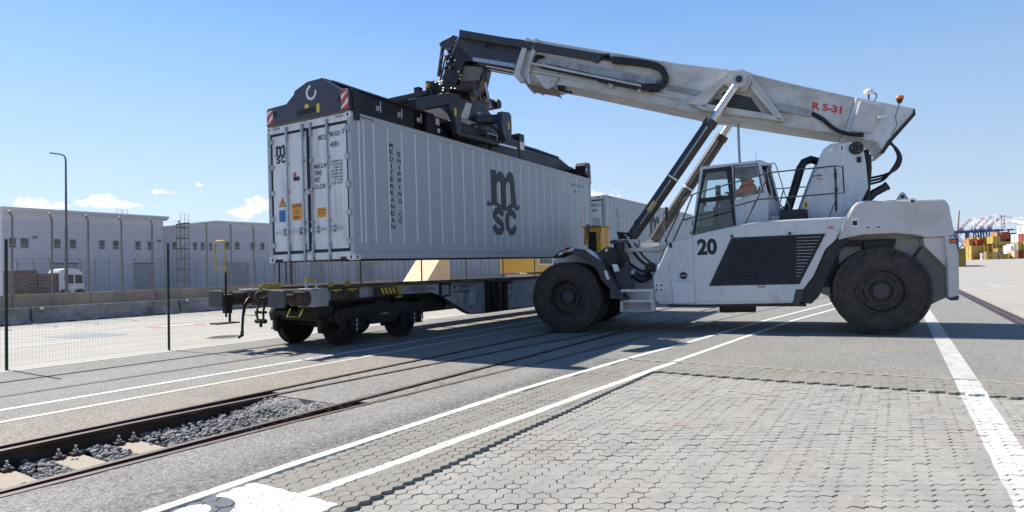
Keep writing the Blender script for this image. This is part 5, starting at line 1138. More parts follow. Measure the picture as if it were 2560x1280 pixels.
# tower
tw = [(1.49,2.46),(1.21,3.229),(.958,3.908),(.87,4.08),(.722,4.175),(.317,4.165),(.15,4.05),(.09,3.92),(.06,3.68),(.035,3.142),(.163,2.857),(.50,2.45)]
two(lambda b, s_: b.prism(tw, 'y', s_*.62, s_*.80), 'tower_plate', 'st_white', bevel=.03)
b = MB(); b.prism([(1.2,2.45),(1.05,3.2),(.4,3.5),(.15,3.2),(.3,2.45)], 'y', -.62, .62); b.build('tower_core', 'st_dark', K_)
q = MB(); q.cyl((.75,.798,4.03),(.75,.803,4.03),.05,16); q.build('lifting_eye', 'blue_st' if False else 'white_st', K_)
q = MB(); q.cyl((.245,.80,4.02),(.245,.84,4.02),.145,24); pv = q.build('boom_pivot', 'st_black', K_, bevel=.01)
q = MB()
for k in range(3): a_ = k*2.09; q.cyl((.245+.09*cos(a_),.84,4.02+.09*sin(a_)),(.245+.09*cos(a_),.85,4.02+.09*sin(a_)),.012,8)
q.build('pivot_bolt', 'galv', pv)
q = MB(); q.box(.16,.24,.80,.84,3.70,3.82); q.cyl((.2,.84,3.76),(.2,.86,3.76),.03,10); q.build('grease_block', 'st_black', K_)
for (s0, z0, w, h, mt) in ((.52,4.06,.09,.14,'white_st'),(1.28,2.84,.09,.13,'yellow_st')):
    q = MB(); q.box(s0-w/2,s0+w/2,.7995,.8025,z0-h/2,z0+h/2); st_ = q.build('warning_sticker', mt, K_); q = MB(); q.prism([(s0-.03,z0),(s0+.03,z0),(s0,z0+.05)], 'y', .8025, .8035); q.box(s0-.02,s0+.02,.8025,.8035,z0-.05,z0-.015); q.build('print', 'navy', st_)
q = MB()
for k in range(16):
    a_ = 2*pi*k/16; 
    if k not in (9,10,11,15,0): q.box(.955+.12*cos(a_)-.012,.955+.12*cos(a_)+.012,.7995,.802,3.52+.12*sin(a_)-.012,3.52+.12*sin(a_)+.012)
q.build('gear_emblem', 'grey_letter', K_)
q = MB()
for k in (9,10,11,12): a_ = 2*pi*k/16+.8; q.box(.955+.12*cos(a_)-.02,.955+.12*cos(a_)+.02,.7995,.8025,3.50+.12*sin(a_)-.012,3.50+.12*sin(a_)+.012)
q.build('gear_emblem', 'orange_st', K_)
b = MB(); b.text('ce Mac.', (1.13,.7995,3.455), (-1,0,0), (0,0,1), .22, .055, .003); b.build('lettering', 'navy', K_)
b = MB(); b.box(.0,.12,-.5,.6,2.8,4.0); b.tube([(.02,.55,4.0),(-.02,.6,3.6),(.02,.62,3.2),(.05,.6,2.85)],.06,10); b.tube([(-.06,.5,3.9),(-.05,.5,3.55)],.04,10); b.build('rear_pipework', 'st_black', K_)
b = MB()
for k in range(3): b.tube([(-.48,.3+.06*k,4.16),(-.62+.03*k,.3+.06*k,4.02),(-.70+.04*k,.3+.06*k,3.80),(-.62+.05*k,.3+.06*k,3.58-.0*k),(-.40+.03*k,.3+.06*k,3.42-.06*k+.04),(-.15,.3+.06*k,3.37-.07*k+.04),(.05,.3+.06*k,3.34-.07*k+.04)],.026,8,smooth=6)
b.build('rear_hose', 'hose', K_, smooth=60)
b = MB()
for k in range(3): b.cyl((-.02,.3+.06*k,3.36-.07*k+.04),(.06,.3+.06*k,3.34-.07*k+.04),.038,8)
b.build('hose_fitting', 'st_black', K_)
b = MB(); b.tube([(.10,.35,2.70),(-.02,.35,2.92),(-.14,.35,3.05),(-.40,.35,3.19)],.088,18); b.revolve([(.10,0),(.10,.03),(.085,.03)], (-.385,.35,3.185), (-.88,0,.47), 18); b.build('exhaust_pipe', 'cyl', K_, smooth=40)
b = MB(); b.tube([(1.80,.55,2.50),(1.66,.55,2.70),(1.48,.55,3.25),(1.34,.55,3.72),(1.27,.55,3.84),(1.12,.5,3.90),(.98,.4,3.86)],.088,16); 
for k in range(22):
    t = k/21; p = Vector((1.66,.55,2.70))+(Vector((1.34,.55,3.72))-Vector((1.66,.55,2.70)))*t; b.cyl(p-Vector((-.004,0,.01)),p+Vector((-.004,0,.01)),.097,16)
b.build('intake_duct', 'hose', K_, smooth=35)
b = MB(); b.box(1.32,1.84,.75,1.15,2.47,2.72); bx_ = b.build('hydraulic_filter_box', 'st_black', K_, bevel=.02); b = MB(); b.cyl((1.32,.95,2.60),(1.27,.95,2.60),.11,16); b.build('filter_cap', 'st_dark', bx_)
# cab
def pl(pts, y0, y1, name, mat, **k): b = MB(); b.prism(pts, 'y', y0, y1); return b.build(name, mat, K_, **k)
CB = thing
cabm = MB(); cabm.prism([(3.52,3.87),(2.26,3.925),(2.20,3.925),(1.95,3.80),(1.95,3.76),(2.2,3.80),(3.53,3.80)], 'y', -.80, .90); cab = cabm.build('cab', 'st_white', K_, bevel=.02)
def cp_(fn, name, mat, **k): b = MB(); fn(b); return b.build(name, mat, cab, **k)
cp_(lambda b: b.box(2.0,3.48,-.76,.84,3.76,3.80), 'ceiling', 'st_dark')
cp_(lambda b: (b.prism([(3.52,3.88),(3.46,3.88),(3.72,2.24),(3.79,2.24)], 'y', .86, .905), b.prism([(2.86,3.84),(2.78,3.84),(2.74,2.44),(2.80,2.42)], 'y', .86, .905), b.prism([(2.30,3.86),(2.22,3.90),(2.07,3.10),(2.07,2.52),(2.20,2.52),(2.20,3.15)], 'y', .86, .905), b.prism([(3.48,3.88),(2.25,3.915),(2.28,3.835),(3.46,3.80)], 'y', .86, .905)), 'cab_pillar', 'st_white')
cp_(lambda b: b.prism([(2.775,3.04),(2.18,3.165),(2.08,3.16),(2.08,2.50),(2.76,2.44)], 'y', .87, .90), 'side_panel', 'st_white')
cp_(lambda b: (b.prism([(3.46,3.80),(3.39,3.715),(3.544,3.10),(3.70,2.30),(3.76,2.24)], 'y', .885, .925), b.prism([(3.46,3.805),(2.83,3.835),(2.93,3.73),(3.40,3.718)], 'y', .885, .925), b.prism([(2.83,3.835),(2.775,2.45),(2.84,2.44),(2.895,3.13),(2.95,3.73)], 'y', .885, .925), b.prism([(3.56,3.12),(2.88,3.155),(2.88,3.06),(3.58,3.0)], 'y', .885, .925)), 'door_frame', 'st_black')
cp_(lambda b: b.prism([(3.40,3.72),(2.94,3.735),(2.89,3.13),(3.55,3.10)], 'y', .899, .905), 'door_window', 'glass')
cp_(lambda b: b.prism([(3.60,3.03),(2.85,3.08),(2.80,2.44),(3.74,2.26)], 'y', .899, .905), 'door_lower_window', 'glass_dark')
cp_(lambda b: b.prism([(2.84,3.07),(3.05,3.03),(3.10,2.98),(3.16,2.75),(3.13,2.45),(3.05,2.38),(2.80,2.44)], 'y', .84, .87), 'door_panel', 'st_white')
cp_(lambda b: b.prism([(2.79,3.83),(2.28,3.84),(2.17,3.17),(2.79,3.05)], 'y', .880, .886), 'side_window', 'glass')
cp_(lambda b: (b.prism([(2.79,3.84),(2.765,3.84),(2.765,3.05),(2.79,3.045)], 'y', .885, .91), b.prism([(2.29,3.84),(2.265,3.84),(2.15,3.16),(2.175,3.155)], 'y', .885, .91), b.prism([(2.79,3.845),(2.27,3.85),(2.27,3.83),(2.79,3.82)], 'y', .885, .91)), 'window_seal', 'st_black')
# chamfered rear corner, rear wall, far side, windscreen
def v4(b, pts): b.add(pts, [(0,1,2,3)]); b.add([Vector(p)+Vector((.012,-.012,0)) for p in pts], [(3,2,1,0)])
cp_(lambda b: v4(b, [(2.07,.90,2.50),(1.74,.50,2.55),(1.80,.50,2.86),(2.08,.90,3.14)]), 'corner_panel', 'st_white')
cp_(lambda b: v4(b, [(2.08,.897,3.14),(1.80,.497,2.86),(1.98,.497,3.74),(2.22,.897,3.88)]), 'corner_window', 'glass')
cp_(lambda b: (b.beam((2.08,.9,3.14),(2.22,.9,3.88),.035,.035), b.beam((1.80,.5,2.86),(1.98,.5,3.76),.035,.035), b.beam((1.94,.70,3.0),(2.09,.70,3.82),.02,.02), b.beam((2.08,.9,3.14),(1.80,.5,2.86),.035,.03), b.beam((2.22,.9,3.88),(1.98,.5,3.76),.035,.05)), 'corner_frame', 'st_white')
cp_(lambda b: (b.box(1.70,1.76,-.76,.5,2.50,2.86),), 'rear_panel', 'st_white')
cp_(lambda b: b.add([(1.78,-.74,2.86),(1.78,.48,2.86),(1.97,.48,3.76),(1.97,-.74,3.76)], [(0,1,2,3)]), 'rear_window', 'glass')
cp_(lambda b: (b.prism([(3.52,3.88),(3.44,3.88),(3.70,2.24),(3.79,2.24)], 'y', -.80, -.76), b.prism([(2.84,3.84),(2.78,3.84),(2.76,2.44),(2.82,2.42)], 'y', -.80, -.76), b.prism([(2.05,3.84),(1.97,3.80),(1.78,2.86),(1.86,2.86)], 'y', -.80, -.76), b.prism([(3.72,2.95),(1.84,2.95),(1.76,2.5),(3.76,2.3)], 'y', -.80, -.76)), 'far_side_frame', 'st_white')
cp_(lambda b: b.prism([(3.46,3.80),(2.0,3.80),(1.84,2.95),(3.60,2.95)], 'y', -.784, -.778), 'far_side_window', 'glass')
cp_(lambda b: b.add([(3.76,-.76,2.30),(3.76,.86,2.30),(3.50,.86,3.80),(3.50,-.76,3.80)], [(3,2,1,0)]), 'windscreen', 'glass')
cp_(lambda b: (b.beam((3.77,.0,2.3),(3.51,.0,3.8),.03,.03), b.beam((3.77,-.76,2.32),(3.77,.88,2.32),.08,.06), b.tube([(3.80,.45,2.5),(3.62,.30,3.3)],.012,6)), 'windscreen_frame', 'st_black')
cp_(lambda b: b.box(1.75,3.72,-.78,.86,2.38,2.44), 'cab_floor', 'st_dark')
cp_(lambda b: (b.prism([(2.02,2.64),(1.72,2.60),(1.66,2.50),(1.74,2.42),(2.1,2.46)], 'y', .1, .82),), 'cab_rear_box', 'st_white', bevel=.02)
cp_(lambda b: (b.box(3.16,3.30,-.1,.25,2.44,2.95), b.beam((3.25,.1,2.9),(3.12,.1,3.20),.10,.08), b.revolve([(.17,0),(.19,.01),(.17,.02),(.15,.01),(.17,0)], (3.10,.1,3.22), (-.6,0,.8), 20)), 'steering_wheel', 'seat')
cp_(lambda b: (b.box(3.10,3.22,.45,.60,3.05,3.45), b.box(3.05,3.25,-.5,-.3,3.1,3.3)), 'console_screen', 'seat', bevel=.02)
cp_(lambda b: (b.box(2.30,2.80,-.20,.35,2.62,2.80), b.prism([(2.42,2.78),(2.26,2.82),(2.14,3.38),(2.24,3.40),(2.36,3.0)], 'y', -.2, .35), b.box(2.4,2.7,-.05,.2,2.44,2.62), b.box(2.34,2.72,.36,.44,2.88,2.95), b.box(2.34,2.72,-.29,-.21,2.88,2.95)), 'driver_seat', 'seat', bevel=.03)
q = MB(); q.box(3.22,3.42,.926,.930,2.93,3.02); st_ = q.build('warning_sticker', 'white_st', cab)
q = MB(); q.box(2.46,2.52,.90,.903,2.80,2.94); q.build('sticker', 'white_st', cab); q = MB(); q.box(3.42,3.48,.926,.935,2.95,3.01); q.build('door_lock', 'st_dark', cab)
q = MB(); q.cyl((2.05,.86,3.70),(2.05,.92,3.70),.03,8); q.box(2.05,2.09,.86,.92,3.66,3.76); q.build('rear_lamp', 'st_black', cab)
b = MB(); b.tube([(2.65,.1,3.9),(2.66,.1,4.98)],.030,10); b.build('cab_mast', 'galv', cab, smooth=40)
b = MB(); b.tube([(2.28,.2,3.92),(2.28,.2,4.22)],.004,5); b.build('thin_antenna', 'st_dark', cab)
# hand rails
def rails(b, *paths, r=.016): [b.tube([(p[0], p[2] if len(p) > 2 else 1.48, p[1]) for p in q_], r, 8, smooth=0) for q_ in paths]
b = MB(); rails(b, [(4.33,2.10),(4.02,2.72),(3.93,2.97),(3.87,3.06),(3.76,3.135),(3.559,3.195),(2.053,3.53),(1.588,3.545),(.765,3.565),(.611,3.547),(.600,2.978),(.765,2.985),(1.765,2.96),(2.268,2.955),(3.921,2.583)],
   [(.765,3.565),(.745,2.891),(.919,2.46)], [(2.568,2.44),(2.033,3.53)], [(4.16,2.08),(3.921,2.583),(3.683,3.155)])
b.build('handrail', 'st_dark', K_, smooth=60)
b = MB(); rails(b, [(.76,2.60,1.47),(.75,3.50,1.47)], r=.024); b.box(.725,.78,1.45,1.5,3.30,3.42); b.box(.72,.775,1.45,1.5,3.02,3.10); b.build('handrail_post', 'st_black', K_)
b = MB(); rails(b, [(3.9,2.2,-1.45),(3.8,3.1,-1.45),(2.0,3.5,-1.45),(.9,3.5,-1.45)], [(3.85,2.6,-1.45),(1.0,2.95,-1.45)], [(1.9,2.4,-1.45),(1.6,3.5,-1.45)], [(.95,2.4,-1.45),(.9,3.5,-1.45)]); b.build('far_handrail', 'st_dark', K_, smooth=60)
b = MB(); b.tube([(2.07,.93,3.62),(2.02,.95,3.78),(1.93,.90,3.82),(1.86,.85,3.72),(1.66,.75,2.95),(1.60,.72,2.78),(1.68,.70,2.72),(1.76,.70,2.78),(1.8,.72,2.9)],.012,8,smooth=4); b.build('grab_rail', 'galv', K_, smooth=60)
b = MB(); b.tube([(4.33,1.5,2.15),(4.345,1.5,2.40),(4.345,1.5,2.75),(4.25,1.5,2.86)],.012,6); b.build('mirror_arm', 'galv', K_)
b = MB(); b.box(4.24,4.30,1.42,1.60,2.56,2.90); b.build('mirror', 'st_black', K_, bevel=.015)
b = MB(); b.tube([(4.40,1.52,1.30),(4.46,1.52,1.65),(4.30,1.50,1.95),(4.30,1.49,2.15)],.016,8,smooth=4); b.build('grab_rail', 'st_dark', K_)
q = MB(); q.box(4.43,4.57,1.19,1.20,1.55,1.83); q.build('inspection_label', 'white_st', K_)
# hoses on the front body
b = MB()
b.tube([(5.35,1.15,2.30),(5.25,1.2,2.12),(5.12,1.25,1.90),(4.95,1.25,1.68),(4.80,1.22,1.56),(4.68,1.2,1.52)],.030,8,smooth=6); b.tube([(5.28,1.1,2.35),(5.05,1.2,2.05),(4.90,1.2,1.80),(4.75,1.2,1.65),(4.70,1.2,1.58)],.022,8,smooth=6)
b.tube([(5.50,1.2,2.2),(5.40,1.3,2.0),(5.25,1.3,1.68),(5.02,1.28,1.48),(4.85,1.25,1.42),(4.60,1.22,1.43)],.026,8,smooth=6); b.tube([(4.6,1.22,1.43),(4.45,1.22,1.44)],.02,6)
b.build('hydraulic_hose', 'hose', K_, smooth=60)
b = MB(); b.cyl((4.70,1.18,1.53),(4.70,1.30,1.53),.10,16); b.box(4.66,4.84,1.18,1.28,1.44,1.60); b.build('hydraulic_coupling', 'st_black', K_)
b = MB()
for k in range(9): b.cyl((5.35+.04*(k%3),1.0+.03*k,2.24+.05*(k//3)),(5.42+.04*(k%3),1.02+.03*k,2.28+.05*(k//3)),.03,7)
b.tube([(5.48,1.1,2.22),(5.40,1.15,2.34),(5.25,1.15,2.34),(5.18,1.15,2.22)],.028,8,smooth=4); b.tube([(5.05,1.03,2.52),(5.10,1.06,2.62),(5.0,1.06,2.70),(4.93,1.06,2.60),(5.02,1.05,2.42)],.012,6,smooth=4); b.build('hose_manifold', 'st_black', K_)
# ------------------------------------------------------------------ driver
DM = KM @ Matrix.Translation((2.46, .12, 2.95))
D = thing('person', 'driver in an orange hi vis jacket with pale reflective bands seated in the cab', 'person', mat4=DM)
def skin(name, pts, edges, mat, parent):
    me = bpy.data.meshes.new(name); me.from_pydata([p[:3] for p in pts], edges, []); me.update(); o = bpy.data.objects.new(name, me); COL.objects.link(o); o.parent = parent
    me.materials.append(M[mat]); md = o.modifiers.new('skin', 'SKIN'); md.use_smooth_shade = True
    lay = me.skin_vertices[0].data if me.skin_vertices else None
    if lay is None:
        bpy.context.view_layer.objects.active = o; bpy.ops.mesh.customdata_skin_add(); lay = me.skin_vertices[0].data
    for i, p in enumerate(pts): lay[i].radius = (p[3], p[4] if len(p) > 4 else p[3]); lay[i].use_root = (i == 0)
    sb = o.modifiers.new('sub', 'SUBSURF'); sb.levels = 2; sb.render_levels = 2; return o
body = skin('body', [(0,0,.06,.14,.17),(.03,0,.25,.13,.17),(.06,0,.45,.14,.19),(.10,0,.56,.08,.09),(.13,0,.64,.055),(.16,0,.72,.075,.07),(.17,0,.80,.085,.08),(.165,0,.87,.06,.055),
    (.08,.20,.50,.07),(.20,.27,.32,.055),(.42,.20,.30,.042),(.50,.17,.33,.035),(.08,-.20,.50,.07),(.20,-.27,.32,.055),(.42,-.20,.30,.042),(.50,-.17,.33,.035),
    (.05,.11,.02,.10),(.45,.13,.06,.075),(.52,.13,-.28,.05),(.60,.13,-.33,.045),(.05,-.11,.02,.10),(.45,-.13,.06,.075),(.52,-.13,-.28,.05),(.60,-.13,-.33,.045)],
    [(0,1),(1,2),(2,3),(3,4),(4,5),(5,6),(6,7),(2,8),(8,9),(9,10),(10,11),(2,12),(12,13),(13,14),(14,15),(0,16),(16,17),(17,18),(18,19),(0,20),(20,21),(21,22),(22,23)], 'trousers', D)
jk = skin('jacket', [(-.02,0,.10,.17,.20),(.0,0,.28,.17,.21),(.03,0,.46,.18,.23),(.02,0,.58,.17,.20),(-.03,0,.68,.12,.13),(.06,.22,.50,.095),(.20,.29,.33,.075),(.38,.22,.31,.058),(.06,-.22,.50,.095),(.20,-.29,.33,.075),(.38,-.22,.31,.058)],
    [(0,1),(1,2),(2,3),(3,4),(2,5),(5,6),(6,7),(2,8),(8,9),(9,10)], 'orange_vest', D)
hd_ = skin('head', [(.17,0,.66,.07,.075),(.185,0,.74,.095,.085),(.17,0,.84,.085,.08)], [(0,1),(1,2)], 'skin', D)
skin('hair', [(.14,0,.72,.088,.088),(.15,0,.82,.10,.092),(.16,0,.88,.07,.07)], [(0,1),(1,2)], 'hair', D)
b = MB(); b.cyl((.265,.0,.755),(.30,0,.74),.016,8,r2=.008); b.cyl((.18,.085,.76),(.18,.10,.76),.022,8); b.cyl((.18,-.085,.76),(.18,-.10,.76),.022,8); b.build('nose_and_ears', 'skin', hd_)
b = MB(); b.box(.262,.272,-.045,-.02,.785,.795); b.box(.262,.272,.02,.045,.785,.795); b.box(.262,.270,-.02,.02,.70,.706); b.build('eyes_and_mouth', 'hair', hd_)
for z0, r0 in ((.20,.188),(.42,.19)):
    b = MB(); vs = []
    for k in range(28):
        a_ = 2*pi*k/28
        for zz in (z0, z0+.055): vs.append((.0+.02*(z0>.3)+r0*.99*cos(a_), r0*1.2*sin(a_), zz))
    b.add(vs, [(2*k, 2*((k+1)%28), 2*((k+1)%28)+1, 2*k+1) for k in range(28)]); b.build('reflective_band', 'reflect', D)
for sg in (1, -1):
    for f in range(4):
        b = MB(); y = sg*.17+(f-1.5)*.016; b.tube([(.50,y,.335),(.545,y,.345-.003*f),(.565,y,.322),(.555,y,.30)],.0085,6,smooth=3); b.build('finger', 'skin', body)
    b = MB(); b.tube([(.48,sg*.17-sg*.03,.345),(.515,sg*.17-sg*.05,.36),(.54,sg*.17-sg*.045,.35)],.0095,6,smooth=3); b.build('thumb', 'skin', body)
# ------------------------------------------------------------------ flatcar
G_ = thing('flatcar', 'rusty grey container flatcar with buffers and yellow locks under the lifted container', 'railway wagon', loc=(0, 1.99, 0))
def wb(fn, name, mat, **k): b = MB(); fn(b); return b.build(name, mat, G_, local=False, **k)
gp = [(-.05,1.25),(-.05,1.0),(.25,.985),(2.3,1.02),(3.33,1.01),(3.65,.93),(3.95,.79),(4.75,.44),(4.95,.38),(5.59,.36),(13.2,.38),(14.2,.9),(15.0,1.0),(16.5,1.0),(17.5,.8),(18.3,.4),(24.2,.4),(25.6,1.0),(28.9,1.0),(28.9,1.26)]
for y0, y1 in ((.90, .93), (3.05, 3.08)):
    wb(lambda b: b.prism(gp, 'y', y0, y1), 'side_girder', 'wag_grey')
wb(lambda b: (b.box(-.1,28.9,.80,.98,1.245,1.275), b.box(-.1,28.9,3.0,3.18,1.245,1.275)), 'top_flange', 'wag_rust')
def bflange(b):
    for p, q in zip(gp[1:-2], gp[2:-1]): b.beam((p[0],.90,p[1]),(q[0],.90,q[1]),.16,.022); b.beam((p[0],3.08,p[1]),(q[0],3.08,q[1]),.16,.022)
wb(bflange, 'bottom_flange', 'wag_dark')
for x in [.3+1.15*k for k in range(25)]: wb(lambda b: b.box(x-.06,x+.06,.93,3.05,1.08,1.24), 'cross_member', 'wag_dark')
wb(lambda b: b.box(0,28.8,1.75,2.25,1.0,1.2), 'centre_sill', 'wag_dark')
for k, x in enumerate((6.0,6.35,6.62,5.75)): wb(lambda b: b.box(x-.06,x+.06,.80,.90,.40,1.24), 'web_rib', 'wag_dark' if k != 1 else 'wag_rust')
wb(lambda b: b.box(5.70,6.85,.885,.898,.38,1.245), 'dark_web_panel', 'wag_dark'); wb(lambda b: b.prism([(5.7,1.26),(7.0,1.26),(6.9,1.13),(6.75,1.13),(6.7,1.2),(5.8,1.2)], 'y', .78, .90), 'fold_bracket', 'wag_rust')
lp = wb(lambda b: b.box(6.87,13.1,.886,.899,.40,1.235), 'light_panel', 'wag_light')
wb(lambda b: (b.box(.1,1.0,.87,.90,1.0,1.24), b.box(1.45,2.2,.87,.90,1.02,1.22)), 'rusty_web', 'wag_rust')
# headstock, buffers
wb(lambda b: b.box(-.34,-.10,.95,3.1,.95,1.24), 'headstock', 'wag_rust', bevel=.01)
for yc_, nm in ((.93, 0), (2.90, 1)):
    bu = wb(lambda b: b.box(-.34,.05,yc_-.20,yc_+.24,.90,1.26), 'buffer_beam', 'wag_grey', bevel=.01)
    wb(lambda b: (b.cyl((-.96,yc_,1.075),(-.62,yc_,1.075),.095,24), b.cyl((-.66,yc_,1.075),(-.34,yc_,1.075),.145,28), b.cyl((-.40,yc_,1.075),(-.34,yc_,1.075),.165,28), b.cyl((-.96,yc_,1.075),(-.92,yc_,1.075),.13,24)), 'buffer_casing', 'wag_rust', smooth=40)
    n = 24; pts = []
    for k in range(n):
        a_ = 2*pi*k/n; c, s = cos(a_), sin(a_); e_ = .42; pts.append((yc_+.245*abs(c)**e_*(1 if c > 0 else -1), 1.085+.17*abs(s)**e_*(1 if s > 0 else -1)))
    wb(lambda b: b.prism(pts, 'x', -1.01, -.965), 'buffer_plate', 'st_dark', bevel=.012)
    if nm == 0: wb(lambda b: (b.box(-.30,-.12,.70,.728,.94,1.22), b.box(.06,.16,.80,.90,1.0,1.2)), 'bolted_plate', 'wag_grey', bevel=.008)
# coupling, hoses
wb(lambda b: (b.box(-.52,-.34,1.93,2.05,1.0,1.12), b.tube([(-.50,1.99,1.06),(-.64,1.99,1.06),(-.70,1.99,1.12),(-.66,1.99,1.19),(-.58,1.99,1.18)],.035,8,smooth=4)), 'draw_hook', 'wag_rust', smooth=50)
wb(lambda b: (b.tube([(-.55,1.90,1.04),(-.62,1.88,.80),(-.60,1.90,.62)],.022,8), b.tube([(-.55,2.08,1.04),(-.62,2.10,.80),(-.60,2.08,.62)],.022,8), b.cyl((-.60,1.82,.80),(-.60,2.16,.80),.03,10), b.cyl((-.60,1.84,.62),(-.60,2.14,.62),.045,12), b.tube([(-.60,1.98,.62),(-.61,1.98,.50)],.03,8)), 'screw_coupling', 'wag_dark', smooth=50)
wb(lambda b: b.tube([(-.42,2.38,1.10),(-.55,2.36,1.10),(-.70,2.30,1.03),(-.80,2.25,.86),(-.85,2.22,.62),(-.86,2.22,.42)],.026,10,smooth=6), 'brake_hose', 'hose', smooth=60)
wb(lambda b: (b.cyl((-.86,2.22,.44),(-.87,2.22,.33),.034,10), b.cyl((-.87,2.22,.36),(-.95,2.2,.32),.028,8), b.cyl((-.44,2.38,1.10),(-.56,2.36,1.10),.045,10), b.box(-.60,-.50,2.32,2.42,1.05,1.22)), 'hose_coupling', 'wag_rust')
wb(lambda b: b.tube([(-.38,1.62,1.08),(-.50,1.62,1.0),(-.55,1.62,.7),(-.52,1.62,.45)],.02,8,smooth=5), 'brake_hose', 'wag_dark', smooth=60)
wb(lambda b: (b.box(-.40,-.34,2.28,2.35,1.20,1.28), b.cyl((-.38,2.31,1.28),(-.35,2.31,1.34),.032,8)), 'end_cock', 'yellow')
# hand rail, steps, plates
wb(lambda b: b.tube([(-.80,2.86,1.30),(-.80,2.86,2.22),(-.80,2.90,2.28),(-.80,3.16,2.28),(-.80,3.22,2.22),(-.80,3.22,1.78),(-.80,3.18,1.72),(-.80,2.86,1.72)],.020,8), 'yellow_handrail', 'yellow', smooth=60)
wb(lambda b: b.tube([(-.80,2.86,.70),(-.80,2.86,1.62)],.022,8), 'handrail_stem', 'wag_dark')
wb(lambda b: (b.box(-.84,-.70,2.80,2.92,.78,1.16), b.beam((-.66,2.95,.95),(-.62,3.02,.57),.05,.02)), 'step_strut', 'wag_dark')
wb(lambda b: b.box(-.98,-.50,2.85,3.15,.555,.585), 'shunter_step', 'wag_rust')
wb(lambda b: b.box(.10,.56,2.9,2.94,1.22,1.36), 'yellow_plate', 'yellow', bevel=.004)
wb(lambda b: b.tube([(-.62,2.45,.92),(-.66,2.45,.74),(-.66,2.08,.74),(-.62,2.08,.90)],.012,6), 'stirrup', 'yellow'); wb(lambda b: b.tube([(-.72,.90,.89),(-.80,.90,.75),(-.52,.90,.72),(-.43,.90,.87)],.013,6), 'stirrup', 'yellow')
# container locks
def lock(x, dim=0):
    f = wb(lambda b: b.prism([(x-.08,1.225),(x+.24,1.225),(x+.24,1.195),(x+.14,1.19),(x+.08,1.16),(x+.0,1.19),(x-.08,1.195)], 'y', .86, .895), 'lock_plate', 'yellow')
    b = MB(); b.box(x-.03,x+.07,.90,.98,1.26,1.33); b.prism([(x-.03,1.33),(x+.07,1.33),(x+.05,1.37),(x+.01,1.39)], 'y', .9, .98); b.build('lock_pin', 'yellow', f, local=False)
lock(.28); lock(.72)
wb(lambda b: b.box(-.34,-.22,.86,.96,1.40,1.47), 'lock_head', 'yellow'); wb(lambda b: (b.tube([(-.30,.95,1.25),(-.30,.95,1.42)],.028,8), b.beam((-.10,.90,1.25),(-.10,.90,1.44),.05,.03), b.beam((-.12,.90,1.43),(-.02,.90,1.43),.03,.03)), 'lock_post', 'wag_grey')
wb(lambda b: (b.box(2.10,2.30,.84,.895,1.19,1.235), b.prism([(2.14,1.20),(2.26,1.20),(2.23,1.03),(2.30,1.0),(2.28,.96),(2.12,.96),(2.12,1.0),(2.17,1.03)], 'y', .84, .895)), 'yellow_lever', 'yellow')
wb(lambda b: [b.prism([(1.62+.12*k,1.20),(1.68+.12*k,1.20),(1.76+.12*k,1.06),(1.70+.12*k,1.06)], 'y', .863, .869) for k in range(4)], 'hazard_mark', 'yellow_st')
wb(lambda b: [b.box(1.9+.07*k,1.94+.07*k,.83,.84,1.235,1.262) for k in range(8)], 'flange_mark', 'yellow_st')
# lettering on the girder
def wt(items, mat='navy', nm='lettering'):
    b = MB()
    for (s_, x, z, w, h) in items: b.text(s_, (x,.9005,z), (1,0,0), (0,0,1), w, h, .003)
    return b.build(nm, mat, G_, local=False)
wt([('2',2.40,1.08,.03,.07),('<P 38',2.56,1.10,.24,.05),('R 75m',2.92,1.10,.24,.05),('I-25.98m-I',3.24,1.10,.32,.05),('80',4.28,1.08,.09,.09),('4952 277-4',4.62,1.10,.62,.09),('V D-AAEC Sggmrs',4.22,.95,.80,.075)])
b = MB()
for x0, x1 in ((2.53,2.84),(2.88,3.19)):
    for z in (1.075,1.165): b.box(x0,x1,.8965,.8995,z,z+.008)
    for x in (x0,x1-.008): b.box(x,x+.008,.8965,.8995,1.075,1.173)
b.build('letter_box', 'navy', G_, local=False)
b = MB(); b.prism([(3.70,1.24),(4.16,1.24),(4.14,.90),(3.86,.88),(3.68,.98)], 'y', .880, .898); gb = b.build('marking_plate', 'st_black', G_, local=False)
b = MB(); b.box(3.78,4.08,.874,.879,.93,1.19); b.build('plate_sheet', 'wag_light', gb, local=False); b = MB()
for k in range(4): b.box(3.78+.09*k,3.79+.09*k,.870,.8735,.93,1.19); b.box(3.78,4.08,.870,.8735,.95+.07*k,.956+.07*k)
b.build('plate_grid', 'st_black', gb, local=False)
b = MB(); b.box(4.95,5.25,.8945,.8985,.62,.95); b.box(4.55,4.63,.8945,.8985,.62,.78); b.build('faded_label', 'wag_light', G_, local=False)
b = MB(); 
for (x0,x1,z0,z1,n) in ((7.25,7.75,1.0,1.18,3),(8.0,8.35,.98,1.18,3),(7.3,8.3,.62,.82,3),(7.3,7.9,.88,.90,1)):
    for k in range(n+1): z = z0+(z1-z0)*k/max(1,n); b.box(x0,x1,.8815,.8855,z,z+.007)
    for x in (x0,(x0+x1)/2,x1): b.box(x,x+.007,.8815,.8855,z0,z1)
b.text('80', (7.0,.8865,.95), (1,0,0),(0,0,1), .12,.10,.004); b.text('O', (6.92,.8865,.68),(1,0,0),(0,0,1),.12,.16,.004); b.build('data_table', 'st_dark', lp, local=False)
b = MB(); b.box(8.55,8.78,.880,.8855,.82,1.05); b.box(7.0,7.18,.880,.8855,1.12,1.17); b.build('dark_label', 'st_dark', lp, local=False)
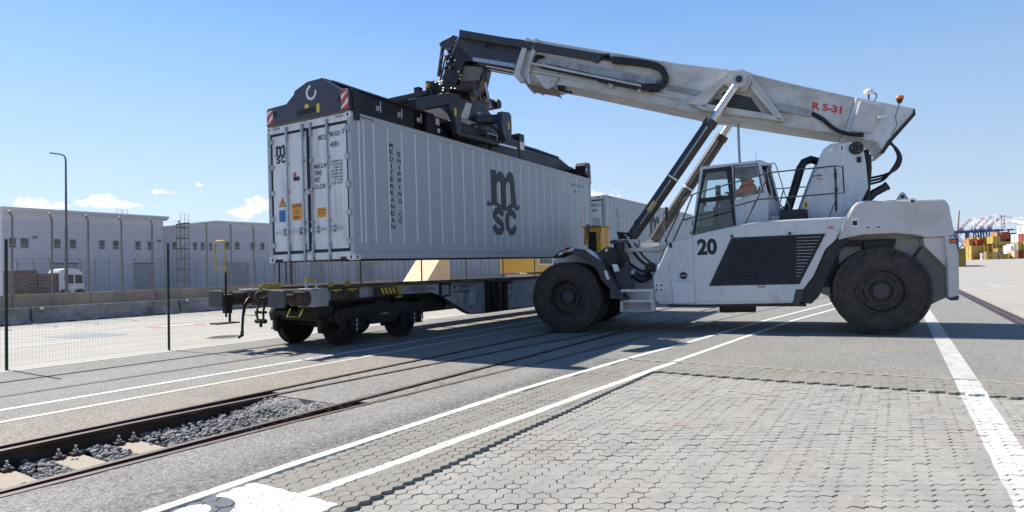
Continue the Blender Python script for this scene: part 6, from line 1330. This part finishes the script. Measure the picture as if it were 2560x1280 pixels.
# bogies
def bogie(xc):
    B = []
    for sgn, y in ((-1, .93), (1, 3.05)):
        pr_ = [(xc-1.35,.70),(xc-1.30,.80),(xc-.6,.86),(xc+.6,.86),(xc+1.30,.80),(xc+1.35,.70),(xc+1.30,.52),(xc+1.1,.55),(xc+.95,.62),(xc+.62,.60),(xc+.35,.42),(xc-.35,.42),(xc-.62,.60),(xc-.95,.62),(xc-1.1,.55),(xc-1.30,.52)]
        fr = wb(lambda b: b.prism(pr_, 'y', y-.06, y+.06), 'bogie_side_frame', 'wag_dark', bevel=.015)
        for xa in (xc-.9, xc+.9):
            yo_ = y-.10*1 if sgn < 0 else y+.10
            b = MB(); b.box(xa-.14,xa+.14,min(y,yo_),max(y,yo_),.36,.62); b.cyl((xa,y,.46),(xa,y+sgn*.16,.46),.13,18); b.build('axle_box', 'wag_dark', fr, local=False, bevel=.01)
            b = MB()
            for dx in (-.26,.26):
                pts = [(xa+dx+.085*cos(t*.7), y+sgn*.03+.085*sin(t*.7), .36+.26*t/60) for t in range(61)]; b.tube(pts,.017,6)
                b.box(xa+dx-.11,xa+dx+.11,y-.09,y+.09,.33,.36)
            b.build('coil_spring', 'wag_dark', fr, local=False)
            b = MB(); b.box(xa-.012,xa+.012,y+sgn*.161,y+sgn*.165,.53,.58); b.box(xa-.012,xa+.012,y+sgn*.161,y+sgn*.165,.34,.39); b.box(xa-.012,xa+.012,y+sgn*.161,y+sgn*.165,.43,.49); b.build('white_dash', 'white_st', fr, local=False)
    for xa in (xc-.9, xc+.9):
        ax_ = wb(lambda b: b.cyl((xa,.85,.46),(xa,3.13,.46),.08,14), 'axle', 'wag_dark')
        for sgn, yy in ((-1, 1.27), (1, 2.71)):
            b = MB(); b.revolve([(.08,-.06),(.14,-.07),(.15,-.04),(.36,-.02),(.40,-.065),(.455,-.065),(.462,.055),(.49,.068),(.485,.085),(.40,.075),(.36,.03),(.15,.05),(.08,.06)], (xa, yy, .463), (0, -sgn*-1, 0), 44); b.build('wheel', 'wag_dark', ax_, local=False, smooth=35)
        b = MB()
        for sgn in (-1, 1):
            for yy in (1.27, 2.71): b.prism([(xa+sgn*.50,.30),(xa+sgn*.56,.32),(xa+sgn*.58,.60),(xa+sgn*.50,.64),(xa+sgn*.48,.5)], 'y', yy-.06, yy+.06)
        b.build('brake_block', 'wag_dark', ax_, local=False)
    wb(lambda b: (b.box(xc-.25,xc+.25,.9,3.1,.60,.92), b.box(xc-1.35,xc-1.22,1.0,3.0,.55,.75), b.box(xc+1.22,xc+1.35,1.0,3.0,.55,.75), b.box(xc-1.2,xc+1.2,1.85,2.15,.62,.75), b.cyl((xc,1.99,.9),(xc,1.99,1.08),.25,18)), 'bolster', 'wag_dark')
    wb(lambda b: b.text('+1,80m+', (xc-.13,.868,.60), (1,0,0), (0,0,1), .30, .045, .003), 'bogie_lettering', 'wag_light')
bogie(1.72); bogie(15.0); bogie(27.2)
wb(lambda b: (b.box(-.2,3.6,.99,3.0,.93,1.1), b.box(.0,.4,1.0,1.6,.7,.95), b.box(3.2,4.2,1.1,2.9,.55,1.0), b.tube([(-.3,1.2,.85),(.6,1.2,.62),(3.4,1.2,.6)],.02,6), b.cyl((4.3,1.5,.8),(5.5,1.5,.8),.2,16)), 'brake_gear', 'wag_dark')
# ------------------------------------------------------------------ near mesh fence
F_ = thing('mesh_fence', 'fine wire mesh fence on dark green posts between the far track and the pale yard', 'fence', loc=(0, 4.33, 0))
fxs = [-9.6,-6.75,-3.99,-1.2,1.56,4.31,7.0,9.45,11.9,14.4,17.1,19.8,22.6,25.3,28]
for x in fxs:
    y = 4.30+(x+4)*.004; b = MB(); b.cyl((x,y,0),(x,y,2.24),.024,10); b.cyl((x,y,2.24),(x,y,2.29),.028,10,r2=.012); b.build('fence_post', 'fence_green', F_, local=False, smooth=40)
b = MB()
def wire3(b, p, q, r):
    p = Vector(p); q = Vector(q); d = (q-p).normalized(); a_ = d.cross(Vector((0,1,0))).normalized()*r; c_ = Vector((0,r,0))
    vs = [p+a_,p-a_*.5+c_*.87,p-a_*.5-c_*.87,q+a_,q-a_*.5+c_*.87,q-a_*.5-c_*.87]; b.add(vs, [(0,1,4,3),(1,2,5,4),(2,0,3,5)])
x = -9.6
while x < 28: wire3(b, (x,4.33,.04), (x+rg.uniform(-.004,.004),4.33,2.12), .0012); x += .0508
for k in range(22):
    z = .06+.098*k
    for xa, xb in zip(fxs[:-1], fxs[1:]): wire3(b, (xa,4.33,z), (xb,4.33,z), .0013)
o = b.build('wire_mesh', 'wire', F_, local=False); o['kind'] = 'stuff'
# ------------------------------------------------------------------ concrete barriers
jx = [-15.2,-9.77,-4.36,1.05,6.50,11.95,17.4,22.85,28.3,33.75,39.2]
names = ['out of view at far left','out of view left of the picture','cut by the left picture edge','behind the second fence post','behind the far buffer of the flatcar','under the door end of the container','behind the flatcar bogie','seen under the container left of the ramp','behind the cream ramp','right of the cream ramp']
for i, (xa, xb) in enumerate(zip(jx[:-1], jx[1:])):
    R_ = thing('concrete_barrier', 'stained grey concrete barrier '+names[i], 'barrier', loc=((xa+xb)/2, 18.1, 0), group='concrete barriers in a row before the stained wall')
    b = MB(); b.prism([(17.88,0),(17.88,.08),(18.02,.20),(18.10,.60),(18.26,.60),(18.34,.20),(18.48,.08),(18.48,0)], 'x', xa+.045, xb-.045); b.build('barrier_body', 'barrier', R_, local=False, bevel=.01)
    b = MB()
    for q_ in (.22,.42,.64,.84): xm = xa+(xb-xa)*q_; b.box(xm-.17, xm+.17, 17.872, 17.90, -.01, .045)
    b.build('base_opening', 'black', R_, local=False)
    b = MB(); b.box(xa+.28,xa+.40,18.055,18.085,.50,.60); b.build('reflector_tag', 'white_st', R_, local=False)
wl = MB(); wl.box(-25, 70, 19.0, 19.3, -.1, 1.06); wo_ = wl.build('retaining_wall', 'conc_wall'); tag(wo_, 'long brown stained low concrete wall carrying the tall wire fence', 'wall')
for x in [-20+2.6*k for k in range(34)]: b = MB(); b.box(x-.008,x+.008,18.994,19.0,0,1.062); b.build('wall_joint', 'wag_dark', wo_)
dg = MB()
for i in range(900):
    x = rg.uniform(-12, 40); h = rg.uniform(.03,.16)*(1 if rg.random() < .7 else 1.6); y = rg.uniform(19.02,19.12); t_ = Vector((x+rg.uniform(-.05,.05), y, 1.06+h)); dg.add([(x-.006,y,1.06),(x+.006,y,1.06),t_], [(0,1,2)])
o = dg.build('dry_grass', pmat('dry grass', (.34,.27,.13), .9)); o['kind'] = 'stuff'; tag(o, 'dry yellow grass growing along the top of the stained wall', 'grass')
# tall wire fence on the wall and a second one in front of the warehouses
def tall_fence(label, Yf, x0, x1, dx, zb, zt, step, rw, arm=.2):
    R_ = thing('security_fence', label, 'fence', loc=(x0, Yf, zb)); x = x0
    while x < x1:
        b = MB(); b.box(x-.028,x+.028,Yf-.028,Yf+.028,zb,zt); b.beam((x,Yf,zt-.02),(x-.13*arm/.2,Yf-.10,zt+arm),.05,.05); b.build('fence_post', 'galv_post', R_, local=False); x += dx
    b = MB(); x = x0
    while x < x1: wire3(b, (x,Yf,zb), (x,Yf,zt-.05), rw); x += step
    z = zb
    while z < zt-.1: wire3(b, (x0,Yf,z), (x1,Yf,z), rw); z += .30
    for k in range(3): t = (k+1)/3; wire3(b, (x0-.13*t,Yf-.1*t,zt+arm*t), (x1-.13*t,Yf-.1*t,zt+arm*t), rw*1.4)
    o = b.build('wire_mesh', 'wire_far', R_, local=False); o['kind'] = 'stuff'; return R_
tf = tall_fence('tall grey mesh fence with outward barbed wire arms standing on the stained wall', 19.15, -8.0+.02, 42, 1.262, 1.05, 4.02, .05, .0030)
tall_fence('distant mesh fence with barbed wire arms in front of the warehouse doors', 60, 14.3, 95, 1.30, 0, 3.5, .12, .006, .35)
b = MB(); b.box(12.92,12.98,19.2,19.3,1.06,2.6); b.box(13.22,13.36,19.2,19.3,1.06,2.6); 
for k in range(10): b.box(12.95,13.3,19.24,19.26,1.1+.15*k,1.12+.15*k)
b.build('gate_frame', 'st_black', tf, local=False)
# ------------------------------------------------------------------ lamp post
LP = thing('lamp_post', 'tall slim street lamp with a curved arm rising before the left warehouse', 'street lamp', loc=(6.76, 30, 0))
b = MB(); b.tube([(6.76,30,0),(6.76,30,4.5)],.085,12); b.tube([(6.76,30,4.5),(6.76,30,8.2),(6.74,30,8.42),(6.66,30,8.54),(6.5,30,8.58),(6.25,30,8.58)],[.065,.045,.042,.04,.038,.035],10); b.build('pole', 'lamp', LP, local=False, smooth=50)
b = MB(); b.box(6.0,6.32,29.93,30.07,8.555,8.61); b.build('lamp_head', 'lamp', LP, local=False, bevel=.02)
# ------------------------------------------------------------------ warehouses
WL = thing('warehouse', 'left white warehouse with a flat overhanging cornice and paired small windows', 'warehouse', loc=(16, 70, 0), group='white warehouses behind the fences')
b = MB(); b.box(16.3,32.75,70,92,0,9.15); b.build('wall', 'clad', WL, local=False)
b = MB(); b.prism([(69.4,9.40),(69.55,9.55),(92.5,9.55),(92.5,9.05),(70.02,9.05)], 'x', 16.1, 33.25); b.build('roof', 'clad2', WL, local=False)
b = MB(); x = 16.4
while x < 32.7: b.box(x,x+.05,69.965,70.0,0,9.05); x += .33
o = b.build('cladding_rib', 'clad', WL, local=False); o['kind'] = 'stuff'
def window(R_, x0, x1, z0, z1, Yw):
    b = MB(); b.box(x0-.07,x1+.07,Yw-.06,Yw+.02,z0-.07,z1+.07); fr = b.build('window', 'win_frame', R_, local=False)
    b = MB(); b.box(x0,x1,Yw-.075,Yw-.061,z0,z0+(z1-z0)*.24); b.box(x0,x1,Yw-.075,Yw-.061,z0+(z1-z0)*.32,z1); b.build('pane', 'win_dark', fr, local=False)
    b = MB()
    for k in range(1,4): b.box(x0+(x1-x0)*k/4-.012,x0+(x1-x0)*k/4+.012,Yw-.085,Yw-.076,z0,z1)
    b.build('window_bar', 'win_frame', fr, local=False)
for x0, x1 in ((16.9,17.4),(17.9,18.5),(20.92,21.45),(22.42,22.97),(25.42,25.93),(26.9,27.42),(29.38,29.92),(30.86,31.42)): window(WL, x0, x1, 5.30, 6.28, 70)
for x0, x1 in ((20.7,23.2),(29.15,31.6)): 
    b = MB(); b.box(x0,x1,69.95,70.0,0,3.55); dr = b.build('roller_door', 'shutter', WL, local=False); b = MB(); b.box(x0-.06,x1+.06,69.9,69.96,3.5,3.65); b.build('door_lintel', 'lamp', dr, local=False)
for x in (19.1,32.2): b = MB(); b.box(x-.17,x+.17,69.7,70,6.35,6.5); b.build('wall_lamp', 'lamp', WL, local=False)
for x in (29.6,30.3): b = MB(); b.tube([(x,75,9.5),(x,75,10.6),(x+.5,75,10.6),(x+.5,75,9.5)],.03,5); b.build('roof_rail', 'lamp', WL, local=False)
WR = thing('warehouse', 'right white warehouse with a sloping then level roofline and a ladder tower', 'warehouse', loc=(33, 70.6, 0), group='white warehouses behind the fences')
b = MB(); b.prism([(32.78,0),(32.78,8.13),(40.0,9.30),(48,9.38),(120,9.38),(120,0)], 'y', 70.6, 95); b.build('wall', 'clad', WR, local=False)
b = MB(); b.prism([(32.78,8.10),(40.0,9.27),(48,9.35),(120,9.35),(120,9.55),(48,9.55),(40.0,9.48),(32.78,8.30)], 'y', 70.4, 95.1); b.build('roof', 'clad2', WR, local=False)
b = MB(); x = 32.9
while x < 119: b.box(x,x+.05,70.565,70.6,0,min(9.2, 8.05+max(0,x-32.78)*.16) if x < 40 else 9.25); x += .33
o = b.build('cladding_rib', 'clad', WR, local=False); o['kind'] = 'stuff'
for x0, x1 in ((34.25,34.65),(36.98,37.4),(38.02,38.45),(39.2,39.55),(41.45,42.1),(43.05,43.62),(45.5,46.12),(47.1,47.68),(50.2,50.8),(52.0,52.6)): window(WR, x0, x1, 5.42+(.15 if x0 > 41 else 0), 6.35+(.2 if x0 > 41 else 0), 70.6)
for x0, x1 in ((41.5,45.2),(56,59),(66,70)): b = MB(); b.box(x0,x1,70.55,70.6,0,3.7); b.build('roller_door', 'shutter', WR, local=False)
LT = thing('ladder_tower', 'pale scaffold ladder tower with platforms standing against the right warehouse', 'scaffold tower', loc=(34.5, 68.6, 0))
b = MB()
for x in (33.95,35.0):
    for y in (68.1,69.1): b.beam((x,y,0),(x,y,8.55),.09,.09)
b.build('tower_post', 'shutter', LT, local=False)
for k in range(6): b = MB(); b.box(33.9,35.05,68.05,69.15,1.3+1.35*k,1.4+1.35*k); b.beam((33.95,68.05,1.35+1.35*k),(35.0,68.05,2.1+1.35*k),.06,.06); b.build('platform', 'lamp', LT, local=False)
b = MB()
for x in (33.95,34.45,35.0): b.beam((x,68.1,8.55),(x,68.1,9.85),.03,.03)
for z in (9.2,9.85): b.beam((33.95,68.1,z),(35.0,68.1,z),.03,.03)
b.box(33.9,34.35,68,69.2,8.5,8.6); b.box(34.5,35.1,68,69.2,8.62,8.74); b.build('top_cage', 'lamp', LT, local=False)
# ------------------------------------------------------------------ truck and brown stack behind the wall
T_ = thing('truck', 'white truck cab with dark windscreen parked behind the stained wall', 'truck', loc=(14.4, 50, 0))
b = MB(); b.prism([(13.5,.5),(13.5,2.28),(13.62,2.5),(14.1,2.62),(14.9,2.55),(15.2,2.25),(15.3,1.6),(15.35,.5)], 'y', 49, 51.2); b.build('cab', 'truck_white', T_, local=False, bevel=.06)
b = MB(); b.prism([(13.95,1.35),(13.85,1.95),(14.2,2.1),(15.15,2.05),(15.22,1.35)], 'y', 48.96, 49.02); b.build('windscreen', 'win_dark', T_, local=False); b = MB(); b.box(14.52,14.62,48.94,48.99,1.3,2.15); b.build('pillar', 'truck_white', T_, local=False)
for x in (13.9,15.0): b = MB(); b.cyl((x,48.95,.45),(x,49.3,.45),.45,20); b.cyl((x,48.94,.45),(x,48.96,.45),.22,16); b.build('wheel', 'tyre', T_, local=False)
b = MB(); b.box(13.4,15.4,51.2,57,.7,1.0); b.build('frame', 'wag_dark', T_, local=False)
for i, (x0, x1, zt, lab) in enumerate(((10.45,12.05,2.50,'taller brownish red stack left of the white truck behind the wall'),(12.06,13.40,2.22,'lower brownish red stack beside the white truck behind the wall'))):
    R_ = thing('brown_stack', lab, 'stack', loc=(x0, 50, 0), group='brownish stacks beside the white truck'); n = 9
    for k in range(n): b = MB(); b.box(x0+.02,x1-.02,49+rg.uniform(-.03,.03),51,zt*k/n+.015,zt*(k+1)/n-.01); b.build('bundle', 'brown', R_, local=False)
# ------------------------------------------------------------------ cream ramp, yellow machine, yellow cabinet
RP = MB(); RP.prism([(15.65,0),(18.45,2.95),(18.62,2.95),(18.62,0)], 'y', 12.4, 14.15); o = RP.build('concrete_wedge', 'cream', bevel=.02); tag(o, 'cream painted concrete wedge standing in the yard behind the flatcar', 'concrete wedge')
b = MB(); b.box(15.0,20.2,11.9,12.38,0,.13); o = b.build('wedge_plinth', 'cont_rust', o)
YM = thing('yard_tractor', 'orange yellow yard machine half hidden between the container and the front wheel', 'yard vehicle', loc=(24, 8.6, 0))
b = MB(); b.prism([(20.45,1.39),(20.45,2.7),(20.8,3.0),(27.5,3.0),(27.5,1.30),(23.2,1.30),(22.8,1.39)], 'y', 8, 10.2); b.build('body', 'oryellow', YM, local=False, bevel=.03)
b = MB(); b.box(21.0,22.6,7.97,8.01,1.80,2.5); w_ = b.build('window_frame', 'white_st', YM, local=False); b = MB(); b.box(21.08,22.52,7.955,7.969,1.86,2.44); b.build('window_pane', 'win_dark', w_, local=False)
b = MB(); b.box(20.7,20.95,7.985,8.0,1.5,1.68); b.build('label', 'white_st', YM, local=False); b = MB(); b.box(20.76,20.89,7.978,7.985,1.54,1.64); b.build('label_print', 'lamp', YM, local=False)
for x in (21.6,26.3):
    for y in (8.0,9.8): b = MB(); b.revolve([(.3,0),(.5,0),(.55,.05),(.55,.33),(.5,.38),(.3,.38),(.28,.2),(.01,.2)], (x,y,.55),(0,1,0),24); b.build('wheel', 'tyre', YM, local=False, smooth=40)
b = MB(); b.box(20.7,27.3,8.2,10,.6,1.3); b.tube([(21.2,7.98,1.3),(21.5,7.98,1.02),(22.2,7.98,1.02),(22.5,7.98,1.35)],.05,8); b.build('frame', 'wag_light', YM, local=False)
CBN = thing('yellow_cabinet', 'tall orange yellow cabinet seen just left of the lift cylinder foot', 'cabinet', loc=(10.1, -.6, 0))
b = MB(); b.box(9.75,10.45,-.85,-.25,0,2.86); b.build('housing', 'oryellow', CBN, local=False, bevel=.02)
b = MB(); b.box(9.70,10.50,-.90,-.20,2.86,2.90); b.build('top_plate', 'yellow', CBN, local=False)
b = MB(); b.box(9.742,9.75,-.70,-.42,.4,2.70); b.build('recessed_panel', 'wag_dark', CBN, local=False)
b = MB(); b.text('SNAYAO', (10.14,-.8495,2.78), (0,0,-1), (1,0,0), .95, .12, .003)
b.build('lettering', 'red_st', CBN, local=False)
# ------------------------------------------------------------------ far container yard (on the right)
CLB = {'c_yellow':'yellow','c_red':'red','c_orange':'orange','c_maroon':'dark maroon','c_white':'white','c_teal':'pale teal','c_olive':'olive','c_navy':'dark navy','c_tan':'tan'}
def far_box(Xp, Yl, z0, mat, Ln, lab, az=130, w=2.44, h=2.55, group='far containers stacked across the yard'):
    R_ = thing('far_container', lab, 'container', mat4=Matrix.Translation((Xp, Yl, z0)) @ Matrix.Rotation(radians(az), 4, 'Z'), group=group)
    # local x points out of the lit end; body extends to -x and +y is left of it -> lateral to the right is +y rotated
    b = MB(); b.box(-Ln, 0, 0, w, 0, h); b.build('body', mat, R_)
    b = MB()
    for v in (0, w-.12): b.box(.0, .05, v, v+.12, 0, h)
    for z in (0, h-.12): b.box(.0, .05, .12, w-.12, z, z+.12)
    n = int(Ln/.55)
    for k in range(n): b.box(-Ln+.3+k*.55, -Ln+.5+k*.55, w, w+.035, .15, h-.15)
    b.build('corrugation', mat, R_)
    b = MB(); b.box(.001, .03, w*.47, w*.53, h*.2, h*.8); b.build('door_bar', 'wag_dark', R_)
    return R_
near_ = [
 (232,-38.7,1.32,'c_red',12.2,'red container at ground level in the right hand far stack'),(232,-38.75,3.90,'c_yellow',12.2,'yellow container on the red one in the right hand far stack'),
 (232,-40.5,1.32,'c_yellow',12.2,'ground level yellow container at the right picture edge'),(232,-40.6,3.90,'c_yellow',12.2,'second level yellow container at the right picture edge'),
 (234,-41.0,6.48,'c_red',12.2,'red container on top of the yellow stack at the right picture edge'),(236,-40.9,9.06,'c_white',6.1,'white container at the very top of the right hand stack'),
 (228,-37.3,1.32,'c_tan',.9,'tan container at ground level beside the tall white ones'),(229,-37.35,3.25,'c_white',.9,'tall white container left of the yellow and red stack'),(236,-39.4,6.48,'c_white',2.5,'pale grey container standing on the yellow one'),
 (229,-36.6,2.9,'c_white',.6,'small white box between pallets and tall white container')]
for a_ in near_: far_box(*a_)
mid_ = [
 (265,-30.0,1.3,'c_yellow',6.1,'yellow container at ground level at the left of the middle yard row'),(265,-30.1,3.85,'c_yellow',6.1,'yellow container one level up at the left of the middle yard row'),
 (266,-30.9,1.3,'c_teal',3.0,'pale teal container near the olive one on the yard'),(266,-32.3,1.3,'c_yellow',6.1,'yellow container between the teal one and the red racks'),
 (266,-33.2,1.3,'c_red',6.1,'bright red container at ground level in the middle row'),(266,-34.3,1.3,'c_red',6.1,'second bright red container at ground level in the middle row'),
 (268,-30.7,3.85,'c_yellow',12.2,'long olive shaded container above the ground row on the left'),(268,-33.9,3.85,'c_orange',3.0,'small orange container end above the red ones'),
 (270,-29.9,6.4,'c_orange',3.0,'orange container end on the second level at the far left'),(272,-31.2,6.9,'c_yellow',6.1,'yellow topped container high on the left of the middle row'),
 (272,-33.0,6.9,'c_yellow',6.1,'yellow container high in the middle row'),(270,-32.2,6.0,'c_red',3.0,'red container end tucked under the high yellow ones'),
 (274,-34.6,6.4,'c_maroon',12.2,'dark maroon container high in the middle row'),(272,-30.3,5.4,'c_maroon',6.1,'dark maroon container low behind the left yellow ones'),
 (266,-36.4,6.9,'c_yellow',3.0,'yellow gantry like box high in the centre of the yard'),(268,-38.0,6.9,'c_red',3.0,'orange red container under the topmost pair'),
 (268,-37.8,8.4,'c_orange',3.0,'orange container of the topmost pair'),(268,-39.1,8.4,'c_red',3.0,'red container of the topmost pair'),
 (272,-40.2,8.1,'c_maroon',12.2,'dark maroon container on top right of the middle row'),(272,-41.8,6.6,'c_maroon',6.1,'dark maroon container below the top right one'),
 (267,-37.9,4.0,'c_yellow',12.2,'large olive shaded container in the centre of the yard'),(267,-37.9,5.0,'c_yellow',12.2,'upper olive shaded container in the centre of the yard'),
 (264,-37.9,1.3,'c_navy',6.1,'dark navy container at ground level behind the pallets'),(274,-42.6,6.8,'c_olive',6.1,'olive container high at the right of the middle row')]
for a_ in mid_: far_box(*a_)
for k, (yy, z0, z1) in enumerate(((-34.7,3.3,6.9),(-35.6,3.3,6.9),(-37.0,3.9,7.2),(-37.9,3.9,7.2))):
    b = MB(); b.box(258,258.3,yy-.3,yy,1.3,z1); o = b.build('yellow_post', 'c_yellow'); tag(o, 'yellow upright post number among the racks: '+['leftmost','second','third','rightmost'][k], 'post', 'yellow uprights in the yard')
    o['label'] = ['leftmost of the four yellow uprights in the far yard','second yellow upright from the left in the far yard','third yellow upright from the left in the far yard','rightmost of the four yellow uprights in the far yard'][k]
def rack(Xp, y0, y1, z0, n, lab, mat='c_yellow', dz=.36):
    R_ = thing('flat_rack_stack', lab, 'flat rack stack', loc=(Xp, y0, z0), group='stacks of folded flat racks')
    for k in range(n):
        b = MB(); b.box(Xp+.1*k, Xp+5, y1, y0-.15*k*0, z0+dz*k, z0+dz*k+dz*.55); b.box(Xp-.15, Xp+.2, y0-.35, y0+.02, z0+dz*k+dz*.3, z0+dz*k+dz*.95); b.box(Xp-.15, Xp+.2, y1, y1+.3, z0+dz*k+dz*.3, z0+dz*k+dz*.95); b.build('folded_rack', mat, R_, local=False)
rack(225,-32.0,-34.5,1.3,7,'tall stack of folded yellow flat racks in the middle of the yard')
rack(225,-35.2,-37.6,1.3,5,'lower stack of folded yellow flat racks left of the red container'); rack(228,-36.4,-37.7,1.3,3,'small pile of folded yellow racks before the lower stack')
rack(240,-36.4,-38.6,3.6,4,'dark yellow racks stacked on the second level'); rack(262,-33.2,-34.0,1.3,5,'stack of folded red racks beside the tall yellow rack stack', 'c_red'); rack(230,-31.4,-32.1,1.3,6,'leaning stack of grey racks left of the tall yellow stack','c_white')
OC = thing('olive_container', 'olive container standing alone just behind the loader counterweight', 'container', loc=(105, -17.6, .40))
b = MB(); b.box(105,117.2,-17.64,-15.2,.42,3.2); b.build('body', 'c_olive', OC, local=False); b = MB()
for k in range(9): b.box(104.96,105.0,-17.5+.26*k,-17.38+.26*k,.55,3.1)
b.build('corrugation', 'c_olive', OC, local=False)
# ------------------------------------------------------------------ quay cranes
def crane(X0, Y0, zt, lab, boom=(30,-14,17), hg=39, legs='cr_blue', bc=('cr_white','cr_red'), wspan=14):
    R_ = thing('quay_crane', lab, 'crane', loc=(X0, Y0, 0), group='quay cranes on the horizon')
    b = MB()
    for dx in (0, 26):
        for dy in (-wspan/2, wspan/2): b.beam((X0+dx,Y0+dy,0),(X0+dx,Y0+dy,hg),1.5,1.5)
    b.build('leg', legs, R_, local=False); b = MB()
    for dx in (0, 26):
        b.beam((X0+dx,Y0-wspan/2,14),(X0+dx,Y0+wspan/2,14),1.4,1.8); b.beam((X0+dx,Y0-wspan/2,14),(X0+dx,Y0+wspan/2,hg),.8,.8); b.beam((X0+dx,Y0+wspan/2,14),(X0+dx,Y0-wspan/2-6,30),.7,.7)
    b.build('portal_beam', legs, R_, local=False)
    b = MB(); b.beam((X0-22,Y0+6,hg),(X0+34,Y0-4,hg),2.0,2.6); b.beam((X0-2,Y0-9,hg),(X0-2,Y0+9,hg),2.4,2.6); b.build('girder', legs, R_, local=False)
    ap = Vector((X0+10, Y0-4, zt)); b = MB(); b.beam((X0,Y0-12,hg),ap+Vector((0,-12,2)),.6,.6); b.beam((X0+22,Y0-15,hg),ap+Vector((0,-12,2)),.6,.6); b.build('apex_frame', bc[0], R_, local=False)
    p = Vector((X0,Y0+4,hg+1)); d = Vector(boom); n = 9
    for k in range(n):
        b = MB(); q0 = p+d*k/n; q1 = p+d*(k+1)/n
        for o_ in (-.9,.9): b.beam(q0+Vector((0,o_,0)),q1+Vector((0,o_,0)),.62,.62); b.beam(q0+Vector((0,o_,2.2)),q1+Vector((0,o_,2.2)),.4,.4)
        b.beam(q0+Vector((0,-.9,0)),q1+Vector((0,.9,2.2)),.3,.3); b.build('boom_section', bc[k % 2], R_, local=False)
    b = MB(); b.beam(p+d,ap+Vector((0,-12,2)),.25,.25); b.beam(p+d*.6,ap+Vector((0,-12,2)),.25,.25); b.build('stay', bc[0], R_, local=False)
    b = MB(); b.box(X0+4,X0+12,Y0-3,Y0+3,hg+1.5,hg+5); b.build('machinery_house', 'c_white', R_, local=False)
crane(1000,-84,55,'leftmost white and red quay crane with its boom raised',boom=(25,-17,16.5)); crane(1010,-98,57,'second raised boom quay crane from the left',boom=(25,-18,17.5)); crane(990,-105,57.5,'third raised boom quay crane, close beside the second',boom=(25,-17,18))
crane(1000,-114,59,'rightmost raised boom quay crane before the striped girder',boom=(25,-22,20)); crane(1120,-78,48,'small green quay crane low at the left of the row',boom=(15,-10,9),bc=('cr_green','cr_green'),hg=38)
R_ = thing('quay_crane', 'quay crane with a lowered striped boom running out of the right picture edge', 'crane', loc=(1000,-129,0), group='quay cranes on the horizon')
b = MB()
for dy in (-2,8): b.beam((1000,-131+dy,0),(1000,-131+dy,38),1.4,1.4)
b.beam((1000,-133,20),(1000,-120,38),.8,.8); b.build('leg', 'cr_blue', R_, local=False); b = MB(); b.beam((1000,-60,37.5),(1000,-128,38.5),2.2,2.6); b.build('girder', 'cr_blue', R_, local=False)
for k in range(14): b = MB(); b.beam((1000,-128-3.2*k,38.6),(1000,-131.2-3.2*k,38.6),1.8,2.0); b.build('boom_section', ('cr_blue','c_maroon')[k % 2] if k % 3 else 'cr_white', R_, local=False)
for k in range(8): b = MB(); z = 39+2.3*k; b.beam((1000,-129,z),(1000,-129,z+2.3),.9,.9); b.beam((1000,-125.8,z),(1000,-125.8+ -.2*k,z+2.3),.6,.6); b.beam((1000,-129,z),(1000,-126,z+2.3),.4,.4); b.build('mast_section', ('cr_white','cr_red')[k % 2], R_, local=False)
b = MB(); b.beam((1000,-129,57),(1000,-172,42),.45,.45); b.beam((1000,-129,50),(1000,-160,39.5),.4,.4); b.beam((1000,-127,50),(1000,-108,39),.35,.35); b.build('stay', 'cr_blue', R_, local=False)
R_ = thing('harbour_crane', 'mobile harbour crane with a near vertical red lattice boom behind the olive container', 'crane', loc=(1000,-80,0))
b = MB()
for k in range(10): z = 30+3.75*k; y = -78.9-.36*k; b.beam((1000,y,z),(1000,y-.36,z+3.75),2.0-.08*k,1.6,up=(1,0,0)); 
b.build('lattice_boom', 'cr_red', R_, local=False); b = MB(); b.beam((1000,-79,0),(1000,-79,32),2.6,2.6); b.beam((1001,-77,3),(1001,-79,36),.5,.5); b.build('tower', 'cr_blue', R_, local=False)
for k in range(9): b = MB(); z = 31+3.75*k; y = -79.0-.36*k; b.beam((998.6,y+.7,z),(998.6,y-.8,z+1.7),.4,.4); b.build('lattice_brace', 'cr_white', R_, local=False)
# dark shed roof line in front of the cranes
b = MB(); b.box(420,430,-62,-95,1.3,12.4); o = b.build('dark_shed', 'c_navy'); tag(o, 'long dark shed behind the far containers under the crane girders', 'shed')
